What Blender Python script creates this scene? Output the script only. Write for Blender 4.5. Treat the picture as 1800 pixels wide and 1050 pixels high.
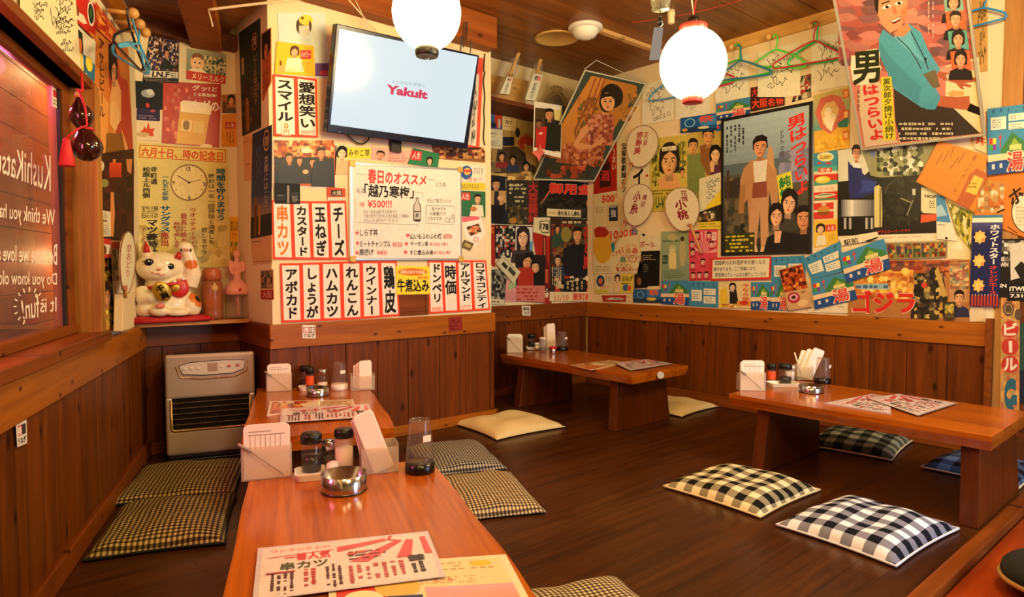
import bpy, math, random
from mathutils import Vector, Matrix
R = math.radians
SC = bpy.context.scene
for _o in list(bpy.data.objects):
    bpy.data.objects.remove(_o)
COL = SC.collection

# ------------------------------------------------------------ camera
FPX, CAM_H, PITCH, YAW = 1130.0, 0.95, math.atan(52 / 1130.0), R(40.2)
cam = bpy.data.cameras.new('camera')
cam.sensor_width = 36.0
cam.lens = 36.0 * FPX / 1800.0
cam.clip_start = 0.05
cam_o = bpy.data.objects.new('camera', cam)
COL.objects.link(cam_o)
cam_o.location = (0, 0, CAM_H)
cam_o.rotation_euler = (math.pi / 2 - PITCH, 0, -YAW)
SC.camera = cam_o

# ------------------------------------------------------------ light of the place, with added fill lights
SC.view_settings.view_transform = 'Standard'
SC.view_settings.look = 'None'
SC.view_settings.exposure = 0.62
SC.view_settings.gamma = 1.0
world = bpy.data.worlds.new('world')
SC.world = world
world.use_nodes = True
world.node_tree.nodes['Background'].inputs[0].default_value = (1.0, 0.66, 0.36, 1)
world.node_tree.nodes['Background'].inputs[1].default_value = 0.05


def point_lamp(name, loc, energy, color, radius=0.12):
    d = bpy.data.lights.new(name, 'POINT')
    d.energy = energy
    d.color = color
    d.shadow_soft_size = radius
    o = bpy.data.objects.new(name, d)
    o.location = loc
    COL.objects.link(o)
    return o


def area_lamp(name, loc, aim, energy, color, sx, sy):
    d = bpy.data.lights.new(name, 'AREA')
    d.shape = 'RECTANGLE'
    d.energy = energy
    d.color = color
    d.size, d.size_y = sx, sy
    o = bpy.data.objects.new(name, d)
    o.location = loc
    o.rotation_euler = (Vector(aim) - Vector(loc)).to_track_quat('-Z', 'Y').to_euler()
    COL.objects.link(o)
    return o


WARM = (1.0, 0.70, 0.27)
point_lamp('lamp_over_counter', (0.75, -0.2, 2.05), 46, WARM, 0.16)  # added fill light without a fitting, brightens the room from behind the viewer
point_lamp('lamp_over_platform', (2.55, 0.35, 2.05), 64, (1.0, 0.75, 0.36), 0.16)  # unseen fill added to lift the papers on the right wall
point_lamp('lamp_by_window', (0.3, 0.6, 2.0), 26, (1.0, 0.60, 0.22), 0.14)  # added orange fill for the nook, no lamp hangs here
area_lamp('daylight_from_entrance', (2.7, -1.3, 1.0), (2.6, 1.2, 0.0), 34, (0.58, 0.74, 1.0), 0.9, 1.5)
LANTERN_GLOW = 11.0
LANTERN_W = 33.0

# ------------------------------------------------------------ pixel rays -> points on real surfaces
CT, ST = math.cos(YAW), math.sin(YAW)
CP, SP = math.cos(PITCH), math.sin(PITCH)


def ray(px, py):
    x, u = (px - 900) / FPX, -(py - 525) / FPX
    y, z = CP + u * SP, -SP + u * CP
    return Vector((x * CT + y * ST, -x * ST + y * CT, z))


EYE = Vector((0, 0, CAM_H))
PL = {}


def plane(name, p, n):
    PL[name] = (Vector(p), Vector(n).normalized())


LD = Vector((0.3463, 0.9381, 0))          # direction of the left wall
LN = Vector((0.9381, -0.3463, 0))
plane('TV', (0, 3.18, 0), (0, -1, 0))
plane('BK', (0, 3.71, 0), (0, -1, 0))
plane('RT', (3.95, 0, 0), (-1, 0, 0))
plane('LF', Vector((0.24, 2.479, 0)) - LN * 0.02, LN)
plane('SD', (1.14, 0, 0), (-1, 0, 0))
plane('NK', (0, 3.68, 0), (0, -1, 0))
plane('RTrail', (3.93, 0, 0), (-1, 0, 0))
plane('TVrail', (0, 3.16, 0), (0, -1, 0))
plane('BKrail', (0, 3.69, 0), (0, -1, 0))
plane('FL', (0, 0, 0), (0, 0, 1))
plane('TB', (0, 0, 0.352), (0, 0, 1))
plane('CE', (0, 0, 2.48), (0, 0, -1))


def hit(px, py, pl, off=0.0):
    p, n = PL[pl]
    r = ray(px, py)
    t = ((p + n * off) - EYE).dot(n) / r.dot(n)
    return EYE + r * t


def far(px, py, d):
    """point at depth d along a pixel ray"""
    r = ray(px, py)
    return EYE + r * d


# ------------------------------------------------------------ colours / materials
def lin(c):
    if isinstance(c, str):
        c = c.lstrip('#')
        if len(c) == 3:
            c = ''.join(a + a for a in c)
        c = tuple(int(c[i:i + 2], 16) / 255 for i in (0, 2, 4))
    return tuple((a / 12.92 if a <= 0.04045 else ((a + 0.055) / 1.055) ** 2.4) for a in c)


MATS = {}


def nodes_of(name):
    m = bpy.data.materials.new(name)
    m.use_nodes = True
    nt = m.node_tree
    return m, nt, nt.nodes['Principled BSDF'], nt.nodes.new, nt.links.new


def flat(name, col, rough=0.5, metal=0.0, emit=0.0, trans=0.0, bump=0.0, bscale=60, spec=0.5, coat=0.0, ior=1.45):
    if name in MATS:
        return MATS[name]
    m, nt, b, N, L = nodes_of(name)
    c = lin(col)
    b.inputs['Base Color'].default_value = (*c, 1)
    b.inputs['Roughness'].default_value = rough
    b.inputs['Metallic'].default_value = metal
    b.inputs['IOR'].default_value = ior
    b.inputs['Specular IOR Level'].default_value = spec
    b.inputs['Coat Weight'].default_value = coat
    b.inputs['Transmission Weight'].default_value = trans
    if emit:
        b.inputs['Emission Color'].default_value = (*c, 1)
        b.inputs['Emission Strength'].default_value = emit
    tc = N('ShaderNodeTexCoord')
    nz = N('ShaderNodeTexNoise')
    nz.inputs['Scale'].default_value = bscale
    nz.inputs['Detail'].default_value = 4
    L(tc.outputs['Object'], nz.inputs['Vector'])
    mr = N('ShaderNodeMapRange')
    mr.inputs['To Min'].default_value = max(0.02, rough - 0.06)
    mr.inputs['To Max'].default_value = min(1, rough + 0.06)
    L(nz.outputs['Fac'], mr.inputs['Value'])
    L(mr.outputs['Result'], b.inputs['Roughness'])
    if bump:
        bp = N('ShaderNodeBump')
        bp.inputs['Strength'].default_value = bump
        bp.inputs['Distance'].default_value = 0.002
        L(nz.outputs['Fac'], bp.inputs['Height'])
        L(bp.outputs['Normal'], b.inputs['Normal'])
    MATS[name] = m
    return m


def wood(name, c1, c2, axis='X', scale=1.0, rough=0.45, tone=False, knots=0.0, coat=0.0, contrast=1.0, spec=0.2, kscale=1.0):
    if name in MATS:
        return MATS[name]
    m, nt, b, N, L = nodes_of(name)
    tc = N('ShaderNodeTexCoord')
    mp = N('ShaderNodeMapping')
    s = [22 * scale] * 3
    s['XYZ'.index(axis)] = 1.3 * scale
    mp.inputs['Scale'].default_value = s
    L(tc.outputs['Object'], mp.inputs['Vector'])
    n1 = N('ShaderNodeTexNoise')
    n1.inputs['Scale'].default_value = 1.0
    n1.inputs['Detail'].default_value = 7
    n1.inputs['Distortion'].default_value = 1.1
    L(mp.outputs['Vector'], n1.inputs['Vector'])
    n2 = N('ShaderNodeTexNoise')
    n2.inputs['Scale'].default_value = 6.0
    n2.inputs['Detail'].default_value = 3
    L(mp.outputs['Vector'], n2.inputs['Vector'])
    mx = N('ShaderNodeMath')
    mx.operation = 'MULTIPLY_ADD'
    mx.inputs[1].default_value = 0.35
    L(n2.outputs['Fac'], mx.inputs[0])
    L(n1.outputs['Fac'], mx.inputs[2])
    cr = N('ShaderNodeValToRGB')
    cr.color_ramp.elements[0].position = 0.62 - 0.22 * contrast
    cr.color_ramp.elements[1].position = 0.66 + 0.2 * contrast
    cr.color_ramp.elements[0].color = (*lin(c1), 1)
    cr.color_ramp.elements[1].color = (*lin(c2), 1)
    L(mx.outputs[0], cr.inputs['Fac'])
    out = cr.outputs['Color']
    if knots:
        sp = N('ShaderNodeSeparateXYZ')
        L(tc.outputs['Object'], sp.inputs[0])
        cb = N('ShaderNodeCombineXYZ')
        L(sp.outputs[axis], cb.inputs['X'])
        L(sp.outputs['Z' if axis == 'X' else 'X'] if axis != 'Y' else sp.outputs['Z'], cb.inputs['Y'])
        mk = N('ShaderNodeMapping')
        mk.inputs['Scale'].default_value = (2.6 * kscale, 5.2 * kscale, 1)
        L(cb.outputs[0], mk.inputs['Vector'])
        vo = N('ShaderNodeTexVoronoi')
        vo.voronoi_dimensions = '2D'
        vo.inputs['Scale'].default_value = 1.0
        L(mk.outputs['Vector'], vo.inputs['Vector'])
        kr = N('ShaderNodeValToRGB')
        kr.color_ramp.elements[0].position = 0.025
        kr.color_ramp.elements[1].position = 0.085
        kr.color_ramp.elements[0].color = (0.12, 0.06, 0.03, 1)
        kr.color_ramp.elements[1].color = (1, 1, 1, 1)
        L(vo.outputs['Distance'], kr.inputs['Fac'])
        mm = N('ShaderNodeMix')
        mm.data_type = 'RGBA'
        mm.blend_type = 'MULTIPLY'
        mm.inputs['Factor'].default_value = knots
        L(out, mm.inputs['A'])
        L(kr.outputs['Color'], mm.inputs['B'])
        out = mm.outputs['Result']
    if tone:
        at = N('ShaderNodeAttribute')
        at.attribute_name = 'Col'
        m2 = N('ShaderNodeMix')
        m2.data_type = 'RGBA'
        m2.blend_type = 'MULTIPLY'
        m2.inputs['Factor'].default_value = 1
        L(out, m2.inputs['A'])
        L(at.outputs['Color'], m2.inputs['B'])
        out = m2.outputs['Result']
    L(out, b.inputs['Base Color'])
    b.inputs['Roughness'].default_value = rough
    b.inputs['Specular IOR Level'].default_value = spec
    b.inputs['Coat Weight'].default_value = coat
    b.inputs['Coat Roughness'].default_value = 0.18
    bp = N('ShaderNodeBump')
    bp.inputs['Strength'].default_value = 0.18
    bp.inputs['Distance'].default_value = 0.001
    L(mx.outputs[0], bp.inputs['Height'])
    L(bp.outputs['Normal'], b.inputs['Normal'])
    MATS[name] = m
    return m


def printed(name, rough, coat=0.0):
    """paper whose ink is the mesh's own colour attribute"""
    m, nt, b, N, L = nodes_of(name)
    at = N('ShaderNodeAttribute')
    at.attribute_name = 'Col'
    tc = N('ShaderNodeTexCoord')
    nz = N('ShaderNodeTexNoise')
    nz.inputs['Scale'].default_value = 40
    nz.inputs['Detail'].default_value = 9
    nz.inputs['Roughness'].default_value = 0.7
    L(tc.outputs['Object'], nz.inputs['Vector'])
    cr = N('ShaderNodeMapRange')
    cr.inputs['To Min'].default_value = 0.74
    cr.inputs['To Max'].default_value = 1.14
    L(nz.outputs['Fac'], cr.inputs['Value'])
    mm = N('ShaderNodeMix')
    mm.data_type = 'RGBA'
    mm.blend_type = 'MULTIPLY'
    mm.inputs['Factor'].default_value = 1
    L(at.outputs['Color'], mm.inputs['A'])
    L(cr.outputs['Result'], mm.inputs['B'])
    L(mm.outputs['Result'], b.inputs['Base Color'])
    b.inputs['Roughness'].default_value = rough
    b.inputs['Specular IOR Level'].default_value = 0.22
    b.inputs['Coat Weight'].default_value = coat
    b.inputs['Coat Roughness'].default_value = 0.12
    MATS[name] = m
    return m


printed('print_matte', 0.62)
printed('print_gloss', 0.36)
printed('print_film', 0.4, 0.55)


def glassy(name, col, rough=0.03, haze=0.0, hcol=None):
    """thin clear plastic or glass: see-through, mirror-like at its Fresnel share, haze = milky share"""
    if name in MATS:
        return MATS[name]
    m, nt, b, N, L = nodes_of(name)
    out = nt.nodes['Material Output']
    tr = N('ShaderNodeBsdfTransparent')
    tr.inputs['Color'].default_value = (*lin(col), 1)
    gl = N('ShaderNodeBsdfGlossy')
    gl.inputs['Roughness'].default_value = rough
    fr = N('ShaderNodeFresnel')
    ge = N('ShaderNodeNewGeometry')
    io = N('ShaderNodeMapRange')
    io.inputs['To Min'].default_value = 1.40
    io.inputs['To Max'].default_value = 1 / 1.40      # thin wall: the far side of the film reflects no more than the near one
    L(ge.outputs['Backfacing'], io.inputs['Value'])
    L(io.outputs['Result'], fr.inputs['IOR'])
    mx = N('ShaderNodeMixShader')
    L(fr.outputs[0], mx.inputs['Fac'])
    L(tr.outputs[0], mx.inputs[1])
    L(gl.outputs[0], mx.inputs[2])
    b.inputs['Base Color'].default_value = (*lin(hcol or col), 1)
    b.inputs['Roughness'].default_value = 0.35
    b.inputs['Subsurface Weight'].default_value = 0.0
    m2 = N('ShaderNodeMixShader')
    nz = N('ShaderNodeTexNoise')
    nz.inputs['Scale'].default_value = 12
    tc = N('ShaderNodeTexCoord')
    L(tc.outputs['Object'], nz.inputs['Vector'])
    mr = N('ShaderNodeMapRange')
    mr.inputs['To Min'].default_value = haze * 0.8
    mr.inputs['To Max'].default_value = haze * 1.2
    L(nz.outputs['Fac'], mr.inputs['Value'])
    L(mr.outputs['Result'], m2.inputs['Fac'])
    L(mx.outputs[0], m2.inputs[1])
    L(b.outputs[0], m2.inputs[2])
    L(m2.outputs[0], out.inputs['Surface'])
    MATS[name] = m
    return m


def check_cloth(name, light, mid, dark, size, woven=False):
    """gingham (or small woven check) in the cloth's own x,y"""
    if name in MATS:
        return MATS[name]
    m, nt, b, N, L = nodes_of(name)
    tc = N('ShaderNodeTexCoord')
    sx = N('ShaderNodeSeparateXYZ')
    L(tc.outputs['Object'], sx.inputs[0])

    def stripe(sock):
        a = N('ShaderNodeMath'); a.operation = 'MULTIPLY_ADD'
        a.inputs[1].default_value = 1 / (2 * size); a.inputs[2].default_value = 20.25
        L(sock, a.inputs[0])
        f = N('ShaderNodeMath'); f.operation = 'FRACT'
        L(a.outputs[0], f.inputs[0])
        g = N('ShaderNodeMath'); g.operation = 'GREATER_THAN'; g.inputs[1].default_value = 0.5
        L(f.outputs[0], g.inputs[0])
        return g.outputs[0]
    a, c = stripe(sx.outputs['X']), stripe(sx.outputs['Y'])
    s = N('ShaderNodeMath'); s.operation = 'ADD'
    L(a, s.inputs[0]); L(c, s.inputs[1])
    h = N('ShaderNodeMath'); h.operation = 'MULTIPLY'; h.inputs[1].default_value = 0.5
    L(s.outputs[0], h.inputs[0])
    cr = N('ShaderNodeValToRGB')
    cr.color_ramp.interpolation = 'CONSTANT'
    e = cr.color_ramp.elements
    e[0].position, e[1].position = 0.0, 0.25
    e[0].color, e[1].color = (*lin(light), 1), (*lin(mid), 1)
    x = e.new(0.75); x.color = (*lin(dark), 1)
    L(h.outputs[0], cr.inputs['Fac'])
    nz = N('ShaderNodeTexNoise'); nz.inputs['Scale'].default_value = 420
    L(tc.outputs['Object'], nz.inputs['Vector'])
    mr = N('ShaderNodeMapRange'); mr.inputs['To Min'].default_value = 0.75; mr.inputs['To Max'].default_value = 1.2
    L(nz.outputs['Fac'], mr.inputs['Value'])
    mm = N('ShaderNodeMix'); mm.data_type = 'RGBA'; mm.blend_type = 'MULTIPLY'; mm.inputs['Factor'].default_value = 1
    L(cr.outputs['Color'], mm.inputs['A']); L(mr.outputs['Result'], mm.inputs['B'])
    L(mm.outputs['Result'], b.inputs['Base Color'])
    b.inputs['Roughness'].default_value = 0.9
    b.inputs['Specular IOR Level'].default_value = 0.15
    MATS[name] = m
    return m


# ------------------------------------------------------------ mesh builder
class MB:
    def __init__(s):
        s.v, s.f, s.c, s.sm, s.mi = [], [], [], [], []

    def add(s, vs, fs, col=(1, 1, 1), smooth=False, mi=0, xf=None):
        o = len(s.v)
        for p in vs:
            s.v.append(tuple(xf @ Vector(p)) if xf is not None else tuple(p))
        s.c += [col] * len(vs)
        for f in fs:
            s.f.append([i + o for i in f])
            s.sm.append(smooth)
            s.mi.append(mi)
        return s

    def box(s, a, b, col=(1, 1, 1), xf=None, mi=0):
        x0, y0, z0 = a
        x1, y1, z1 = b
        v = [(x0, y0, z0), (x1, y0, z0), (x1, y1, z0), (x0, y1, z0), (x0, y0, z1), (x1, y0, z1), (x1, y1, z1), (x0, y1, z1)]
        return s.add(v, [(3, 2, 1, 0), (4, 5, 6, 7), (0, 1, 5, 4), (1, 2, 6, 5), (2, 3, 7, 6), (3, 0, 4, 7)], col, False, mi, xf)

    def hexa(s, v, col=(1, 1, 1), mi=0):
        """eight corners: bottom loop then top loop"""
        return s.add(v, [(3, 2, 1, 0), (4, 5, 6, 7), (0, 1, 5, 4), (1, 2, 6, 5), (2, 3, 7, 6), (3, 0, 4, 7)], col, False, mi)

    def lathe(s, prof, n=24, c=(0, 0, 0), col=(1, 1, 1), smooth=True, mi=0, xf=None, sx=1, sy=1):
        v, f = [], []
        for (r, z) in prof:
            for k in range(n):
                a = 2 * math.pi * k / n
                v.append((c[0] + r * sx * math.cos(a), c[1] + r * sy * math.sin(a), c[2] + z))
        for i in range(len(prof) - 1):
            for k in range(n):
                k2 = (k + 1) % n
                f.append((i * n + k, i * n + k2, (i + 1) * n + k2, (i + 1) * n + k))
        if prof[0][0] > 1e-5:
            f.append(tuple(reversed(range(n))))
        if prof[-1][0] > 1e-5:
            f.append(tuple((len(prof) - 1) * n + k for k in range(n)))
        return s.add(v, f, col, smooth, mi, xf)

    def tube(s, path, r, n=8, col=(1, 1, 1), mi=0, closed=False, flatten=1.0):
        P = [Vector(p) for p in path]
        m = len(P)
        v, f = [], []
        up = None
        for i in range(m):
            if closed:
                t = P[(i + 1) % m] - P[i - 1]
            else:
                t = P[min(i + 1, m - 1)] - P[max(i - 1, 0)]
            t = t.normalized() if t.length > 1e-9 else Vector((0, 0, 1))
            if up is None:
                up = Vector((0, 0, 1)) if abs(t.z) < 0.9 else Vector((1, 0, 0))
            a = t.cross(up)
            if a.length < 1e-4:
                a = t.cross(Vector((0.3, 0.8, 0.5)))
            a.normalize()
            b = a.cross(t).normalized()
            up = b
            rr = r[i] if isinstance(r, (list, tuple)) else r
            for k in range(n):
                an = 2 * math.pi * k / n
                v.append(P[i] + a * (rr * math.cos(an)) + b * (rr * flatten * math.sin(an)))
        for i in range(m if closed else m - 1):
            j = (i + 1) % m
            for k in range(n):
                k2 = (k + 1) % n
                f.append((i * n + k, i * n + k2, j * n + k2, j * n + k))
        if not closed:
            f.append(tuple(reversed(range(n))))
            f.append(tuple((m - 1) * n + k for k in range(n)))
        return s.add(v, f, col, True, mi)

    def prism(s, poly, z0, z1, col=(1, 1, 1), mi=0, xf=None):
        n = len(poly)
        v = [(x, y, z0) for x, y in poly] + [(x, y, z1) for x, y in poly]
        f = [tuple(reversed(range(n))), tuple(range(n, 2 * n))]
        f += [(i, (i + 1) % n, n + (i + 1) % n, n + i) for i in range(n)]
        return s.add(v, f, col, False, mi, xf)

    def sphere(s, c, r, n=20, m=12, col=(1, 1, 1), mi=0, sc=(1, 1, 1), xf=None):
        pr = [(math.sin(math.pi * i / m), -math.cos(math.pi * i / m)) for i in range(m + 1)]
        pr[0] = (1e-6, -1)
        pr[-1] = (1e-6, 1)
        v, f = [], []
        for (a, z) in pr:
            for k in range(n):
                t = 2 * math.pi * k / n
                v.append((c[0] + r * sc[0] * a * math.cos(t), c[1] + r * sc[1] * a * math.sin(t), c[2] + r * sc[2] * z))
        for i in range(m):
            for k in range(n):
                k2 = (k + 1) % n
                f.append((i * n + k, i * n + k2, (i + 1) * n + k2, (i + 1) * n + k))
        return s.add(v, f, col, True, mi, xf)

    def build(s, name, mat, parent=None, loc=None, rz=None, bevel=0, seg=2, subsurf=0):
        me = bpy.data.meshes.new(name)
        me.from_pydata(s.v, [], s.f)
        mats = mat if isinstance(mat, (list, tuple)) else [mat]
        for m in mats:
            me.materials.append(MATS[m] if isinstance(m, str) else m)
        me.polygons.foreach_set('use_smooth', s.sm)
        me.polygons.foreach_set('material_index', s.mi)
        at = me.color_attributes.new('Col', 'FLOAT_COLOR', 'POINT')
        flatc = []
        for c in s.c:
            flatc += [c[0], c[1], c[2], 1.0]
        at.data.foreach_set('color', flatc)
        me.update()
        o = bpy.data.objects.new(name, me)
        COL.objects.link(o)
        if parent is not None:
            o.parent = parent
        if loc is not None:
            o.location = loc
        if rz is not None:
            o.rotation_euler = (0, 0, rz)
        if bevel:
            b = o.modifiers.new('bevel', 'BEVEL')
            b.width = bevel
            b.segments = seg
            b.limit_method = 'ANGLE'
            b.angle_limit = R(40)
        if subsurf:
            q = o.modifiers.new('sub', 'SUBSURF')
            q.levels = q.render_levels = subsurf
        return o


def tag(o, label, cat, group=None, kind=None):
    o['label'] = label
    o['category'] = cat
    if group:
        o['group'] = group
    if kind:
        o['kind'] = kind
    return o


def thing(name, label, cat, loc=(0, 0, 0), rz=0.0, group=None):
    o = bpy.data.objects.new(name, None)
    o.empty_display_size = 0.05
    COL.objects.link(o)
    o.location = loc
    o.rotation_euler = (0, 0, rz)
    return tag(o, label, cat, group)


def struct(o, label=None):
    o['kind'] = 'structure'
    if label:
        o['label'] = label
    return o


def copy_tree(o, parent=None):
    c = o.copy()
    COL.objects.link(c)
    if parent is not None:
        c.parent = parent
    for ch in list(o.children):
        copy_tree(ch, c)
    return c
# ------------------------------------------------------------ materials of the room
wood('floor_wood', '#301706', '#4e2a0e', 'X', 1.0, 0.30, tone=True, coat=0.15, contrast=0.8)
wood('panel_wood', '#4c2305', '#7a3d0b', 'Z', 0.9, 0.42, tone=True, knots=0.85)
wood('rail_wood', '#7c400d', '#aa6216', 'X', 0.7, 0.38, knots=0.9, kscale=1.7)
wood('rail_wood_y', '#7c400d', '#aa6216', 'Y', 0.7, 0.38, knots=0.9, kscale=1.7)
wood('rail_dark', '#5c2b0a', '#844411', 'X', 0.7, 0.42, knots=0.9, kscale=1.7)
wood('rail_dark_y', '#5e2a0f', '#8a4619', 'Y', 0.7, 0.42, knots=0.9, kscale=1.7)
wood('beam_wood', '#6e3412', '#9a5420', 'X', 0.6, 0.5, knots=0.8)
wood('beam_dark', '#45220e', '#6d3a1a', 'Y', 0.6, 0.55, knots=0.6)
wood('ceil_wood', '#6a3a14', '#9a5c24', 'X', 0.8, 0.38, tone=True, coat=0.2)
wood('jamb_wood', '#6e3f12', '#b07832', 'Z', 1.0, 0.4, contrast=1.3)
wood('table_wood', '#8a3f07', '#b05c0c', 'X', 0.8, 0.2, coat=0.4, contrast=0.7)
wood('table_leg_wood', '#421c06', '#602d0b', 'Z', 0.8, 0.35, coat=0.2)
wood('pale_wood', '#b98a48', '#dcb270', 'X', 0.7, 0.5, knots=0.5)
wood('pale_wood_z', '#b98a48', '#dcb270', 'Z', 0.7, 0.5)
wood('post_wood', '#8f6230', '#b8854a', 'Z', 0.7, 0.5)
wood('step_wood', '#742607', '#9c3e10', 'X', 0.6, 0.3, coat=0.4)
wood('outer_planks', '#7a3a16', '#a85a26', 'X', 0.5, 0.6, tone=True)
flat('plaster', '#e2cfa6', 0.85, bump=0.3, bscale=120)
flat('dark_gap', '#120a05', 0.9)
RND = random.Random(5)


def boards(length, height, width, gap=0.003, depth=0.012, rnd=None, spread=0.25):
    """vertical boards along local X with fine gaps between them, over a dark backing sheet"""
    mb = MB()
    rnd = rnd or RND
    x = 0
    while x < length - 0.01:
        w = min(width * rnd.uniform(0.9, 1.1), length - x)
        t = 1 - spread * rnd.random()
        mb.box((x + gap / 2, -depth, 0), (x + w - gap / 2, 0, height), (t, t * 0.98, t * 0.95))
        x += w
    mb.box((0, -0.006, 0), (length, -0.0005, height), (0.12, 0.11, 0.1))
    return mb


# floor: long planks with staggered ends
mb = MB()
y = 0.655
k = 0
while y < 3.75:
    w = 0.093
    x = -1.0 - RND.random() * 0.9
    while x < 4.2:
        ln = RND.uniform(0.85, 1.5)
        t = RND.uniform(0.72, 1.05)
        mb.box((x + .0003, y + .0003, -0.03), (min(x + ln, 4.2) - .0003, y + w - .0003, 0), (t, t, t))
        x += ln
    y += w
tag(struct(mb.build('floor', 'floor_wood')), 'dark brown plank floor of the raised seating platform', 'floor')
mb = MB().box((-1.2, 0.605, -0.06), (4.2, 0.655, 0.004))
tag(struct(mb.build('trim_1', 'rail_dark', bevel=0.006)), 'worn brown edging board along the platform edge', 'trim')
mb = MB().box((-1.2, 0.04, -0.07), (4.2, 0.600, -0.025))
tag(struct(mb.build('floor_step', 'step_wood', bevel=0.006)), 'glossy reddish step board below the platform edge', 'step')
mb = MB().box((-3.5, -4.0, -0.42), (4.6, 0.04, -0.40))
tag(struct(mb.build('floor_lower', flat('lower_floor', '#4a3526', 0.6))), 'lower entrance floor in front of the platform', 'floor')
mb = MB().box((-1.2, 0.56, -0.40), (4.2, 0.60, -0.071))
tag(struct(mb.build('trim_2', 'panel_wood')), 'riser below the platform edge', 'trim')

# ceiling boards
mb = MB()
y = -3.9
while y < 3.9:
    t = RND.uniform(0.75, 1.0)
    mb.box((-2.2, y + .002, 2.48), (4.3, y + .296, 2.52), (t, t, t))
    y += 0.30
tag(struct(mb.build('ceiling', 'ceil_wood')), 'glossy brown board ceiling', 'ceiling')
mb = MB()
y = 0.9
while y < 3.68:
    t = RND.uniform(0.55, 0.8)
    mb.box((-1.0, y + .002, 2.19), (1.08, min(y + .20, 3.68), 2.215), (t, t, t))
    y += 0.202
tag(struct(mb.build('ceiling_low', 'ceil_wood')), 'low dark board ceiling over the window corner', 'ceiling')

# walls
mb = MB().box((1.14, 3.18, 0), (2.515, 3.24, 2.48))
tag(struct(mb.build('wall_screen', 'plaster')), 'plaster wall of the boxed-out pillar behind the television', 'wall')
mb = MB().box((1.14, 3.24, 0), (1.20, 3.70, 2.48))
tag(struct(mb.build('wall_pillar_side', 'plaster')), 'narrow left flank of the pillar', 'wall')
mb = MB().box((-0.5, 3.68, 0), (1.14, 3.74, 2.48))
tag(struct(mb.build('wall_nook', 'plaster')), 'short plaster wall behind the lucky cat shelf', 'wall')
mb = MB().box((2.47, 3.24, 0), (2.515, 3.71, 2.48))
tag(struct(mb.build('wall_pillar_end', 'panel_wood')), 'right flank of the pillar', 'wall')
mb = MB().box((2.47, 3.71, 0), (4.05, 3.77, 2.48))
tag(struct(mb.build('wall_back', 'plaster')), 'plaster wall behind the middle table', 'wall')
mb = MB().box((3.95, -4.0, -0.4), (4.01, 3.71, 2.48))
tag(struct(mb.build('wall_right', 'plaster')), 'long plaster wall on the right covered with posters', 'wall')
mb = MB().box((-3.5, -4.05, -0.4), (4.0, -4.0, 2.6))
tag(struct(mb.build('wall_front', 'plaster')), 'wall behind the viewer', 'wall')
# left wall in its own frame: local x runs along the wall (away), local y points out of the room
LWA = Vector((0.24, 2.479, 0))
LROT = math.atan2(LD.y, LD.x)


def lw(mb, name, mat, label, cat, bevel=0.0, off=0.0, parent=None):
    o = mb.build(name, mat, bevel=bevel)
    o.location = LWA + LN * off
    o.rotation_euler = (0, 0, LROT)
    return tag(struct(o), label, cat)


T1 = 1.32
WIN0, WIN1, WZ0, WZ1 = -2.6, 0.33, 0.70, 1.60
mb = MB()
mb.box((-3.6, 0.02, 0), (T1, 0.10, WZ0))
mb.box((-3.6, 0.02, WZ1), (T1, 0.10, 2.48))
mb.box((WIN1, 0.02, WZ0), (T1, 0.10, WZ1))
mb.box((-3.6, 0.02, WZ0), (WIN0, 0.10, WZ1))
lw(mb, 'wall_left', 'plaster', 'left plaster wall with the wide window', 'wall')
# window: jamb board, head, sill, sash, pane, outside planks
mb = MB().box((WIN1 - 0.004, -0.02, 0.70), (0.385, 0.13, 1.62))
lw(mb, 'trim_3', 'jamb_wood', 'wide grained jamb board at the right of the window', 'trim', 0.003)
mb = MB().box((-2.8, -0.012, 1.60), (0.385, 0.13, 1.632))
lw(mb, 'trim_4', 'rail_dark', 'head board over the window', 'trim', 0.003)
mb = MB().box((-2.8, -0.035, 0.68), (0.40, 0.13, 0.718))
lw(mb, 'trim_5', 'rail_dark', 'reddish window sill board', 'trim', 0.004)
mb = MB()
mb.box((0.255, 0.062, 0.75), (0.329, 0.085, 1.60))
mb.box((-2.6, 0.055, 0.719), (0.329, 0.085, 0.752))
mb.box((-2.6, 0.062, 1.57), (0.255, 0.085, 1.599))
mb.box((0.242, 0.07, 0.752), (0.255, 0.082, 1.57), mi=1)
sash = mb.build('window_sash', ['rail_dark', flat('seal', '#20160f', .7)], bevel=0.002)
sash.location = LWA
sash.rotation_euler = (0, 0, LROT)
win = bpy.data.objects.new('window_1', None)
COL.objects.link(win)
tag(struct(win), 'wide window with mirrored white writing on its pane', 'window')
sash.parent = win
pane = MB().box((-2.6, 0.080, 0.75), (0.245, 0.083, 1.575)).build('window_pane', glassy('pane_glass', '#f4f4f0', 0.02, 0.03), win)
pane.location = LWA
pane.rotation_euler = (0, 0, LROT)
mb = MB()
z = 0.5
while z < 2.0:
    t = RND.uniform(0.6, 1.0)
    mb.box((-3.2, 0.26, z), (3.2, 0.29, z + 0.116), (t, t, t))
    z += 0.12
lw(mb, 'wall_outside', 'outer_planks', 'plank fence outside the window', 'wall')
mb = MB().box((-3.2, 0.131, 0.62), (3.2, 0.26, 0.66))
lw(mb, 'trim_6', 'beam_dark', 'outer ledge below the window', 'trim')
def outdoor(name, t, y, z, e, c):
    point_lamp(name, LWA + LD * t - LN * y + Vector((0, 0, z)), e, c, 0.03)


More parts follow.
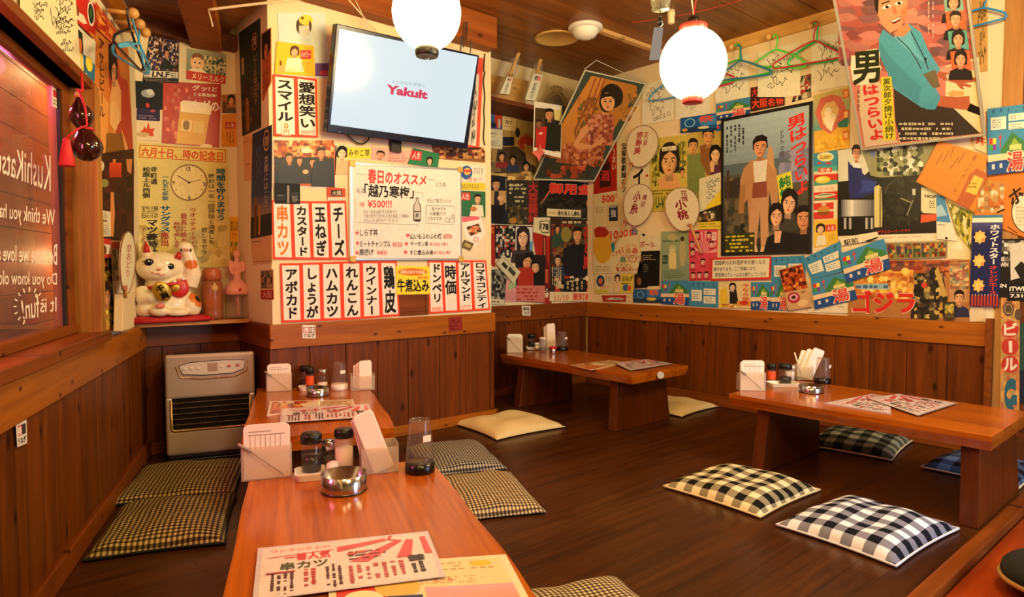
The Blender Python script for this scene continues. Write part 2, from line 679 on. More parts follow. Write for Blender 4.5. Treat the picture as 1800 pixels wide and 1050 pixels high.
outdoor('neon_light_outside', 0.10, 0.2, 1.60, 5.0, (1.0, 0.16, 0.45))
outdoor('street_lamp_outside', 0.75, 0.19, 1.75, 4.5, (1.0, 0.55, 0.22))  # added light in the gap behind the pane, warms the fence planks
outdoor('porch_lamp_outside', 0.85, 0.19, 1.0, 3.5, (1.0, 0.5, 0.2))  # second added fill, brightens the lower planks
area_lamp('neon_sign_outside', LWA + LD * -0.85 - LN * 0.17 + Vector((0, 0, 1.2)), LWA + LD * -0.1 + LN * 0.3 + Vector((0, 0, 1.15)), 10.0, (1.0, 0.16, 0.36), 0.12, 0.6)

# wainscot boards, rails, baseboards
RZ0, RZ1 = 0.554, 0.675


def wain(name, p0, p1, mat_rail, label, rail=(0.025, RZ0, RZ1), bh=0.06, width=0.2):
    """boards, top rail and baseboard along p0 -> p1 (room on the right-hand side)"""
    a, b = Vector((*p0, 0)), Vector((*p1, 0))
    d = b - a
    rz = math.atan2(d.y, d.x)
    ln = d.length
    for nm, mb, mt, lb, ct, bv in (
            ('wall_panel', boards(ln, RZ0 + 0.02, width), 'panel_wood', 'dark vertical board panelling ' + label, 'panelling', 0.002),
            ('trim_rail', MB().box((0, -rail[0], rail[1]), (ln, 0, rail[2])), mat_rail, 'knotty wooden rail ' + label, 'rail', 0.004),
            ('baseboard', MB().box((0, -0.03, 0), (ln, 0, bh)), 'rail_wood' if name == 'screen' else 'rail_dark', 'wooden baseboard ' + label, 'baseboard', 0.004)):
        o = mb.build(nm + '_' + name, mt, loc=a, rz=rz, bevel=bv)
        tag(struct(o), lb, ct)


wain('screen', (1.12, 3.185), (2.535, 3.185), 'rail_wood', 'under the television wall')
wain('pillar', (1.145, 3.68), (1.145, 3.18), 'rail_dark', 'on the left flank of the pillar')
wain('nook', (0.55, 3.685), (1.14, 3.685), 'rail_dark', 'behind the heater')
wain('back', (2.5, 3.715), (3.95, 3.715), 'rail_dark', 'behind the middle table')
wain('right', (3.955, 3.69), (3.955, 0.90), 'rail_wood', 'along the right wall', bh=0.075)
la = LWA - LN * 0.02
wain('left', tuple((la + LD * -3.0)[:2]), tuple((la + LD * 1.28)[:2]), 'rail_wood', 'below the window', bh=0.075)
mb = MB().box((2.5, 3.18, 0), (2.535, 3.70, RZ0)).box((2.5, 3.16, 0), (2.555, 3.70, 0.06))
tag(struct(mb.build('wall_pillar_panel', 'rail_dark')), 'panelled right flank of the pillar', 'panelling')
# the thick rail on the pillar turns its corner
# post that ends the right wall
mb = MB().box((3.943, 0.815, -0.2), (3.955, 0.90, 2.48))
tag(struct(mb.build('trim_post', 'post_wood', bevel=0.004)), 'tan wooden post at the end of the right wall', 'post')
mb = MB().box((3.912, 0.9, 0), (3.945, 0.927, 0.70))
tag(struct(mb.build('trim_7', 'rail_dark')), 'dark batten where the panelling meets the post', 'trim')
mb = MB().box((3.94, -0.4, -0.2), (3.949, 0.815, 2.48))
tag(struct(mb.build('wall_right_panel', 'beam_dark')), 'dark boards beyond the post', 'panelling')
# beams
mb = MB().box((1.12, 3.09, 2.285), (2.495, 3.24, 2.475))
tag(struct(mb.build('trim_beam', 'beam_wood', bevel=0.006)), 'orange brown beam above the television wall', 'beam')
mb = MB().box((-0.3, 3.62, 2.12), (1.14, 3.70, 2.20))
tag(struct(mb.build('trim_8', 'beam_dark', bevel=0.004)), 'dark moulding over the nook wall', 'trim')
mb = MB()
a, b = Vector((0.995, 3.66, 2.1)), Vector((0.48, 2.2, 2.17))
d = (b - a).normalized()
sd = Vector((d.y, -d.x, 0)).normalized() * 0.075
up = Vector((0, 0, 0.13))
mb.hexa([a - sd, a + sd, b + sd, b - sd, a - sd + up, a + sd + up, b + sd + up, b - sd + up])
tag(struct(mb.build('trim_beam_corner', 'beam_wood', bevel=0.006)), 'thick beam slanting over the window corner', 'beam')
mb = MB().box((3.12, 2.80, 2.455), (3.95, 2.84, 2.479))
tag(struct(mb.build('trim_9', 'pale_wood')), 'pale batten across the ceiling boards', 'trim')
mb = MB().box((1.145, 3.19, 2.18), (1.155, 3.66, 2.48))
tag(struct(mb.build('trim_10', 'beam_dark')), 'dark board at the top of the pillar flank', 'trim')

# recess in the pillar behind the yellow card: a small wooden hatch
mb = MB()
q = [hit(700, 500, 'TV'), hit(752, 498, 'TV'), hit(754, 553, 'TV'), hit(703, 556, 'TV')]
x0, x1, z0, z1 = q[0].x, q[1].x, q[3].z, q[0].z
f = 0.02
mb.box((x0, 3.172, z0), (x0 + f, 3.18, z1)).box((x1 - f, 3.172, z0), (x1, 3.18, z1)).box((x0 + f, 3.172, z0), (x1 - f, 3.18, z0 + f)).box((x0 + f, 3.176, z0 + f), (x1 - f, 3.18, z1))
tag(mb.build('wall_hatch', 'rail_dark', bevel=0.002), 'small wooden hatch in the pillar under the yellow card', 'hatch')

# shelves
mb = MB()
mb.prism([(0.585, 3.50), (1.138, 3.475), (1.138, 3.675), (0.655, 3.675)], 0.668, 0.686)
tag(mb.build('corner_shelf', wood('shelf_wood', '#a0642a', '#c98d48', 'X', 0.7, 0.45), bevel=0.002), 'narrow wooden shelf in the corner above the heater', 'shelf')
mb = MB()
mb.box((2.52, 3.41, 2.075), (3.42, 3.70, 2.105))
tag(mb.build('wall_shelf', 'beam_dark', bevel=0.003), 'dark wooden shelf high on the back wall right of the pillar', 'shelf')


# ------------------------------------------------------------ low tables
def low_table(label, loc, rz, L=1.08, Wd=0.57, H=0.352, seed=1, mat='table_wood', near=0.355):
    """top slab with a wavy edge on two plank legs; local x along the length, origin at its centre on the floor"""
    t = thing('low_table', label, 'table', loc, rz, 'low tables of the platform')
    rn = random.Random(seed)
    n = 26
    th = 0.055
    top, bot = [], []

    def edge(u, s):
        w = 0.004 * math.sin(u * 3.1 + seed) + 0.003 * math.sin(u * 7.3 + 2 * seed)
        return s * (Wd / 2 - 0.012 + w * (1 if s < 0 else 0.6))
    xs = [-L / 2 + L * i / n for i in range(n + 1)]
    ring = [(x, edge(x / L * 2, -1)) for x in xs] + [(x, edge(x / L * 2, 1)) for x in reversed(xs)]
    # clip the corners a little
    ring[0] = (ring[0][0] + .012, ring[0][1])
    mb = MB()
    m = len(ring)
    v = [(x * 0.988, y * 0.955, H - th) for x, y in ring] + [(x, y, H - th * 0.35) for x, y in ring] + [(x, y, H) for x, y in ring]
    f = [tuple(reversed(range(m))), tuple(range(2 * m, 3 * m))]
    for r_ in range(2):
        f += [(r_ * m + i, r_ * m + (i + 1) % m, (r_ + 1) * m + (i + 1) % m, (r_ + 1) * m + i) for i in range(m)]
    mb.add(v, f)
    mb.build('tabletop', mat, t)
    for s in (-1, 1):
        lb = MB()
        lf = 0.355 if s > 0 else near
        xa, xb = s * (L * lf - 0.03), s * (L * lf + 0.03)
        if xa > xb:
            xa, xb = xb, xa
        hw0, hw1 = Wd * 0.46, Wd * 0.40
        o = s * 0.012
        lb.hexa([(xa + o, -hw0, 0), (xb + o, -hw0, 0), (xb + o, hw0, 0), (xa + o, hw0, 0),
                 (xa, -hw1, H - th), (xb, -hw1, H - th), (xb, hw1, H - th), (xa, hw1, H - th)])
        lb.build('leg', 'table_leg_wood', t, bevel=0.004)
    return t


U1 = Vector((0.358, 0.934, 0)).normalized()
V1 = Vector((U1.y, -U1.x, 0))


def tcenter(fl, u, v, L, W_):
    c = Vector((*fl, 0)) - u * (L / 2) + v * (W_ / 2)
    return c


c1 = tcenter((0.585, 1.885), U1, V1, 1.10, 0.56)
low_table('orange brown low table nearest the viewer with two menu sheets on it', c1, math.atan2(U1.y, U1.x), 1.10, 0.56, seed=2)
U2 = Vector((0.366, 0.930, 0)).normalized()
V2 = Vector((U2.y, -U2.x, 0))
c2 = tcenter((1.075, 3.265), U2, V2, 1.03, 0.56)
low_table('low wooden table pushed against the pillar below the television', c2, math.atan2(U2.y, U2.x), 1.03, 0.56, seed=3)
TC_C = (3.11, 2.895, 0)
low_table('low wooden table in the back corner with a round white sticker on its end', TC_C, R(90), 1.17, 0.57, seed=5)
TC_R = (3.075, 1.145, 0)
low_table('low wooden table on the right beside the checked cushions', TC_R, R(90), 1.04, 0.64, seed=8, near=0.425)


# ------------------------------------------------------------ floor cushions
def cushion(label, center, sx, sy, h, rz, mat, group, seed=0, piping=None, plump=0.55, corner=0.05):
    t = thing('floor_cushion', label, 'cushion', center, rz, group)
    rn = random.Random(seed)
    n = 22
    v, f = [], []
    ph = [rn.uniform(0, 6) for _ in range(6)]

    def outline(u, w):
        # pinch the sides so that the corners stand out
        k = 1 - corner * (1 - abs(w) ** 2.0) * abs(u) ** 3
        l_ = 1 - corner * (1 - abs(u) ** 2.0) * abs(w) ** 3
        return u * sx / 2 * k, w * sy / 2 * l_
    for side in (0, 1):
        for j in range(n + 1):
            for i in range(n + 1):
                u, w = -1 + 2 * i / n, -1 + 2 * j / n
                x, y = outline(u, w)
                e = max(0.0, (1 - abs(u) ** 3.2) * (1 - abs(w) ** 3.2)) ** plump
                wr = 0.10 * math.sin(5 * u + ph[0] + 2 * w) + 0.07 * math.sin(7 * w + ph[1] - 3 * u) + 0.05 * math.sin(11 * u * w + ph[2])
                z = (h * e * (1 + wr) + 0.012) if side == 0 else 0.008 * (1 - e)
                v.append((x, y, z))
    m = (n + 1) ** 2
    for j in range(n):
        for i in range(n):
            a = j * (n + 1) + i
            f.append((a, a + 1, a + n + 2, a + n + 1))
            f.append((m + a, m + a + n + 1, m + a + n + 2, m + a + 1))
    rim = [i for i in range(n + 1)] + [j * (n + 1) + n for j in range(1, n + 1)] + [n * (n + 1) + i for i in range(n - 1, -1, -1)] + [j * (n + 1) for j in range(n - 1, 0, -1)]
    for a, b in zip(rim, rim[1:] + rim[:1]):
        f.append((b, a, m + a, m + b))
    mb = MB().add(v, f, smooth=True)
    mb.build('cover', mat, t)
    if piping:
        path = [Vector(v[a]) * 1.0 + Vector((0, 0, -0.002)) for a in rim]
        MB().tube(path, 0.0045, 6, closed=True).build('piping', piping, t)
    return t


check_cloth('check_blue_white', '#e4e4f0', '#7d7f90', '#12141e', 0.0375)
check_cloth('check_cream', '#e8d9ae', '#8e8468', '#15150f', 0.0375)
check_cloth('check_green', '#8b8f74', '#4a4f3c', '#14160f', 0.045)
check_cloth('check_denim', '#5b7396', '#3b4a66', '#15181f', 0.05)
check_cloth('small_olive', '#c2b070', '#6a5632', '#2a1e12', 0.0085)
check_cloth('small_grey', '#bdb196', '#66625f', '#22222a', 0.0075)
check_cloth('small_tan', '#d8c494', '#7a6a50', '#3a2e24', 0.0075)
flat('cream_cloth', '#d9c48a', 0.9, bump=0.5, bscale=40)
flat('white_piping', '#d5d6e2', 0.8)
flat('dark_piping', '#1a1712', 0.9)
flat('cream_piping', '#d7c696', 0.85)

GP = 'checked floor cushions by the right table'
cushion('blue-black and white checked floor cushion nearest the platform edge', (2.478, 0.925, 0), 0.50, 0.41, 0.055, R(-4), 'check_blue_white', GP, 1, 'white_piping')
cushion('black and cream checked floor cushion left of the blue-white one', (2.508, 1.443, 0), 0.48, 0.45, 0.055, R(-1), 'check_cream', GP, 2, 'cream_piping')
cushion('dull green and black checked floor cushion under the far side of the right table', (3.66, 1.42, 0), 0.50, 0.42, 0.05, R(8), 'check_green', GP, 3, 'cream_piping')
cushion('denim blue and black checked floor cushion half hidden by the right table leg', (3.64, 0.85, 0), 0.44, 0.38, 0.045, R(-3), 'check_denim', GP, 4, 'cream_piping')
GC = 'plain cream floor cushions'
cushion('plain cream floor cushion on the open floor in front of the pillar', (2.46, 2.94, 0), 0.50, 0.46, 0.05, R(-4), 'cream_cloth', GC, 5, None, 0.5, 0.08)
cushion('plain cream floor cushion half hidden behind the leg of the middle table', (3.66, 2.66, 0), 0.46, 0.50, 0.04, R(3), 'cream_cloth', GC, 6, None, 0.5, 0.08)
GS = 'small-checked floor cushions by the left tables'
rz_l = math.atan2(-0.36, 0.93)
cushion('olive small-checked floor cushion next to the heater', (0.715, 3.10, 0), 0.47, 0.53, 0.035, rz_l - R(3), 'small_olive', GS, 7, 'dark_piping', 0.45)
cushion('olive small-checked floor cushion in front of the one by the heater', (0.54, 2.60, 0), 0.42, 0.50, 0.05, rz_l, 'small_olive', GS, 8, 'dark_piping', 0.45)
cushion('dark grey small-checked floor cushion by the second table', (1.815, 2.60, 0), 0.40, 0.50, 0.045, rz_l, 'small_grey', GS, 9, None, 0.45)
cushion('tan and grey small-checked floor cushion beside the nearest table', (1.60, 2.09, 0), 0.40, 0.50, 0.045, rz_l - R(3), 'small_tan', GS, 10, None, 0.45)
p = hit(975, 1040, 'FL')
cushion('tan small-checked floor cushion peeping out beside the menu of the nearest table', (p.x - 0.09, p.y - 0.24, 0), 0.40, 0.50, 0.05, rz_l, 'small_tan', GS, 11, None, 0.45)
# ------------------------------------------------------------ printed paper: shapes and lettering laid on a surface
CROPS = {'P': (0, 0, 1.0), 'A': (0, 0, 3.28125), 'B': (0, 280, 3.28125), 'C': (400, 0, 3.28125), 'D': (440, 260, 3.0886),
         'E': (820, 0, 3.28125), 'F': (820, 260, 3.28125), 'G': (1100, 0, 3.28), 'H': (1400, 0, 3.28), 'I': (1100, 280, 3.5),
         'J': (1400, 280, 3.5), 'K': (1200, 520, 1.98167), 'L': (820, 520, 3.28125), 'M': (0, 560, 2.14375), 'N': (360, 580, 3.5),
         'O': (360, 820, 2.5714), 'Q': (130, 0, 3.5), 'R': (130, 280, 3.2812), 'S': (850, 160, 6.176), 'T': (1440, 240, 5.525),
         'U': (1600, 240, 3.28125), 'X': (1640, 480, 4.375), 'Z': (0, 0, 6.9231), 'Y': (850, 80, 8.75)}
_fc = bpy.data.curves.new('lettering', 'FONT')
_fc.resolution_u = 2
_fo = bpy.data.objects.new('lettering', _fc)
COL.objects.link(_fo)
GLY = {}


def glyph(s, bold=0.0):
    k = (s, bold)
    if k not in GLY:
        _fc.body = s
        _fc.offset = bold
        dg = bpy.context.evaluated_depsgraph_get()
        dg.update()
        ev = _fo.evaluated_get(dg)
        me = ev.to_mesh()
        GLY[k] = ([(v.co.x, v.co.y) for v in me.vertices], [tuple(p.vertices) for p in me.polygons])
        ev.to_mesh_clear()
    return GLY[k]


def quadmap(q, u, v):
    (x0, y0), (x1, y1), (x2, y2), (x3, y3) = q
    a, b, c, d = (1 - u) * (1 - v), u * (1 - v), u * v, (1 - u) * v
    return (a * x0 + b * x1 + c * x2 + d * x3, a * y0 + b * y1 + c * y2 + d * y3)


def boxq(b):
    if len(b) == 4 and not isinstance(b[0], (tuple, list)):
        x0, y0, x1, y1 = b
        return [(x0, y0), (x1, y0), (x1, y1), (x0, y1)]
    return b


SKIN, HAIR = '#e0a878', '#1d1510'


class Sheet:
    """a sheet of paper on a plane; shapes are given either in its own 0..100 frame or at photo points on that plane"""

    def __init__(s, name, label, crop, quad, pl, paper='#e9e2d2', cat='poster', group='posters and cards pinned to the walls',
                 lvl=1, mat='print_matte', fr=None, thick=0.0007, parent=None, nobase=False):
        s.cr = CROPS[crop]
        s.pl, s.name, s.label, s.cat, s.group, s.mat, s.parent = pl, name, label, cat, group, mat, parent
        s.q = boxq(quad)
        s.off = lvl * 0.004
        s.k = 0
        s.mb = MB()
        s.u = fr is None
        s.fr = fr
        s.flip = False
        if not nobase:
            pts = [s.w(*p, s.off) for p in s.q]
            n = PL[pl][1]
            bk = [p - n * (s.off - 0.0002 if 0 < s.off < 0.005 else thick) for p in pts]
            f, b = [tuple(p) for p in pts], [tuple(p) for p in bk]
            c = lin(paper)
            # front subdivided so that the paper can follow its print
            s.mb.add(f + b, [(0, 3, 2, 1), (4, 5, 6, 7), (0, 1, 5, 4), (1, 2, 6, 5), (2, 3, 7, 6), (3, 0, 4, 7)], c)

    def px(s):
        s.u = False
        return s

    def uv(s):
        s.u = True
        return s

    def w(s, x, y, off):
        ox, oy, sc = s.cr
        return hit(ox + x / sc, oy + y / sc, s.pl, off)

    def m(s, x, y):
        if s.u:
            x, y = quadmap(s.q, x / 100, y / 100)
        return s.w(x, y, s.o)

    def nxt(s):
        s.k += 1
        s.o = s.off + 0.00004 * s.k

    def poly(s, pts, col):
        s.nxt()
        s.mb.add([tuple(s.m(*p)) for p in pts], [tuple(range(len(pts)))], lin(col))
        return s

    def r(s, x0, y0, x1, y1, col):
        return s.poly([(x0, y0), (x1, y0), (x1, y1), (x0, y1)], col)

    def e(s, cx, cy, rx, ry, col, rot=0, n=18):
        c, d = math.cos(R(rot)), math.sin(R(rot))
        return s.poly([(cx + rx * math.cos(t) * c - ry * math.sin(t) * d, cy + rx * math.cos(t) * d + ry * math.sin(t) * c)
                       for t in [2 * math.pi * k / n for k in range(n)]], col)

    def ring(s, cx, cy, rx, ry, wd, col, n=28):
        s.nxt()
        v, f = [], []
        for k in range(n):
            t = 2 * math.pi * k / n
            v += [tuple(s.m(cx + rx * math.cos(t), cy + ry * math.sin(t))), tuple(s.m(cx + (rx - wd) * math.cos(t), cy + (ry - wd * ry / rx) * math.sin(t)))]
        for k in range(n):
            a, b = 2 * k, 2 * ((k + 1) % n)
            f.append((a, b, b + 1, a + 1))
        s.mb.add(v, f, lin(col))
        return s

    def ln(s, pts, wd, col):
        """a pen stroke through points"""
        s.nxt()
        P = [Vector(p) for p in pts]
        v, f = [], []
        for i, p in enumerate(P):
            t = (P[min(i + 1, len(P) - 1)] - P[max(i - 1, 0)])
            t = t.normalized() if t.length else Vector((1, 0))
            nn = Vector((-t.y, t.x)) * wd / 2
            v += [tuple(s.m(*(p + nn))), tuple(s.m(*(p - nn)))]
        for i in range(len(P) - 1):
            f.append((2 * i, 2 * i + 1, 2 * i + 3, 2 * i + 2))
        s.mb.add(v, f, lin(col))
        return s

    def g(s, x0, y0, x1, y1, c0, c1, n=8, hor=False):
        """printed blend between two inks"""
        s.nxt()
        a, b = lin(c0), lin(c1)
        for i in range(n):
            t0, t1 = i / n, (i + 1) / n
            if hor:
                q = [(x0 + (x1 - x0) * t0, y0), (x0 + (x1 - x0) * t1, y0), (x0 + (x1 - x0) * t1, y1), (x0 + (x1 - x0) * t0, y1)]
            else:
                q = [(x0, y0 + (y1 - y0) * t0), (x1, y0 + (y1 - y0) * t0), (x1, y0 + (y1 - y0) * t1), (x0, y0 + (y1 - y0) * t1)]
            t = (i + 0.5) / n
            s.mb.add([tuple(s.m(*p)) for p in q], [(0, 1, 2, 3)], tuple(a[j] * (1 - t) + b[j] * t for j in range(3)))
        return s

    def t(s, txt, box, col, b=0.02, vert=False, sp=0.0):
        """lettering stretched to fill a box (or four corners)"""
        q = boxq(box)
        s.nxt()
        c = lin(col)
        if b > 0.012 and any(ord(ch) > 0x3000 for ch in txt):
            # dense characters: thicken by overprinting, so that the counters stay open
            h = min(b, 0.036 if any(ord(ch) > 0x3400 for ch in txt) else 0.05) * 0.8
            wx = h / (1 if vert else len(txt))
            wy = h / (len(txt) if vert else 1)
            for dx, dy in ((-wx, -wy), (wx, -wy), (-wx, wy), (wx, wy)):
                k = [quadmap(q, u + dx * 0.8, v + dy * 0.8) for u, v in ((0, 0), (1, 0), (1, 1), (0, 1))]
                s.t(txt, k, col, 0.006, vert, sp)
            return s
        if vert:
            n = len(txt)
            for i, ch in enumerate(txt):
                if ch == ' ':
                    continue
                V, F = glyph(ch, b)
                out = []
                for (x, y) in V:
                    u, v = x, 0.88 - y
                    if ch in 'ー―〜':
                        u, v = 1 - v, u
                    v = sp / 2 + v * (1 - sp)
                    out.append(tuple(s.m(*quadmap(q, u, (i + v) / n))))
                s.mb.add(out, F, c)
        else:
            V, F = glyph(txt, b)
            if not V:
                return s
            xs, ys = [a[0] for a in V], [a[1] for a in V]
            x0, x1, y0, y1 = min(xs), max(xs), min(ys), max(ys)
            s.mb.add([tuple(s.m(*quadmap(q, (x - x0) / (x1 - x0 + 1e-9), (y1 - y) / (y1 - y0 + 1e-9)))) for x, y in V], F, c)
        return s

    def sc(s, x0, y0, x1, y1, rows, col, vert=False, fill=0.62, seed=1, dash=1.0):
        """rows of print too small to read"""
        rn = random.Random(seed)
        s.nxt()
        c = lin(col)
        V, F = [], []
        L_ = (y1 - y0) if vert else (x1 - x0)
        W_ = ((x1 - x0) if vert else (y1 - y0)) / rows
        for i in range(rows):
            p = 0.0
            end = rn.uniform(0.7, 1.0) * L_
            while p < end:
                d = W_ * rn.uniform(0.35, 0.9) * dash
                a0, a1 = p, min(p + d, end)
                wj = fill * rn.uniform(0.6, 1.0)
                b0 = i * W_ + W_ * (1 - wj) / 2
                b1 = b0 + W_ * wj
                if rn.random() < 0.86:
                    q = [(x0 + b0, y0 + a0), (x0 + b1, y0 + a0), (x0 + b1, y0 + a1), (x0 + b0, y0 + a1)] if vert else \
                        [(x0 + a0, y0 + b0), (x0 + a1, y0 + b0), (x0 + a1, y0 + b1), (x0 + a0, y0 + b1)]
                    o = len(V)
                    V += [tuple(s.m(*k)) for k in q]
                    F.append((o, o + 1, o + 2, o + 3))
                p += d * 1.35
        s.mb.add(V, F, c)
        return s

    def mo(s, x0, y0, x1, y1, nx, ny, pal, seed=1, jit=0.5, cover=1.0):
        """busy photographic texture: small irregular patches of ink"""
        rn = random.Random(seed)
        s.nxt()
        o0 = s.o
        dx, dy = (x1 - x0) / nx, (y1 - y0) / ny
        for i in range(nx):
            for j in range(ny):
                if rn.random() > cover:
                    continue
                c = lin(rn.choice(pal))
                s.o = o0 + 0.00002 * ((i % 3) * 3 + j % 3)
                k = rn.uniform(0.7, 1.15)
                cx, cy = x0 + (i + .5) * dx, y0 + (j + .5) * dy
                pts = []
                for a in range(6):
                    t = 2 * math.pi * a / 6 + rn.uniform(-.3, .3)
                    rr = rn.uniform(0.55, 0.55 + jit)
                    pts.append((min(max(cx + dx * rr * math.cos(t), x0), x1), min(max(cy + dy * rr * math.sin(t), y0), y1)))
                s.mb.add([tuple(s.m(*p)) for p in pts], [tuple(range(6))], tuple(min(1, a * k) for a in c))
        s.k += 5
        return s

    def scrawl(s, x0, y0, x1, y1, col, wd, seed=1, n=3):
        """a felt-pen signature"""
        rn = random.Random(seed)
        for k in range(n):
            yb = y0 + (y1 - y0) * (k + 0.5) / n
            hh = (y1 - y0) / n * 0.6
            xa, xb = x0 + (x1 - x0) * rn.uniform(0, .25), x0 + (x1 - x0) * rn.uniform(.7, 1)
            m = 16
            p1, p2, p3 = rn.uniform(0, 6), rn.uniform(3, 6), rn.uniform(0.3, 1)
            pts = []
            for i in range(m * 3):
                t = i / (m * 3 - 1)
                pts.append((xa + (xb - xa) * (t + 0.06 * math.sin(9 * p2 * t + p1)), yb + hh * (math.sin(5 * p2 * t + p1) * 0.6 + 0.5 * math.sin(2.3 * p2 * t)) * (1 - 0.4 * t)))
            s.ln(pts, wd, col)
        return s

    def fc(s, cx, cy, w, h, skin=SKIN, hair=HAIR, fem=False, rot=0, hat=None, lips=None, long=0):
        """a head: hair, neck, face, brows, eyes, nose, mouth"""
        c, d = math.cos(R(rot)), math.sin(R(rot))

        def T(pts):
            return [(cx + (x * w) * c - (y * h) * d * (w / h if w else 1) * (h / w if w else 1), cy + (x * w) * d + (y * h) * c) for x, y in pts]

        def el(x, y, rx, ry, col, n=12):
            s.poly(T([(x + rx * math.cos(2 * math.pi * k / n), y + ry * math.sin(2 * math.pi * k / n)) for k in range(n)]), col)
        dk = '#%02x%02x%02x' % tuple(int(int(skin[i:i + 2], 16) * .78) for i in (1, 3, 5))
        if fem:
            s.poly(T([(-.62, -.1), (-.55, -.5), (-.25, -.72), (.2, -.74), (.55, -.52), (.64, -.1), (.6, .3 + long), (.4, .42 + long), (-.4, .42 + long), (-.6, .3 + long)]), hair)
        else:
            s.poly(T([(-.54, .05), (-.56, -.4), (-.3, -.66), (.15, -.68), (.5, -.5), (.55, .05), (.4, .1), (-.4, .1)]), hair)
        s.poly(T([(-.2, .3), (.2, .3), (.24, .72), (-.24, .72)]), dk)
        md = '#%02x%02x%02x' % tuple(int(int(skin[i:i + 2], 16) * .9) for i in (1, 3, 5))
        s.poly(T([(-.46, -.2), (-.4, -.42), (-.2, -.52), (.2, -.52), (.4, -.42), (.46, -.2), (.44, .12), (.32, .36), (.12, .5), (-.12, .5), (-.32, .36), (-.44, .12)]), skin)
        s.poly(T([(.46, -.2), (.44, .12), (.32, .36), (.12, .5), (-.06, .5), (.14, .36), (.26, .1), (.3, -.2)]), md)
        if w * s.cr[2] ** -1 > 9:
            s.poly(T([(.46, -.1), (.44, .12), (.32, .36), (.12, .5), (.3, .2), (.38, -.1)]), dk)
            s.poly(T([(-.34, .1), (-.22, .06), (-.12, .14), (-.2, .24), (-.32, .2)]), '#%02x%02x%02x' % tuple(min(255, int(int(skin[i:i + 2], 16) * 1.07)) for i in (1, 3, 5)))
        if fem:
            s.poly(T([(-.5, .05), (-.5, -.4), (-.2, -.62), (.2, -.62), (.5, -.4), (.5, .05), (.36, -.22), (.05, -.4), (-.3, -.25)]), hair)
        else:
            s.poly(T([(-.48, -.12), (-.5, -.4), (-.2, -.62), (.2, -.62), (.5, -.4), (.48, -.12), (.36, -.3), (.0, -.36), (-.36, -.3)]), hair)
        for k in (-1, 1):
            s.poly(T([(k * .1, -.13), (k * .32, -.17), (k * .34, -.12), (k * .1, -.09)]), hair)
            el(k * .2, -.02, .085, .036, '#d8ccb8')
            el(k * .2, -.02, .05, .04, '#17100c')
        s.poly(T([(.02, -.06), (.06, .0), (.1, .15), (.04, .18), (-.07, .17), (.01, .12)]), dk)
        if fem:
            s.poly(T([(-.13, .3), (-.04, .27), (.04, .27), (.13, .3), (0, .35)]), lips or '#c02a2a')
        else:
            s.poly(T([(-.17, .28), (.17, .27), (.15, .32), (-.15, .33)]), lips or '#8a4034')
        if hat:
            s.poly(T([(-.75, -.32), (.75, -.36), (.78, -.24), (-.78, -.2)]), hat)
            s.poly(T([(-.46, -.3), (-.44, -.72), (-.2, -.84), (.2, -.84), (.44, -.74), (.46, -.32)]), hat)
        return s

    def bust(s, cx, cy, w, h, coat, **k):
        """shoulders under a head; cy is the face centre"""
        s.poly([(cx - w * 1.15, cy + h * 1.5), (cx - w * 1.0, cy + h * .85), (cx - w * .35, cy + h * .6), (cx + w * .35, cy + h * .6), (cx + w * 1.0, cy + h * .85), (cx + w * 1.15, cy + h * 1.5)], coat)
        s.fc(cx, cy, w, h, **k)
        return s

    def done(s, bevel=0):
        o = s.mb.build(s.name, s.mat, s.parent)
        if s.parent is None:
            tag(o, s.label, s.cat, s.group)
        elif s.label:
            o['label'] = s.label
        return o
# ------------------------------------------------------------ pillar wall: menu strips, white board, cards
MENU_G = 'handwritten menu strips with orange-red borders'


def strip(txt, crop, quad, label, ink='#15110d', red='#e8452a', b=0.045, price=None, sp=0.02, pl='TV', lvl=2, tb=(20, 8, 82, 95), paper='#e9e3d8'):
    s = Sheet('menu_strip', label, crop, quad, pl, red, 'menu strip', MENU_G, lvl)
    s.poly([(9, 3.5), (90, 4), (91, 96.5), (10, 96)], paper)
    s.t(txt, tb, ink, b, True, sp)
    if price:
        s.t(price, (18, 88, 82, 95), '#e8672a', 0.02)
    return s.done()


strip('スマイル', 'C', [(263, 428), (394, 440), (402, 790), (268, 785)], 'white menu strip lettered for smiles, left of the television, with an orange zero below', tb=(14, 6, 86, 76))
s = Sheet('price_card', 'small orange zero-yen mark at the foot of the smile strip', 'C', [(312, 705), (360, 708), (364, 782), (314, 780)], 'TV', '#e9e3d8', 'card', None, 3)
s.t('0', (25, 5, 80, 48), '#e8872a', .03).t('円', (20, 55, 85, 95), '#e8872a', .02).done()
strip('愛想笑い', 'C', [(394, 440), (515, 455), (522, 795), (402, 790)], 'white menu strip with four brush characters right beside the television edge', tb=(10, 7, 92, 86), price='0000円')
for txt, q, lab, ink in (
        ('串カツ', [(115, 283), (225, 288), (236, 606), (124, 606)], 'menu strip with orange brush letters, leftmost of the upper row under the group photo', '#e8722a'),
        ('カスタード', [(225, 288), (325, 290), (336, 607), (236, 606)], 'menu strip for custard, second in the row above the avocado and ginger strips', '#15110d'),
        ('玉ねぎ', [(325, 290), (425, 290), (436, 607), (336, 607)], 'menu strip for onion, left of the cheese strip', '#15110d'),
        ('チーズ', [(425, 290), (520, 289), (532, 607), (436, 607)], 'menu strip for cheese touching the left edge of the white board', '#15110d')):
    strip(txt, 'D', q, lab, ink)
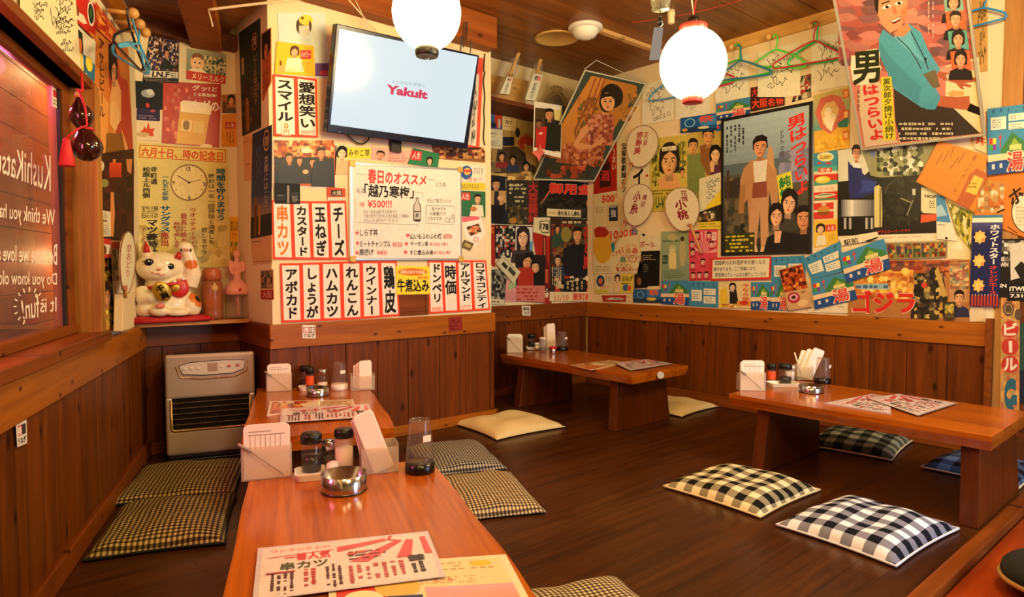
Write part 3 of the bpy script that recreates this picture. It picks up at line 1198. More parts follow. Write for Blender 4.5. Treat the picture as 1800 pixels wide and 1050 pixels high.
for txt, q, lab in (
        ('アボカド', [(162, 628), (276, 625), (283, 945), (172, 950)], 'menu strip for avocado at the left end of the bottom row'),
        ('しょうが', [(276, 625), (384, 622), (390, 940), (283, 945)], 'menu strip for ginger, second in the bottom row'),
        ('ハムカツ', [(384, 622), (494, 618), (502, 935), (390, 940)], 'menu strip for ham cutlet between the ginger and lotus root strips'),
        ('れんこん', [(494, 618), (602, 616), (608, 929), (502, 935)], 'menu strip for lotus root in curly letters in the bottom row'),
        ('ウインナー', [(602, 616), (702, 615), (711, 920), (608, 929)], 'menu strip for sausage under the left corner of the white board'),
        ('鶏皮', [(702, 615), (795, 615), (812, 912), (711, 920)], 'menu strip with two large characters for chicken skin, left of the yellow card')):
    strip(txt, 'D', q, lab)
strip('ドンペリ', 'D', [(965, 613), (1042, 613), (1055, 896), (972, 902)], 'menu strip half covered by the yellow card on its left', tb=(22, 5, 90, 80), price='0000')
strip('時価', 'D', [(1042, 613), (1122, 612), (1130, 892), (1055, 896)], 'menu strip with two thick smudged characters, right of the yellow card', tb=(12, 8, 92, 66), b=0.06)
strip('アルマンド', 'D', [(1122, 612), (1202, 612), (1212, 886), (1130, 892)], 'menu strip second from the right end of the bottom row', tb=(18, 4, 88, 80), price='27777')
strip('ロマネコンティ', 'D', [(1202, 612), (1280, 612), (1302, 880), (1212, 886)], 'menu strip at the right end of the bottom row on the pillar edge', tb=(20, 3, 90, 95))
s = Sheet('menu_card', 'yellow card for stewed beef with an orange oval heading over the small hatch', 'D', [(790, 643), (972, 645), (977, 795), (792, 798)], 'TV', '#f2d83c', 'card', 'handwritten yellow cards', 3)
s.e(50, 20, 44, 13, '#d86a1c').t('本日のおすすめ品', (14, 13, 86, 27), '#f7efd8', .02).t('¥390', (64, 34, 96, 46), '#d84a20', .015)
s.t('牛煮込み', (4, 46, 97, 90), '#17120c', .045).done()

# white board
wb = thing('white_board', 'white board with felt-pen specials and a bottle drawing on the pillar', 'white board')
qd = [(536, 78), (1138, 115), (1142, 612), (540, 612)]
s = Sheet('board_face', None, 'D', qd, 'TV', '#e6e4de', lvl=4, mat='print_gloss', parent=wb).px()
s.t('春日のオススメ', [(640, 112), (958, 150), (952, 205), (640, 192)], '#d8383c', .05)
s.t('にな喜', (1010, 188, 1062, 212), '#3a3634', .0).e(1080, 193, 14, 16, '#e6e4de')
s.ln([(575, 143), (632, 146)], 2, '#444').ln([(960, 172), (1000, 176)], 2, '#444')
s.t('名酒', (575, 220, 622, 246), '#2a2624', .0).t('「越乃寒梅」', [(620, 195), (888, 215), (886, 275), (620, 266)], '#141210', .035)
s.t('1杯', (588, 295, 622, 322), '#d8484a', .01).t('¥500!!!', (636, 284, 768, 325), '#d8383c', .02)
s.t('日本一有名な酒ですが本物です。', (615, 338, 800, 358), '#3a3634', .0).t('七割が杜氏と言われる酒の逸品 この機会に', (615, 360, 868, 380), '#3a3634', .0).t('おなじみ 2杯だけください!', (615, 384, 800, 402), '#3a3634', .0)
for seg in ([(570, 275), (575, 405), (915, 420)], [(890, 240), (935, 245), (935, 265)]):
    s.ln(seg, 2, '#55504c')
# bottle drawing
s.poly([(899, 270), (913, 270), (914, 292), (926, 312), (926, 395), (918, 402), (892, 400), (884, 392), (886, 310), (898, 292)], '#3b3836')
s.poly([(902, 274), (910, 274), (911, 294), (922, 314), (922, 345), (890, 343), (890, 312), (901, 293)], '#c9c6c0').r(890, 350, 922, 388, '#d6d3cc').t('梅', (896, 352, 916, 386), '#222', .02)
s.t('きれいで新フレッシュ!', (962, 275, 1092, 300), '#3a3634', .0)
for seg in ([(955, 312), (1108, 318), (1108, 420), (952, 408), (955, 312)],):
    s.ln(seg, 2, '#55504c')
s.t('残りわずか', (985, 322, 1062, 342), '#3a3634', .0).t('が楽園だけ', (972, 348, 1060, 368), '#3a3634', 0).t('これを注文!', (965, 374, 1040, 394), '#3a3634', 0)
s.ring(1070, 392, 13, 13, 2, '#444').ring(1094, 395, 14, 14, 2, '#444').ring(1100, 372, 9, 9, 2, '#444')
for (x, y, tx, x2, pr, px2) in ((580, 462, 'しらす丼', (596, 440, 692, 480), None, None), (582, 518, 'ミートチャンプル', (594, 505, 762, 540), '¥550', (772, 512, 826, 540)),
                                (580, 570, '厚揚げ', (592, 550, 670, 585), '¥400', (688, 556, 742, 582)), (855, 475, '山いもふわふわ焼', (868, 465, 1040, 496), '¥500', (1048, 468, 1094, 494)),
                                (848, 521, 'サーモン串', (868, 508, 965, 535), '¥150(1本)', (975, 512, 1072, 536)), (843, 567, 'すじ煮込み串', (866, 555, 992, 583), '¥150(1本)', (996, 558, 1088, 582))):
    s.e(x, y, 9, 9, '#d8585a').t(tx, x2, '#1a1614', .012)
    if pr:
        s.t(pr, px2, '#d8484a', .005)
s.done()
mb = MB()


def wpt(x, y, off, crop='D', pl='TV'):
    ox, oy, sc_ = CROPS[crop]
    return hit(ox + x / sc_, oy + y / sc_, pl, off)


def frame_bars(q, crop, pl, off, wd, dp, inset=0.0):
    """a mitred frame round four photo points, wd wide and dp deep"""
    P = [wpt(*p, off, crop, pl) for p in q]
    n = PL[pl][1]
    c = sum(P, Vector()) / 4
    I = []
    for i in range(4):
        a = (P[(i + 1) % 4] - P[i]).normalized()
        b = (P[i - 1] - P[i]).normalized()
        I.append(P[i] + (a + b) * wd)
    m_ = MB()
    for i in range(4):
        j = (i + 1) % 4
        m_.hexa([P[i], P[j], I[j], I[i], P[i] + n * dp, P[j] + n * dp, I[j] + n * dp, I[i] + n * dp])
    return m_, P


fb, P = frame_bars(qd, 'D', 'TV', 0.002, 0.013, 0.016)
flat('aluminium', '#c9ccd2', 0.3, 0.85)
flat('brass_corner', '#c9a24a', 0.4, 0.2)
fb.build('board_frame', 'aluminium', wb, bevel=0.002)
for p in P:
    c = sum(P, Vector()) / 4
    d = (c - p).normalized()
    q = p + d * 0.012 + Vector((0, -0.019, 0))
    MB().box((q.x - .017, q.y - .004, q.z - .017), (q.x + .017, q.y + .004, q.z + .017)).build('corner_cap', 'brass_corner', wb, bevel=0.004)

# cards and photos round the television
G = 'posters and cards pinned to the walls'
s = Sheet('poster', 'pale blue poster of a woman with a yellow hair flower behind the television', 'C', [(288, 75), (560, 72), (598, 450), (306, 455)], 'TV', '#cfdcd8', lvl=1).px()
s.e(440, 150, 46, 58, '#6b5a40').e(452, 115, 40, 30, '#f0cf4a').e(432, 104, 9, 9, '#7a5a22').poly([(412, 150), (470, 145), (475, 190), (442, 225), (414, 195)], '#d8d4bc').poly([(398, 120), (412, 116), (408, 190), (400, 160)], '#4c3e2a').poly([(470, 116), (482, 130), (476, 185), (470, 160)], '#4c3e2a')
s.poly([(405, 225), (475, 225), (500, 330), (390, 330)], '#c9d6c6').r(505, 365, 595, 440, '#6a4a8a').e(560, 420, 30, 16, '#c04a6a').done()
s = Sheet('flyer', 'yellow flyer of a housewife with a red label beside her, above the smile strip', 'C', [(285, 238), (498, 265), (505, 442), (272, 425)], 'TV', '#efbf2e', lvl=2).px()
s.fc(387, 300, 44, 50, skin='#e8b48a', hair='#5a3a1a', fem=True).poly([(345, 335), (425, 335), (440, 415), (330, 412)], '#e8e2c4').r(420, 290, 482, 340, '#d23a34').t('ハイミー', (425, 298, 478, 330), '#f4e8dc', .02)
s.e(312, 395, 24, 22, '#e4b060').r(300, 350, 312, 378, '#7a4a1c').sc(420, 360, 480, 425, 5, '#8a6a1a', True, .3).e(365, 400, 36, 12, '#f0d8a0').done()
s = Sheet('photo_print', 'large photo of four people in dark coats under red lanterns below the smile strip', 'D', [(122, -48), (468, -22), (466, 222), (122, 208)], 'TV', '#e9e2d6', 'photo', lvl=1, mat='print_gloss').px()
s.poly([(126, -44), (460, -20), (460, 216), (126, 202)], '#b8521e').mo(130, -40, 455, 60, 16, 6, ['#d8702c', '#e89a4a', '#b04a1c', '#f0c07a', '#8a3412'], 3)
s.e(305, 15, 30, 14, '#f0d8b8').mo(130, 50, 455, 195, 12, 6, ['#181c2a', '#1c1a20', '#10131e', '#2a2024'], 5, .8)
for x, y, w, h, c in ((212, 60, 38, 48, '#1a1d2a'), (268, 72, 30, 38, '#20181a'), (338, 80, 32, 40, '#241c1c'), (385, 32, 42, 54, '#181b2c')):
    s.bust(x, y, w, h, c, skin='#d68e5c')
s.poly([(150, 120), (250, 85), (262, 208), (150, 202)], '#151a2c').poly([(340, 90), (455, 70), (458, 214), (330, 210)], '#141a30').e(300, 130, 16, 12, '#e8b088').done()
s = Sheet('photo_print', 'small black photo card overlapping the orange-lettered strip', 'D', [(133, 190), (270, 196), (271, 306), (134, 302)], 'TV', '#15161a', 'photo', lvl=3).px()
s.r(145, 250, 195, 285, '#2a2c34').r(200, 205, 212, 300, '#8a857c').r(222, 240, 262, 280, '#34363e').sc(228, 262, 262, 296, 5, '#9a958a').sc(148, 255, 190, 262, 1, '#8a857c').done()
s = Sheet('label_card', 'small red card with a dark name plate above the cheese strip', 'D', [(416, 213), (516, 220), (518, 288), (420, 282)], 'TV', '#c8543a', 'card', lvl=2).px()
s.r(438, 228, 498, 262, '#3c332c').t('大関', (445, 233, 492, 258), '#cfc2a8', .02).r(420, 268, 516, 286, '#e6d6c4').done()
s = Sheet('poster', 'comic card of a curly-haired woman with a yellow name strip under the television', 'C', [(622, 838), (832, 866), (822, 985), (618, 1010)], 'TV', '#f0d2a0', lvl=1).px()
s.fc(660, 885, 52, 60, skin='#f2d4aa', hair='#14110f', fem=True).r(690, 852, 826, 915, '#e8d446').t('みやこ草', (698, 862, 820, 902), '#2a4a22', .015).poly([(628, 930), (700, 925), (715, 1004), (622, 1004)], '#f0b890').done()
s = Sheet('flyer', 'pink flyer with a reclining man under the television stand', 'C', [(832, 850), (1064, 872), (1042, 948), (826, 918)], 'TV', '#e0aca0', lvl=1).px()
s.fc(882, 895, 44, 40, skin='#e0a080', rot=10).sc(930, 880, 1040, 935, 4, '#a04a4a', False, .4).done()
s = Sheet('card', 'green card with a red label and a small portrait, tilted under the television', 'C', [(1072, 855), (1222, 886), (1214, 968), (1038, 945)], 'TV', '#2c7a50', 'card', lvl=2).px()
s.poly([(1064, 866), (1122, 876), (1116, 928), (1052, 920)], '#c8343a').t('人生', [(1072, 876), (1116, 882), (1110, 918), (1062, 914)], '#f2e2d8', .02).fc(1166, 930, 30, 36, skin='#e8b890', fem=True).done()
s = Sheet('photo_print', 'brown group photo below the right corner of the television', 'C', [(1180, 838), (1486, 868), (1486, 938), (1192, 915)], 'TV', '#8a5a34', 'photo', lvl=1).px()
s.mo(1190, 850, 1480, 915, 16, 4, ['#5a3420', '#b07a48', '#d8a06a', '#3a2418', '#c08a4a', '#7a2c20'], 7).done()
s = Sheet('menu_strip', 'red-bordered menu strip half hidden behind the right edge of the television', 'C', [(1420, 330), (1476, 336), (1452, 862), (1380, 850)], 'TV', '#e0533c', 'menu strip', MENU_G, 1)
s.poly([(10, 18), (66, 18), (72, 97), (0, 97)], '#e6dccb').scrawl(20, 30, 60, 95, '#2a2018', 3, 4, 4).done()
s = Sheet('card', 'white advert card with a blue disc, right of the white board', 'D', [(1135, 88), (1276, 96), (1276, 188), (1135, 182)], 'TV', '#e8e2d2', 'card', lvl=1).px()
s.e(1174, 134, 32, 38, '#2c5c9a').e(1178, 128, 20, 20, '#e0b46a').r(1158, 120, 1198, 132, '#c8402a').t('カレー', (1180, 158, 1262, 182), '#d8402c', .02).sc(1212, 108, 1264, 150, 4, '#6a6258', True, .4).done()
s = Sheet('card', 'yellow text strip right of the white board', 'D', [(1135, 188), (1276, 193), (1276, 230), (1135, 226)], 'TV', '#e8c93c', 'card', lvl=1).px()
s.t('ののコクミルク', (1142, 196, 1240, 222), '#2a5a2a', .02).done()
s = Sheet('card', 'green advert card of a woman with a red label, right of the white board', 'D', [(1138, 232), (1277, 238), (1277, 378), (1142, 372)], 'TV', '#2f6a48', 'card', lvl=1).px()
s.r(1142, 244, 1194, 284, '#d0363a').t('人生', (1148, 250, 1188, 280), '#f0ded0', .02).fc(1235, 280, 34, 44, skin='#e0ac84', fem=False).poly([(1205, 310), (1262, 312), (1268, 374), (1190, 370)], '#e2d8c4').e(1212, 332, 18, 14, '#b07a4a').done()
s = Sheet('leaflet', 'pale backing sheet with stuck-on snapshots beside the lower corner of the white board', 'D', [(1142, 374), (1278, 380), (1280, 606), (1144, 608)], 'TV', '#e2d2b4', 'leaflet', lvl=1).px()
s.poly([(1150, 400), (1245, 358), (1275, 470), (1215, 540), (1165, 470)], '#efe4dc').poly([(1148, 378), (1240, 366), (1246, 388), (1152, 406)], '#d86a7a')
s.poly([(1172, 432), (1240, 410), (1256, 455), (1196, 480)], '#5a3a24').mo(1182, 425, 1244, 466, 6, 4, ['#c8a070', '#3a2418', '#d86a4a', '#e8d0a0'], 3).ring(1225, 498, 14, 14, 4, '#d8506a')
s.poly([(1160, 498), (1216, 520), (1192, 562), (1142, 540)], '#6a5a3a').e(1180, 530, 20, 10, '#b0a060', 25).done()
# stickers on the rails
s = Sheet('sticker', 'square white sticker with red and black characters on the pillar rail under the ginger strip', 'D', [(283, 963), (353, 963), (354, 1035), (284, 1035)], 'TVrail', '#ece6da', 'sticker', 'small square shop stickers', 1)
s.r(6, 14, 52, 60, '#b8303a').r(52, 14, 95, 60, '#1c1a18').t('美', (10, 16, 50, 58), '#efe6dc', .03).t('味', (54, 16, 94, 58), '#efe6dc', .03).t('うなぎ', (8, 64, 94, 92), '#1c1a18', .03).done()
s = Sheet('sticker', 'dark red paper sticker on the right end of the pillar rail', 'D', [(1078, 922), (1150, 916), (1152, 990), (1080, 998)], 'TVrail', '#8a2a24', 'sticker', 'small square shop stickers', 1)
s.t('大入', (12, 10, 90, 50), '#5a120e', .02).sc(12, 55, 90, 92, 2, '#5a120e').done()
s = Sheet('sticker', 'white sticker with black characters on the back rail behind the middle table', 'L', [(320, 58), (368, 60), (369, 116), (322, 114)], 'BKrail', '#e8dfc8', 'sticker', 'small square shop stickers', 1)
s.t('美味', (12, 12, 88, 48), '#1c1a18', .04).t('うなぎ', (12, 54, 88, 90), '#1c1a18', .03).done()
s = Sheet('sticker', 'white and red shop sticker on the dark panelling below the window', 'M', [(60, 398), (100, 382), (102, 470), (66, 486)], 'LF', '#e6dccb', 'sticker', 'small square shop stickers', 5)
s.r(12, 12, 55, 56, '#b8303a').r(55, 12, 92, 56, '#3a3430').t('美', (14, 16, 52, 54), '#efe6dc', .03).t('うなぎ', (10, 64, 92, 92), '#1c1a18', .03).done()

# ------------------------------------------------------------ flank of the pillar
s = Sheet('poster', 'tall dark green poster with white vertical lettering high on the pillar flank', 'C', [(65, 190), (185, 105), (190, 735), (85, 785)], 'SD', '#233028', lvl=1)
s.mo(4, 50, 96, 96, 6, 10, ['#3a2c1c', '#2a2420', '#5a4226', '#1a2220'], 4).e(74, 18, 14, 8, '#15110e').ring(74, 18, 14, 8, 2, '#c8783a').t('京都', (66, 13, 82, 22), '#c8b090', .02)
s.t('ビールはこれで', (66, 30, 86, 78), '#9a8a68', .01, True).r(8, 26, 20, 42, '#b09468').r(22, 70, 40, 98, '#8a5a22').r(25, 66, 34, 72, '#a87a3a').done()
s = Sheet('poster', 'narrow orange print of a dark-haired woman at the edge of the pillar flank', 'C', [(195, 195), (248, 158), (250, 468), (200, 585)], 'SD', '#b8622a', lvl=1)
s.r(0, 2, 100, 40, '#241a18').fc(48, 32, 46, 30, skin='#c87a4c', fem=True, hair='#1c1416').sc(12, 62, 88, 96, 4, '#8a3c1a').done()
s = Sheet('poster', 'tall blue poster with a round badge and beer bottles low on the pillar flank', 'B', [(1456, -145), (1568, -200), (1567, 435), (1445, 458)], 'SD', '#1c2c50', lvl=2)
s.g(0, 0, 100, 60, '#1a2848', '#28406a').g(0, 60, 100, 80, '#28406a', '#8a7a6a').r(0, 80, 100, 100, '#1a2028').ring(72, 12, 15, 10, 3, '#c8a070').e(72, 12, 12, 8, '#15121a').t('京都', (64, 8, 80, 17), '#c8b090', .02)
s.t('京都にはこう', (62, 26, 82, 74), '#b8ac9a', .01, True).sc(18, 15, 50, 55, 3, '#5a6a86', True, .3).r(15, 68, 28, 98, '#6a3a16').r(17, 62, 26, 70, '#8a5a26').r(36, 70, 46, 98, '#a8702c').done()
s = Sheet('leaflet', 'pale caption slip hanging below the blue poster', 'B', [(1445, 460), (1567, 438), (1568, 598), (1458, 606)], 'SD', '#d8a878', 'leaflet', lvl=1)
s.sc(8, 8, 60, 20, 1, '#8a5a38', False, .6).ln([(3, 92), (97, 92)], 2, '#6a3a20').done()
s = Sheet('photo_print', 'small snapshot with a red caption near the foot of the pillar flank', 'D', [(52, 664), (124, 660), (127, 826), (56, 824)], 'SD', '#d8a878', 'photo', lvl=1)
s.r(8, 4, 94, 62, '#4a3a30').mo(10, 6, 92, 60, 4, 5, ['#6a5a48', '#2a2426', '#b08a60', '#3a4a4a'], 6).r(4, 68, 98, 98, '#a82a20').t('大阪', (14, 72, 88, 94), '#e0b090', .02).done()
s = Sheet('leaflet', 'plain pale sheet between the two tall posters on the pillar flank', 'C', [(88, 792), (140, 772), (146, 1040), (96, 1044)], 'SD', '#dca878', 'leaflet', lvl=1)
s.sc(10, 10, 80, 16, 1, '#9a6a44').sc(20, 60, 90, 68, 1, '#9a6a44').done()

# ------------------------------------------------------------ wall behind the lucky cat
s = Sheet('poster', 'dark concert crowd poster with a white lettered band, beside the peg rail', 'A', [(866, 186), (1034, 212), (1030, 480), (822, 474)], 'NK', '#17161c', lvl=1)
s.mo(2, 2, 98, 74, 20, 17, ['#2a2430', '#c8a890', '#8a5a4a', '#3c3a5a', '#171420', '#d8c8b8', '#6a2c2a', '#1d1a26', '#4a3a6a'], 9)
s.fc(62, 40, 13, 19, skin='#d09060').poly([(44, 72), (50, 56), (62, 50), (76, 56), (82, 72)], '#1c2420').r(2, 76, 98, 90, '#d8cfc0').t('I.N.F', (24, 77, 74, 89), '#17140f', .04).sc(4, 78, 20, 90, 3, '#17140f').sc(78, 78, 97, 90, 3, '#17140f').sc(4, 92, 97, 98, 2, '#8a8070').done()
s = Sheet('poster', 'milk advert with a baby among flowers and a red banner on the nook wall', 'A', [(1080, 278), (1306, 316), (1301, 486), (1075, 456)], 'NK', '#8a9a7a', lvl=1, mat='print_gloss')
s.g(0, 0, 100, 72, '#a8a890', '#7a8a6a').mo(46, 14, 99, 70, 11, 8, ['#e8d8a8', '#4a6a52', '#c8b888', '#3a5048', '#d8c89a'], 4).e(27, 42, 18, 30, '#e8b880').e(27, 24, 15, 14, '#8a5a30').e(27, 45, 15, 22, '#f0c898').e(21, 42, 2.2, 3, '#2a1a10').e(33, 42, 2.2, 3, '#2a1a10').ln([(22, 56), (27, 59), (32, 56)], 2, '#a04030')
s.poly([(4, 72), (14, 62), (42, 62), (54, 72)], '#f0dcc0').r(0, 72, 100, 100, '#c83424').t('メリーミルク', (14, 76, 96, 96), '#f0dcc0', .02).done()
s = Sheet('poster', 'black, purple and white poster with a red maple leaf on the nook wall', 'A', [(775, 465), (942, 480), (932, 815), (768, 808)], 'NK', '#e2cfac', lvl=1)
s.poly([(0, 0), (100, 0), (100, 46), (0, 46)], '#12161a').e(48, 20, 24, 7, '#9aa0a4').e(55, 17, 12, 5, '#c8ccc8').r(10, 46, 92, 66, '#2e2348').sc(16, 56, 86, 64, 2, '#8a7aa0').e(48, 40, 7, 4, '#c83a3a').e(66, 49, 8, 2.5, '#b84a5a')
s.poly([(44, 92), (20, 88), (34, 82), (38, 76), (46, 80), (52, 68), (58, 80), (76, 78), (68, 86), (74, 92), (56, 92)], '#d04a26').e(34, 90, 24, 4, '#c8a878').done()
s = Sheet('poster', 'red beer advert with a frothy mug and white lettering on the nook wall', 'A', [(942, 470), (1276, 486), (1266, 852), (934, 826)], 'NK', '#b03026', lvl=1, mat='print_gloss').px()
s.mo(945, 490, 1100, 820, 10, 16, ['#c84a3a', '#a82a22', '#b83a2c', '#d8705a'], 5, .3, .35).poly([(1042, 590), (1218, 615), (1180, 838), (1016, 828)], '#d8a23c').poly([(1040, 590), (1060, 578), (1200, 596), (1222, 622), (1216, 662), (1042, 644)], '#f0dcb0')
s.poly([(1050, 690), (1110, 694), (1102, 760), (1044, 752)], '#e8c878').poly([(1120, 698), (1180, 704), (1170, 770), (1112, 764)], '#e0b860').e(1074, 722, 20, 30, '#a87a28').t('金麦', (1058, 700, 1092, 745), '#6a4a18', .02)
s.t('グッ!と', [(1110, 490), (1255, 500), (1250, 530), (1108, 520)], '#f2e2cc', .02).t('くる新指標!', [(1118, 534), (1250, 544), (1248, 562), (1116, 552)], '#f2e2cc', .015).t('ヒゲの', [(1125, 575), (1262, 585), (1258, 645), (1120, 635)], '#f2e2cc', .03).t('ビール', [(1200, 606), (1275, 612), (1273, 634), (1198, 628)], '#f2e2cc', .015)
s.e(1190, 842, 36, 10, '#e8d4b0').done()
s = Sheet('poster', 'aged yellow clock-day notice with a printed dial behind the lucky cat', 'B', [(780, -98), (1312, -62), (1328, 622), (786, 634)], 'NK', '#d9c678', lvl=2).px()
s.mo(800, 380, 1310, 615, 14, 8, ['#d0bb6c', '#dccb80', '#c8b060', '#d6c276'], 12, .8, .5)
s.poly([(805, -84), (1302, -56), (1302, 20), (802, -10)], '#c8522a').poly([(810, -79), (1297, -51), (1297, 15), (807, -14)], '#e2c86e')
s.t('六月十日、時の記念日', [(818, -72), (1285, -42), (1284, 12), (814, -18)], '#d04a28', .035)
s.e(1090, 135, 108, 106, '#8a6a34', 0, 40).e(1089, 135, 100, 98, '#e6d08a', 0, 40).t('12', (1074, 44, 1100, 68), '#3a2a14', .02).t('6', (1086, 208, 1100, 234), '#3a2a14', .02).t('3', (1172, 132, 1186, 156), '#3a2a14', .02).t('9', (994, 124, 1008, 148), '#3a2a14', .02)
for a in range(12):
    s.e(1089 + 84 * math.sin(a * math.pi / 6), 135 - 82 * math.cos(a * math.pi / 6), 3, 3, '#3a2a14', 0, 6)
s.ln([(1090, 135), (1028, 96)], 5, '#3a2a14').ln([(1090, 135), (1160, 118)], 3, '#4a3a20').e(1090, 135, 7, 7, '#3a2a14')
for tx, bx, c, b in (('時間を守りませう', (1246, 52, 1302, 356), '#1c5a78', .04), ('時計は一年一回掃除と油差しを', (1200, 82, 1240, 492), '#2a2a1c', .01), ('致しませう', (1160, 392, 1198, 552), '#2a2a1c', .01),
                     ('ウオッチメーターで', (1092, 280, 1134, 522), '#a83428', .015), ('最高に検査', (1040, 310, 1080, 490), '#a83428', .01), ('無料で致します', (1000, 360, 1040, 512), '#a83428', .01),
                     ('サングラス', (922, 268, 986, 420), '#1c5a78', .05), ('売出', (926, 420, 976, 502), '#a83428', .03), ('マツ菱時計', (842, 345, 912, 552), '#211c10', .045), ('一九五七年型', (934, 90, 974, 238), '#1c6a78', .02),
                     ('寺町通', (868, 42, 908, 146), '#2a2a1c', .02), ('松原上ル西側', (822, 44, 868, 224), '#2a2a1c', .02), ('下ル四八', (814, 392, 842, 512), '#a84a28', .0), ('時計', (888, 268, 914, 342), '#2a2a1c', 0), ('メガネ', (866, 268, 888, 342), '#2a2a1c', 0), ('ゆびわ', (842, 268, 866, 342), '#2a2a1c', 0), ('宝石', (814, 268, 842, 342), '#2a2a1c', 0)):
    s.t(tx, bx, c, b, True)
s.done()
s = Sheet('flyer', 'yellow flyer with brush writing behind the pink bust bottle', 'B', [(1326, 332), (1372, 332), (1372, 655), (1330, 655)], 'NK', '#e0a820', 'flyer', lvl=1)
s.t('おいしい!', (12, 6, 98, 26), '#241a0c', .03).t('サワー', (20, 28, 92, 38), '#c8482a', .03).mo(5, 45, 95, 98, 3, 5, ['#e8b83a', '#d89a20', '#8a8a2a'], 3).done()
s = Sheet('photo_print', 'small dim snapshot of a woman by the corner of the nook', 'A', [(1278, 548), (1366, 540), (1370, 655), (1280, 652)], 'NK', '#a8683a', 'photo', lvl=1)
s.fc(62, 36, 40, 46, fem=True, skin='#d8945c').poly([(20, 98), (40, 70), (88, 70), (98, 98)], '#5a4a3a').r(4, 40, 30, 98, '#6a4428').done()
s = Sheet('flyer', 'orange flyer with a small red label next to the beer advert', 'A', [(1280, 662), (1370, 658), (1374, 848), (1276, 845)], 'NK', '#d88a2c', 'flyer', lvl=1)
s.r(22, 24, 86, 44, '#b83a2c').t('人生', (30, 28, 80, 40), '#e8c8a0', .02).sc(24, 54, 80, 90, 3, '#8a4a1c', True, .35).done()

# ------------------------------------------------------------ wall right of the window and above it
AG = 'white autograph boards'
s = Sheet('autograph_board', 'autograph board at the top left above the window, cut by the picture edge', 'Z', [(-200, -420), (242, -300), (242, 155), (-60, -110)], 'LF', '#e2d2a2', 'autograph board', AG, 2)
s.scrawl(30, 20, 95, 80, '#4a3f2c', 2, 3).done()
s = Sheet('autograph_board', 'autograph board with black pen signatures above the window beside the red poster', 'Z', [(246, -420), (905, -240), (985, 842), (246, 162)], 'LF', '#e4d6a8', 'autograph board', AG, 4.5).px()
s.scrawl(370, 20, 600, 240, '#3a3226', 9, 5, 3).scrawl(640, -60, 900, 300, '#3a3226', 9, 6, 3).scrawl(660, 220, 890, 420, '#2e281e', 9, 8, 3).scrawl(720, 480, 900, 640, '#3a3226', 8, 9, 2)
s.ln([(640, 300), (720, 180), (890, 40)], 8, '#3a3226').ln([(610, 90), (640, 280), (660, 320)], 7, '#3a3226').done()
s = Sheet('poster', 'red soft drink poster with a round badge above the window corner', 'Q', [(5, -60), (134, 30), (132, 245), (14, 130)], 'LF', '#c8281c', lvl=2).px()
s.e(105, 85, 22, 78, '#e8dcc8', -4).e(105, 85, 16, 62, '#1a2a1c', -4).e(104, 80, 7, 34, '#3a6a2c').poly([(10, 60), (60, 95), (82, 145), (60, 148), (14, 112)], '#e8d8b8').poly([(14, 30), (34, 60), (30, 100), (14, 90)], '#8a4a1c').poly([(90, 190), (130, 215), (130, 240), (96, 214)], '#d87a2c').done()
s = Sheet('poster', 'orange-red poster with small figures next to the round badge', 'Q', [(134, 10), (272, 198), (238, 268), (132, 170)], 'LF', '#cc4420', lvl=2.5)
s.mo(4, 4, 96, 96, 7, 8, ['#d85a26', '#b8301a', '#e8943a', '#a82818', '#d8702c'], 6).done()
s = Sheet('poster', 'white poster of a dark-haired woman with a yellow flower on blue, above the gourd', 'Q', [(14, 160), (134, 255), (128, 508), (38, 445)], 'LF', '#e6dcc4', lvl=3).px()
s.poly([(18, 170), (52, 205), (58, 300), (46, 440), (38, 440), (14, 400)], '#1c2a24').e(36, 285, 14, 50, '#d87a3a', 0).poly([(20, 330), (50, 330), (58, 436), (20, 400)], '#e8c45a').poly([(56, 330), (80, 350), (130, 400), (128, 506), (62, 462)], '#2c6a86').e(94, 392, 20, 50, '#e8d03a', -8).r(60, 400, 72, 440, '#3a5a4a').e(70, 455, 12, 5, '#d8d8c8').done()
s = Sheet('poster', 'tall orange beer poster of a woman with a ladle, right of the window jamb', 'Q', [(134, 172), (334, 300), (372, 1075), (138, 980)], 'LF', '#cf7a2e', lvl=1).px()
s.poly([(210, 270), (242, 262), (268, 330), (285, 470), (330, 500), (352, 700), (372, 1060), (300, 1010), (250, 780), (215, 500)], '#b8452a').poly([(212, 275), (240, 262), (262, 320), (268, 420), (222, 470), (212, 400)], '#241712')
s.poly([(228, 400), (240, 360), (258, 390), (262, 470), (246, 520), (230, 490)], '#e09a5e').poly([(238, 500), (262, 480), (290, 560), (290, 740), (250, 800), (220, 740), (222, 600)], '#e8a868').poly([(222, 640), (250, 620), (288, 700), (262, 800), (246, 805), (222, 760)], '#e8b474').poly([(244, 800), (256, 800), (250, 985), (240, 980)], '#e0a058')
s.poly([(140, 520), (215, 640), (210, 800), (200, 960), (138, 900)], '#e09a4e').poly([(200, 820), (300, 820), (330, 1040), (190, 1000)], '#8a5a20').poly([(290, 780), (330, 900), (360, 1060), (335, 1050)], '#e8a060')
s.fc(246, 440, 34, 130, skin='#e0a066', hair='#241712', fem=True)
s.t('アサヒビール', [(150, 215), (188, 250), (190, 735), (158, 720)], '#4a2c16', .015, True)
s.done()
s = Sheet('poster', 'dark poster with a red lantern and a leaning bottle behind the paper fan', 'R', [(136, -30), (346, -60), (346, 470), (146, 470)], 'LF', '#35160f', lvl=2).px()
s.mo(150, 20, 340, 460, 6, 10, ['#3a1810', '#2a100c', '#4a1c14', '#3a2014'], 8).r(205, 20, 275, 105, '#c83a1c').g(205, 20, 275, 105, '#d84a22', '#a82a14').poly([(225, 0), (240, 0), (240, 20), (225, 20)], '#e08a3a').e(155, 40, 20, 32, '#d8c8a0').e(176, 138, 24, 24, '#8a8a4a')
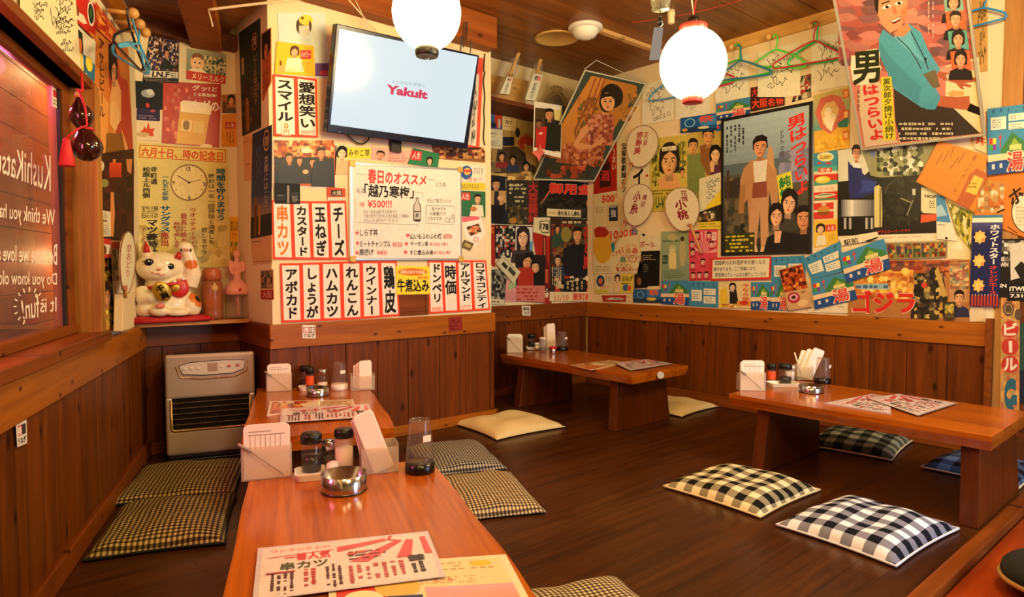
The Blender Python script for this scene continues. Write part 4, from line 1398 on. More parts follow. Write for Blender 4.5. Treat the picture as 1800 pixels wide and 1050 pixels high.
s.poly([(212, 190), (230, 190), (236, 320), (228, 450), (210, 440)], '#d88a4a').poly([(300, 0), (336, 0), (330, 86), (308, 70)], '#d88a52').done()
s = Sheet('leaflet', 'small white slip of print pinned beside the window jamb', 'R', [(138, 290), (212, 304), (214, 446), (146, 446)], 'LF', '#dcd0b0', 'leaflet', lvl=3)
s.sc(8, 8, 92, 30, 3, '#6a6250').sc(8, 32, 92, 46, 1, '#2a261c', False, .8).sc(8, 52, 92, 94, 5, '#7a7260').done()
s = Sheet('card', 'red and white card under the white slip beside the jamb', 'R', [(132, 450), (214, 462), (216, 570), (150, 568)], 'LF', '#c2322a', 'card', lvl=3)
s.r(20, 30, 98, 80, '#e2d6c0').e(45, 58, 18, 24, '#6a3a1c').done()
s = Sheet('poster', 'busy yellow and black poster of a woman low beside the jamb', 'R', [(150, 572), (216, 575), (236, 985), (156, 1005)], 'LF', '#2a1c14', lvl=1)
s.mo(2, 2, 98, 40, 5, 8, ['#d8b03a', '#3a2c1c', '#c85a2a', '#7a8a3a', '#2a1c14'], 3).r(0, 0, 34, 60, '#c8962c').fc(56, 52, 52, 24, fem=True, skin='#d8945c').mo(2, 66, 98, 98, 5, 6, ['#c8903a', '#8a2c1c', '#3a4a2a', '#d8c03a', '#2a1c14'], 4).done()
s = Sheet('poster', 'pale poster with a red heading beside the standing paper fan', 'R', [(214, 468), (264, 468), (284, 700), (222, 700)], 'LF', '#c8a078', lvl=3)
s.r(4, 4, 96, 20, '#c23a30').mo(4, 22, 96, 96, 4, 7, ['#8a8a5a', '#b0704a', '#d8b890', '#6a6a4a'], 6).done()
s = Sheet('poster', 'white and blue poster at the foot of the wall by the fan handle', 'R', [(222, 702), (286, 700), (278, 966), (234, 985)], 'LF', '#e0d4bc', lvl=1)
s.e(70, 42, 20, 10, '#b85a3a').r(10, 52, 98, 92, '#1e2c64').poly([(40, 60), (80, 66), (74, 90), (44, 84)], '#c8a838').done()
s = Sheet('sticker', 'white sticker with a red print on the window pane', 'A', [(302, 492), (342, 508), (344, 634), (304, 612)], 'LF', '#e2d6b4', 'sticker', 'small square shop stickers', -14.5)
s.r(10, 18, 90, 52, '#b8303a').sc(10, 60, 90, 92, 2, '#3a342a').done()
# mirrored writing on the pane
s = Sheet('window_writing', 'white hand lettering seen mirrored on the window pane', 'B', [(0, 0), (1, 0), (1, 1), (0, 1)], 'LF', cat='lettering', group=None, lvl=-14.5, nobase=True, parent=win).px()
W_ = '#f4ead8'
s.t('KushiKatsu', [(292, -20), (-20, -75), (-20, 70), (292, 190)], W_, .0)
s.t('We think you have', [(316, 292), (-45, 245), (-45, 355), (316, 412)], W_, .005)
s.t('Because we love a', [(330, 490), (-15, 500), (-15, 585), (330, 612)], W_, .005)
s.t('Do you know old J', [(328, 658), (-30, 640), (-30, 752), (328, 745)], W_, .005)
s.t('It is', [(326, 795), (232, 800), (232, 885), (326, 880)], W_, .005)
s.t('fun!', [(225, 770), (120, 815), (135, 925), (225, 915)], W_, .005)
for a in range(-4, 8):
    t = a / 8 * math.pi
    cx, cy = 180 - 10, 850
    s.ln([(cx - 75 * math.sin(t), cy - 85 * math.cos(t)), (cx - 92 * math.sin(t), cy - 112 * math.cos(t))], 7, W_)
wt = s.done()
# ------------------------------------------------------------ back wall right of the pillar
s = Sheet('card', 'blue and red picture card under the high shelf', 'E', [(122, 645), (206, 652), (206, 746), (122, 738)], 'BK', '#2a4a7a', 'card', lvl=2)
s.poly([(48, 0), (98, 4), (98, 70), (60, 100), (50, 60)], '#c8402a').poly([(4, 8), (46, 14), (44, 60), (4, 50)], '#3a6a9a').r(4, 66, 60, 92, '#1c2a3c').r(72, 40, 88, 96, '#c8b8a0').done()
s = Sheet('leaflet', 'cream slip with bold small print beside the blue and red card', 'E', [(208, 656), (292, 672), (280, 758), (206, 748)], 'BK', '#d8c08a', 'leaflet', lvl=2)
s.sc(18, 20, 88, 26, 1, '#4a3c24').sc(24, 34, 86, 60, 2, '#2a2014', False, .7).sc(24, 70, 80, 78, 1, '#4a3c24').done()
s = Sheet('leaflet', 'white slip of small print under the blue and red card', 'E', [(122, 742), (208, 750), (206, 862), (124, 852)], 'BK', '#dcd8b8', 'leaflet', lvl=3)
s.sc(20, 18, 78, 28, 1, '#4a4a3a', False, .7).sc(20, 36, 60, 42, 1, '#7a7660').sc(20, 60, 90, 88, 3, '#6a6656').done()
s = Sheet('poster', 'old film poster of a singing group with a big red disc under the shelf', 'E', [(112, 640), (420, 660), (412, 1050), (112, 1002)], 'BK', '#a8884a', lvl=1).px()
s.poly([(290, 655), (415, 662), (410, 760), (300, 770)], '#b89a58').e(345, 825, 46, 45, '#b0401c').r(210, 790, 275, 842, '#20203a').e(295, 765, 14, 28, '#2a2420')
s.poly([(180, 850), (290, 845), (400, 930), (395, 1030), (160, 1000)], '#4a3a2c').poly([(330, 830), (395, 850), (400, 960), (350, 940)], '#c8964a').poly([(112, 940), (180, 930), (200, 990), (112, 1000)], '#7a6a48')
for x, y, c in ((204, 905, '#8a2c2a'), (268, 925, '#2a3a5a'), (345, 962, '#c8a060')):
    s.bust(x, y, 34, 42, c, skin='#d8a06a', fem=True)
s.t('女の園', (122, 866, 150, 960), '#3a2c18', .02, True).mo(115, 1000, 405, 1040, 12, 2, ['#b89a5a', '#d8b870', '#8a6a3a'], 4).done()
s = Sheet('poster', 'dark blue poster of a man in a tan coat beside the pillar edge', 'F', [(110, 152), (236, 168), (236, 442), (110, 434)], 'BK', '#1a2030', lvl=2).px()
s.bust(172, 215, 46, 56, '#c8a46a', skin='#d8a070').poly([(120, 245), (225, 248), (228, 310), (205, 330), (150, 330), (116, 305)], '#c49c60').poly([(162, 250), (186, 250), (190, 330), (158, 330)], '#2a2a34').poly([(145, 330), (215, 330), (212, 400), (192, 432), (160, 432), (142, 396)], '#14141c')
s.e(196, 290, 18, 16, '#e0b080').r(120, 395, 142, 436, '#b89058').sc(222, 180, 234, 420, 1, '#b8a880', True, .5).done()
s = Sheet('poster', 'dark poster packed with cream text columns and a red title column', 'F', [(236, 178), (422, 192), (420, 446), (236, 442)], 'BK', '#2c2a22', lvl=1).px()
s.sc(245, 200, 350, 320, 5, '#b8b088', False, .55, 3, 1.6).r(352, 192, 416, 442, '#4a2a22').t('大菩薩峠', (356, 198, 412, 440), '#a8302a', .04, True).fc(330, 350, 26, 32, skin='#b88a5a').mo(240, 330, 350, 438, 8, 8, ['#3a3426', '#4a4430', '#2a2820', '#5a4a2c', '#7a6a3a'], 6).sc(248, 210, 340, 225, 1, '#d8d0a8', False, .8).e(270, 420, 22, 18, '#a87a3a').done()
s = Sheet('poster', 'black film poster with three big flame-red characters and a cream name strip', 'F', [(418, 170), (728, 206), (728, 408), (416, 402)], 'BK', '#1a1814', lvl=2).px()
s.mo(420, 290, 726, 400, 14, 6, ['#24221c', '#2c2a22', '#15130f', '#3a342a'], 3).fc(706, 320, 34, 60, skin='#a87848').t('御用金', [(424, 200), (722, 212), (722, 345), (424, 330)], '#e2b8a0', .05).t('御用金', [(424, 202), (720, 214), (720, 342), (424, 328)], '#d8321c', .03)
s.poly([(464, 350), (660, 360), (660, 402), (464, 394)], '#dcd4a0').t('極社長えん魔帖', [(526, 362), (654, 368), (654, 396), (526, 390)], '#2a2418', .03).t('松竹映画', [(472, 366), (518, 368), (518, 386), (472, 384)], '#b8923a', .01).done()
s = Sheet('poster', 'black poster with a photo of a long-haired young woman on white', 'F', [(164, 444), (385, 452), (380, 622), (168, 640)], 'BK', '#1c1a1c', lvl=2).px()
s.mo(170, 450, 280, 635, 9, 12, ['#2a2a2c', '#c85a4a', '#c8c8b8', '#3a4a3a', '#15141a', '#8a3a3a', '#e0d8c8'], 7, .2, .7).poly([(285, 455), (383, 458), (378, 616), (280, 616)], '#d8d6d0').poly([(350, 540), (383, 540), (380, 616), (340, 616)], '#5a9ac0').bust(326, 520, 62, 96, '#3a3436', skin='#e8bc98', hair='#2a2020', fem=True, long=.35).done()
s = Sheet('poster', 'red bottle poster behind the numbered tag on the back wall', 'F', [(376, 450), (492, 456), (490, 900), (440, 896)], 'BK', '#a8281e', lvl=2).px()
s.poly([(438, 510), (458, 510), (462, 640), (476, 690), (474, 850), (436, 850), (434, 690), (436, 640)], '#6a1c14').poly([(446, 520), (452, 520), (454, 640), (448, 640)], '#c87a5a').r(440, 700, 470, 780, '#b8543a').e(462, 838, 12, 28, '#d8c8a0').t('50', (452, 808, 482, 838), '#1a1410', .03).done()
s = Sheet('card', 'white numbered tag reading 178 on the red bottle poster', 'F', [(388, 402), (482, 402), (480, 512), (384, 486)], 'BK', '#d8d0a8', 'card', lvl=4)
s.poly([(36, 22), (98, 16), (96, 82), (56, 92), (36, 70)], '#1c1814').poly([(40, 26), (94, 20), (92, 78), (58, 86), (40, 68)], '#d8d0a8').t('178', (42, 34, 92, 70), '#15120e', .05).done()
s = Sheet('poster', 'slim red strip of poster against the pillar edge', 'F', [(108, 440), (164, 446), (166, 690), (108, 660)], 'BK', '#b02a20', lvl=1).px()
s.e(135, 480, 22, 26, '#c8402a').t('文', (112, 452, 160, 490), '#d89a3a', .04).done()
s = Sheet('poster', 'photo poster of an embracing couple, she in red, above pink print', 'F', [(284, 612), (456, 620), (452, 895), (288, 884)], 'BK', '#231c1c', lvl=3).px()
s.fc(352, 660, 56, 76, skin='#d89a6a', fem=True, hair='#17100e', rot=14).poly([(300, 690), (380, 690), (430, 790), (430, 800), (292, 805)], '#a8301f').fc(398, 690, 44, 62, skin='#e0a878', hair='#14100e', rot=-12).poly([(385, 730), (432, 700), (452, 740), (448, 800), (390, 800)], '#181416')
s.poly([(286, 795), (453, 795), (452, 893), (288, 882)], '#c8746a').sc(292, 805, 446, 885, 4, '#a83a34', False, .6, 4, 1.6).done()
s = Sheet('card', 'pale ticket pinned aslant over the couple poster', 'F', [(214, 616), (312, 716), (272, 786), (170, 668)], 'BK', '#cfcba8', 'card', lvl=5)
s.r(18, 40, 44, 70, '#2c3428').r(50, 30, 86, 62, '#3c4434').sc(10, 10, 90, 24, 2, '#5a5844').done()
s = Sheet('photo_print', 'black and white street photo low beside the pillar edge', 'F', [(122, 704), (236, 700), (218, 908), (126, 900)], 'BK', '#4a4a42', 'photo', lvl=3)
s.mo(2, 2, 98, 84, 9, 10, ['#2a2a28', '#6a6a5e', '#b0b09c', '#15151a', '#8a8a7a', '#3a3c3a'], 9).r(2, 84, 98, 100, '#d8d0b0').sc(6, 88, 94, 97, 1, '#3a3a30').done()
s = Sheet('flyer', 'pink and green flyer in the row above the back rail', 'F', [(214, 780), (300, 700), (298, 888), (216, 888)], 'BK', '#d89a9a', 'flyer', lvl=2)
s.poly([(30, 30), (98, 2), (98, 50), (40, 52)], '#9ab88a').sc(10, 58, 90, 95, 5, '#b06a6a').done()
s = Sheet('poster', 'tall film poster of a man in a dark coat with red characters beside the corner', 'F', [(484, 404), (730, 412), (728, 884), (478, 884)], 'BK', '#33261a', lvl=3).px()
s.mo(490, 440, 722, 720, 16, 16, ['#4a3420', '#5a2a1c', '#3a4a34', '#6a4a28', '#2a2018', '#7a5a30', '#8a2c20'], 21).sc(552, 420, 715, 440, 1, '#c8b888', False, .8, 2, 1.5)
s.poly([(505, 470), (545, 450), (560, 540), (520, 580), (500, 560)], '#2f4a38').fc(525, 470, 28, 40, skin='#c88a58', fem=True).e(575, 500, 30, 44, '#8a7a3a').bust(640, 505, 50, 74, '#14161c', skin='#d8a068').poly([(560, 580), (620, 560), (690, 570), (705, 720), (640, 770), (560, 730), (552, 650)], '#14171f')
s.t('花と嵐', (672, 450, 722, 700), '#b8281c', .05, True).fc(527, 652, 34, 50, skin='#d8a878', hair='#101820').poly([(500, 690), (555, 680), (580, 760), (540, 800), (505, 740)], '#24364a').mo(510, 740, 720, 830, 12, 6, ['#c8b080', '#1a1814', '#a83424', '#d8c8a0', '#2a2a2c'], 5)
s.poly([(560, 780), (690, 760), (690, 835), (560, 835)], '#15151a').sc(570, 770, 680, 830, 4, '#b8a870', True, .5).poly([(480, 830), (728, 832), (728, 884), (478, 884)], '#dcc898')
s.t('11/10', [(508, 852), (590, 848), (588, 880), (510, 884)], '#c83a24', .0).t('東町組', (612, 838, 720, 880), '#c83a24', .04).sc(490, 690, 550, 826, 5, '#d8cc9c', True, .5).done()

# ------------------------------------------------------------ right wall
AG = 'white autograph boards'
for q, lab, sd, tx in (
        ([(95, 490), (280, 438), (276, 690), (94, 722)], 'autograph board dated in pen, nearest the corner beside the hanging scroll', 31, '2007.2.12'),
        ([(286, 470), (486, 420), (486, 655), (286, 692)], 'autograph board partly behind the red-capped lantern', 32, None),
        ([(512, 372), (706, 312), (710, 560), (516, 592)], 'autograph board under the left green coat hanger, right of the lantern', 33, None),
        ([(764, 306), (1006, 236), (1006, 548), (760, 582)], 'autograph board with one large looping signature under the middle hanger', 34, None),
        ([(1072, 226), (1262, 178), (1292, 488), (1068, 530)], 'autograph board behind the red coat hanger beside the tilted poster', 35, None)):
    s = Sheet('autograph_board', lab, 'G', q, 'RT', '#e8e6cc', 'autograph board', AG, 2)
    s.ring(50, 50, 49, 49, 0.8, '#b8b890', 4) if False else None
    s.scrawl(14, 14, 86, 80, '#2c2a22', 1.3, sd, 3)
    if tx:
        s.t(tx, [(35, 86), (88, 78), (90, 88), (37, 96)], '#26241e', 0)
    s.done()


def yu_card(crop, q, label, lvl=2, back=False):
    s = Sheet('card', label, crop, q, 'RT', '#3f86ac', 'card', 'blue bathhouse cards', lvl)
    if back:
        s.sc(6, 6, 94, 24, 5, '#2a5a80', True, .3).r(8, 34, 44, 78, '#dcdcc4').r(50, 28, 92, 52, '#dcdcc4').r(50, 58, 92, 86, '#dcdcc4').sc(12, 40, 40, 72, 4, '#8a9a98').sc(54, 32, 88, 48, 2, '#8a9a98').sc(54, 62, 88, 82, 3, '#8a9a98')
        s.ln([(47, 26), (47, 90)], 1.5, '#3a5a6a')
    else:
        s.poly([(30, 46), (58, 6), (98, 40), (98, 54), (34, 58)], '#3c7a44').poly([(50, 42), (64, 20), (80, 42)], '#8aa83a').r(52, 36, 80, 48, '#d8c87a')
        for i, c in enumerate(('#c83a3a', '#e0c83a', '#3a9a4a', '#7a3a8a')):
            s.r(4 + 8 * (i % 2), 16 + 14 * (i // 2), 12 + 8 * (i % 2), 30 + 14 * (i // 2), c)
        s.r(29, 8, 31, 40, '#c8342c').r(26, 14, 34, 18, '#c8342c').r(0, 54, 100, 72, '#e4c89a').poly([(0, 70), (100, 66), (100, 100), (0, 100)], '#234a86')
        s.t('湯', (44, 50, 86, 98), '#f0d8b8', .05).t('湯', (46, 52, 84, 96), '#d03a30', .02).sc(4, 76, 40, 92, 2, '#c8c8c0', True, .4)
    return s.done()


s = Sheet('card', 'dark blue card with a ring of light under the autograph boards', 'G', [(315, 682), (520, 652), (525, 752), (315, 768)], 'RT', '#1c5aa0', 'card', lvl=3)
s.ring(26, 38, 15, 28, 3, '#8ac8d8').poly([(48, 20), (98, 8), (98, 60), (60, 70)], '#3a8ac0').t('祭', (52, 6, 92, 44), '#d8502a', .03).poly([(0, 80), (40, 70), (100, 84), (100, 100), (0, 100)], '#1a3a5a').e(12, 82, 8, 10, '#d8a03a').e(64, 76, 16, 8, '#e0d0a0').done()
yu_card('G', [(520, 600), (716, 558), (716, 668), (525, 696)], 'teal bathhouse card directly above the black-framed poster', 3)
s = Sheet('card', 'small slip of a blue card tucked at the corner of the black frame', 'G', [(520, 722), (556, 712), (556, 754), (522, 758)], 'RT', '#2a5a9a', 'card', lvl=2)
s.r(10, 20, 50, 60, '#c8502a').done()
s = Sheet('poster', 'dark red strip of heavy characters above the black-framed poster', 'G', [(718, 506), (762, 500), (916, 566), (916, 606), (720, 644)], 'RT', lvl=3) if False else Sheet('poster', 'dark red strip of heavy characters above the black-framed poster', 'G', [(718, 560), (916, 560), (916, 606), (720, 644)], 'RT', '#3a1c14', lvl=3)
s.t('大阪名物', (4, 12, 96, 84), '#d8482a', .05).done()
s = Sheet('poster', 'dark slip with red print just above the red character strip', 'G', [(720, 506), (762, 498), (764, 556), (720, 562)], 'RT', '#4a1f18', lvl=2)
s.t('大', (14, 10, 90, 92), '#c8402a', .03).done()
s = Sheet('photo_print', 'dark flower photo between two autograph boards', 'G', [(1004, 442), (1066, 426), (1068, 560), (956, 590)], 'RT', '#2a2a22', 'photo', lvl=1)
s.mo(2, 2, 98, 98, 6, 8, ['#c8c0a0', '#3a3a2c', '#a83a2a', '#1c1c1a', '#8a7a5a', '#d8d0b8'], 4).done()
s = Sheet('poster', 'yellow poster with a rosy heart shape and dancing white figures', 'G', [(1082, 552), (1290, 495), (1288, 852), (1086, 886)], 'RT', '#d8a83a', lvl=2)
s.g(0, 0, 100, 62, '#c8b86a', '#5a9a92').poly([(4, 30), (20, 8), (50, 6), (76, 14), (90, 34), (78, 58), (46, 72), (18, 58)], '#c86a5a').poly([(20, 32), (34, 18), (58, 18), (72, 34), (62, 52), (44, 62), (26, 52)], '#d8b878')
s.e(40, 34, 10, 8, '#e8dcc0').poly([(26, 44), (44, 38), (58, 52), (50, 68), (36, 60)], '#ece0c8').e(54, 44, 7, 6, '#e8dcc0').poly([(4, 98), (4, 80), (40, 70), (80, 80), (98, 72), (98, 98)], '#e0b03a').mo(4, 78, 96, 97, 12, 4, ['#e8b83a', '#d8a030', '#eac04a'], 5)
for i, ch in enumerate('お遊情'):
    y = 4 + 34 * i
    s.r(82, y, 98, y + 14, '#d8602a').t(ch, (84, y + 2, 96, y + 12), '#f0d88a', .02)
s.poly([(66, 56), (96, 50), (96, 66), (70, 64)], '#3a7a6a').done()
s = Sheet('poster', 'old yellow poster of a smiling woman in a tiara, left of the trio poster', 'E', [(1062, 802), (1270, 776), (1272, 1052), (1056, 1052)], 'RT', '#d0bd52', lvl=1) if False else Sheet('poster', 'old yellow poster of a smiling woman in a tiara, left of the trio poster', 'F', [(1062, -52), (1268, -76), (1274, 362), (1056, 368)], 'RT', '#d0bd52', lvl=2)
s.mo(4, 6, 26, 66, 5, 14, ['#8a8a2a', '#b0a83a', '#5a5a22', '#d8c85a'], 4).mo(72, 8, 98, 50, 5, 10, ['#b0a83a', '#5a6a2a', '#d8c85a'], 5).e(52, 24, 24, 17, '#2c2416').poly([(22, 60), (40, 50), (66, 50), (84, 62), (80, 72), (30, 72)], '#e0a868').fc(52, 34, 46, 36, skin='#e4b070', hair='#2c2416', fem=True, lips='#b83a2a')
s.mo(32, 13, 72, 19, 10, 2, ['#f0e8c0', '#c8c090', '#e8e0b0'], 3).sc(74, 10, 92, 46, 3, '#4a4a1c', True, .35).poly([(18, 70), (84, 70), (90, 98), (8, 98)], '#c8bc4a').fc(88, 50, 12, 10, skin='#d8a060').t('U-V', (16, 80, 40, 96), '#2a5a3a', .03).sc(8, 70, 84, 78, 2, '#6a5a22').done()
s = Sheet('poster', 'old poster of two men and a woman with her hand to her cheek', 'F', [(1268, -76), (1478, -140), (1474, 150), (1272, 362)], 'RT', '#b8a04a', lvl=2).px()
s.poly([(1268, -70), (1330, -90), (1330, 20), (1268, 30)], '#c8b052').poly([(1274, 40), (1340, 30), (1370, 60), (1380, 200), (1276, 330)], '#7a8a48').poly([(1345, -10), (1400, -30), (1470, 20), (1472, 140), (1390, 160), (1350, 80)], '#8a5a2a').poly([(1400, 90), (1470, 70), (1474, 150), (1410, 170)], '#5a2c3a')
s.fc(1308, -8, 52, 72, skin='#d8a060').fc(1394, -62, 62, 88, skin='#d89c5c').fc(1436, 40, 56, 80, skin='#e8c088', fem=True, hair='#15120c').poly([(1402, 90), (1418, 70), (1430, 100), (1426, 140), (1408, 140)], '#e0b07a').sc(1282, 150, 1370, 310, 6, '#6a7a3a', True, .4).done()
s = Sheet('poster', 'white and yellow poster with brush squiggles and a strip of photos', 'I', [(452, 122), (590, 78), (592, 430), (448, 432)], 'RT', '#d8d4b0', lvl=3)
s.scrawl(20, 8, 96, 44, '#5a6a5a', 1.5, 5, 4).poly([(30, 58), (98, 30), (98, 64), (30, 70)], '#e0c828').poly([(0, 66), (98, 56), (98, 86), (0, 86)], '#2a2418').mo(2, 66, 74, 85, 7, 4, ['#6a4a2a', '#c8a05a', '#2a2a1c', '#d8c8a0', '#4a5a3a'], 5).r(0, 86, 100, 100, '#dcc83a').sc(6, 88, 94, 97, 2, '#8a7a1c').done()
s = Sheet('poster', 'white theatre bill with black columns behind the paper fans', 'F', [(866, -70), (1062, -104), (1058, 370), (868, 262)], 'RT', '#dcd2a4', lvl=1).px()
s.t('宝塚歌劇緑のソ', (892, -30, 922, 260), '#1c1a16', .03, True).t('イ', (962, 120, 1018, 210), '#1c1a16', .06).e(1040, 160, 8, 8, '#b8402a').e(1040, 80, 7, 7, '#b8402a').sc(1000, 230, 1050, 350, 2, '#3a2c20', True, .6).e(1026, 468, 1, 1, '#1c1a16').done()
s = Sheet('poster', 'red poster with a dark bottle and white characters beside the hanging scroll', 'F', [(734, -40), (866, -60), (866, 246), (734, 268)], 'RT', '#a8281c', lvl=1).px()
s.poly([(770, 100), (830, 80), (832, 220), (768, 232)], '#3a1a14').poly([(780, 20), (815, 15), (822, 90), (775, 100)], '#5a1c14').t('うまい', (838, 0, 862, 130), '#e0c8a0', .02, True).t('酒', (775, 130, 825, 190), '#c83a2a', .03).done()
s = Sheet('card', 'cream price card reading 500 in red beside the corner', 'F', [(733, 270), (870, 254), (872, 326), (733, 332)], 'RT', '#d8cc98', 'card', lvl=2)
s.t('500', (34, 16, 88, 84), '#c8402a', .04).t('円', (90, 14, 100, 44), '#c8402a', .01).done()
s = Sheet('poster', 'cream poster with a small blue can beside the corner', 'F', [(733, 332), (902, 312), (904, 452), (733, 456)], 'RT', '#d6c896', lvl=1)
s.r(52, 12, 82, 78, '#27324a').e(66, 16, 14, 6, '#8a9aa8').t('強', (58, 28, 76, 60), '#c8ccd0', .02).sc(8, 10, 44, 40, 3, '#a89a68').ln([(46, 4), (46, 96)], 1, '#a8986a').done()
s = Sheet('poster', 'hand-drawn race poster with a big yellow ball and a red-blue 1000 heading', 'F', [(733, 456), (1006, 460), (1006, 720), (733, 726)], 'RT', '#dcd0a0', lvl=2).px()
s.e(786, 570, 56, 98, '#d8a830').poly([(735, 470), (760, 455), (800, 458), (826, 490), (800, 515), (740, 515)], '#a83024')
s.t('1000台', [(830, 470), (986, 460), (986, 500), (830, 536)], '#c83428', .05).t('台', (952, 462, 988, 500), '#2a6a9a', .03).poly([(832, 560), (848, 540), (858, 580), (842, 610)], '#2a8a9a').t('ニャもる', [(838, 600), (905, 570), (908, 606), (842, 630)], '#c8482a', .02)
for (x, y, c) in ((930, 590, '#c8a060'), (970, 590, '#c86a4a'), (900, 640, '#6a8a6a')):
    s.e(x, y - 24, 14, 13, '#e0b888').poly([(x - 18, y + 20), (x - 8, y - 12), (x + 12, y - 12), (x + 22, y + 16)], c).ring(x - 16, y + 50, 22, 22, 3, '#b8604a').ring(x + 30, y + 52, 20, 20, 3, '#b8604a').ln([(x - 16, y + 50), (x + 4, y + 18), (x + 30, y + 52)], 3, '#7a5a3a')
s.t('第二夏は三月十一日', (866, 690, 990, 714), '#a83a2a', .02).sc(742, 680, 850, 715, 4, '#a89a6a').done()
for q, lab, kind in (
        ([(742, 728), (850, 730), (850, 838), (744, 842)], 'small white advert card with a round blue picture, above the rail by the corner', 0),
        ([(852, 730), (964, 726), (962, 836), (852, 840)], 'small yellow card of a woman and a heading, second from the corner', 1)):
    s = Sheet('card', lab, 'F', q, 'RT', '#d8ccA0', 'card', lvl=2)
    if kind == 0:
        s.e(28, 36, 22, 30, '#2a3a5a').e(28, 36, 12, 16, '#c8743a').t('カレー', (28, 56, 72, 76), '#c84a2a', .02).r(0, 80, 70, 98, '#d8d04a').t('のコクミルク', (4, 83, 64, 95), '#3a5a2a', .01).sc(56, 10, 90, 50, 3, '#8a8060', True, .4)
    else:
        s.r(0, 0, 100, 100, '#dcc84a').r(0, 0, 34, 100, '#e0c898').fc(17, 24, 24, 32, skin='#e8c090', fem=True).t('玉ねぎ', (38, 12, 96, 38), '#2a4a24', .02).e(60, 72, 16, 18, '#3a6a9a').e(78, 76, 12, 14, '#c85a3a').sc(38, 44, 96, 56, 1, '#6a5a2a')
    s.done()
s = Sheet('card', 'red card with a silver fish on the rail next to the corner', 'F', [(780, 852), (920, 850), (918, 888), (790, 888)], 'RT', '#a83222', 'card', lvl=2)
s.poly([(12, 60), (40, 30), (80, 40), (96, 64), (60, 74), (24, 74)], '#d8d0b8').poly([(30, 52), (70, 48), (88, 60), (50, 60)], '#5a6a6a').done()
s = Sheet('leaflet', 'plain cream slip beside the red fish card', 'F', [(918, 848), (958, 846), (958, 890), (920, 890)], 'RT', '#dccb98', 'leaflet', lvl=1)
s.sc(10, 20, 90, 40, 1, '#a89868').done()
s = Sheet('card', 'white card with a red ball-drink heading left of the green poster', 'F', [(1000, 496), (1122, 512), (1120, 592), (1002, 598)], 'RT', '#dcd4ac', 'card', lvl=3)
s.t('ボール', (0, 40, 70, 78), '#a8382a', .03).e(18, 4, 8, 8, '#2a2a20').done()
s = Sheet('poster', 'black drinks poster with a small bright list and a bottle', 'F', [(1010, 598), (1116, 594), (1112, 800), (966, 812)], 'RT', '#14130f', lvl=2).px()
s.sc(1020, 615, 1095, 650, 3, '#8a8a78').sc(1022, 668, 1050, 720, 4, '#6a6a5a').poly([(968, 730), (1010, 722), (1010, 808), (968, 810)], '#241c14').e(996, 770, 12, 22, '#8a5a2c').poly([(1044, 800), (1116, 796), (1116, 816), (1044, 818)], '#dccf9c').done()
s = Sheet('poster', 'pale green poster with a standing figure and round lamps', 'I', [(216, 446), (384, 440), (392, 746), (216, 748)], 'RT', '#8fa078', lvl=1)
s.g(0, 0, 100, 100, '#98a87a', '#7a9078').sc(8, 16, 90, 24, 1, '#4a6a4a', False, .7).e(42, 12, 16, 7, '#b8b078').e(42, 36, 14, 9, '#b8b888').e(42, 40, 9, 6, '#d0cc9a').poly([(72, 20), (84, 20), (90, 50), (84, 70), (70, 70), (66, 40)], '#b0a878').e(78, 16, 7, 5, '#3a3424').r(28, 44, 54, 76, '#d8cc8a').r(6, 48, 24, 66, '#2c4a44').sc(8, 52, 22, 62, 2, '#8aa090').sc(10, 80, 90, 96, 4, '#5a7a5a').done()
s = Sheet('poster', 'pink and red poster with rows of small faces and sunburst stripes', 'I', [(386, 440), (566, 430), (560, 742), (388, 748)], 'RT', '#d2485a', lvl=1)
for k in range(9):
    t0, t1 = math.pi * (k / 9), math.pi * ((k + .5) / 9)
    s.poly([(55, 46), (55 + 44 * math.cos(t0), 46 - 44 * math.sin(t0)), (55 + 44 * math.cos(t1), 46 - 44 * math.sin(t1))], '#e0a0a0')
s.r(80, 6, 96, 22, '#e8d0c0').sc(82, 8, 94, 21, 2, '#b83a3a', True, .5)
for x, y in ((12, 28), (80, 30), (14, 44), (30, 10), (70, 12), (14, 70), (50, 64), (16, 90), (38, 90), (62, 90)):
    s.fc(x, y, 16, 11, skin='#e8b0a0', hair='#3a1418').poly([(x - 10, y + 10), (x + 10, y + 10), (x + 8, y + 6), (x - 8, y + 6)], '#a82c3c')
s.e(42, 48, 5, 4, '#c83a4a').done()
s = Sheet('notice', 'white handwritten notice with a red border below the black-framed poster', 'I', [(524, 606), (896, 597), (890, 740), (520, 748)], 'RT', '#c8342c', 'notice', lvl=4, group=None)
s.poly([(3, 10), (97, 8), (97, 90), (3, 91)], '#ded8b8').t('混雑時のお料理提供が遅くなる', (6, 14, 90, 34), '#1a1812', .01).t('事があります。ご了承願います。', (5, 42, 76, 60), '#1a1812', .01).t('時間帯のクレームはお断りしています', (8, 67, 92, 86), '#1a1812', .01).done()
# bottom row along the rail
s = Sheet('card', 'dark blue night-view card at the left of the bottom row on the right wall', 'I', [(45, 800), (216, 800), (216, 886), (45, 882)], 'RT', '#2a5a92', 'card', lvl=2)
s.ring(26, 42, 13, 26, 2.5, '#7ab0c8').r(50, 0, 98, 55, '#3a7ab0').t('祭', (56, 4, 92, 44), '#d8602a', .03).poly([(0, 74), (50, 66), (100, 80), (100, 100), (0, 100)], '#2a3a4a').e(66, 72, 18, 12, '#d8b84a').done()
yu_card('I', [(216, 750), (388, 746), (388, 902), (216, 890)], 'teal bathhouse card in the bottom row below the green poster', 3)
yu_card('I', [(390, 750), (568, 754), (566, 914), (390, 904)], 'blue card back with white fields below the pink poster', 2, True)
s = Sheet('card', 'cream card of a girl in a dark kimono in the row above the rail', 'I', [(570, 755), (772, 750), (772, 918), (570, 916)], 'RT', '#dcc890', 'card', lvl=2)
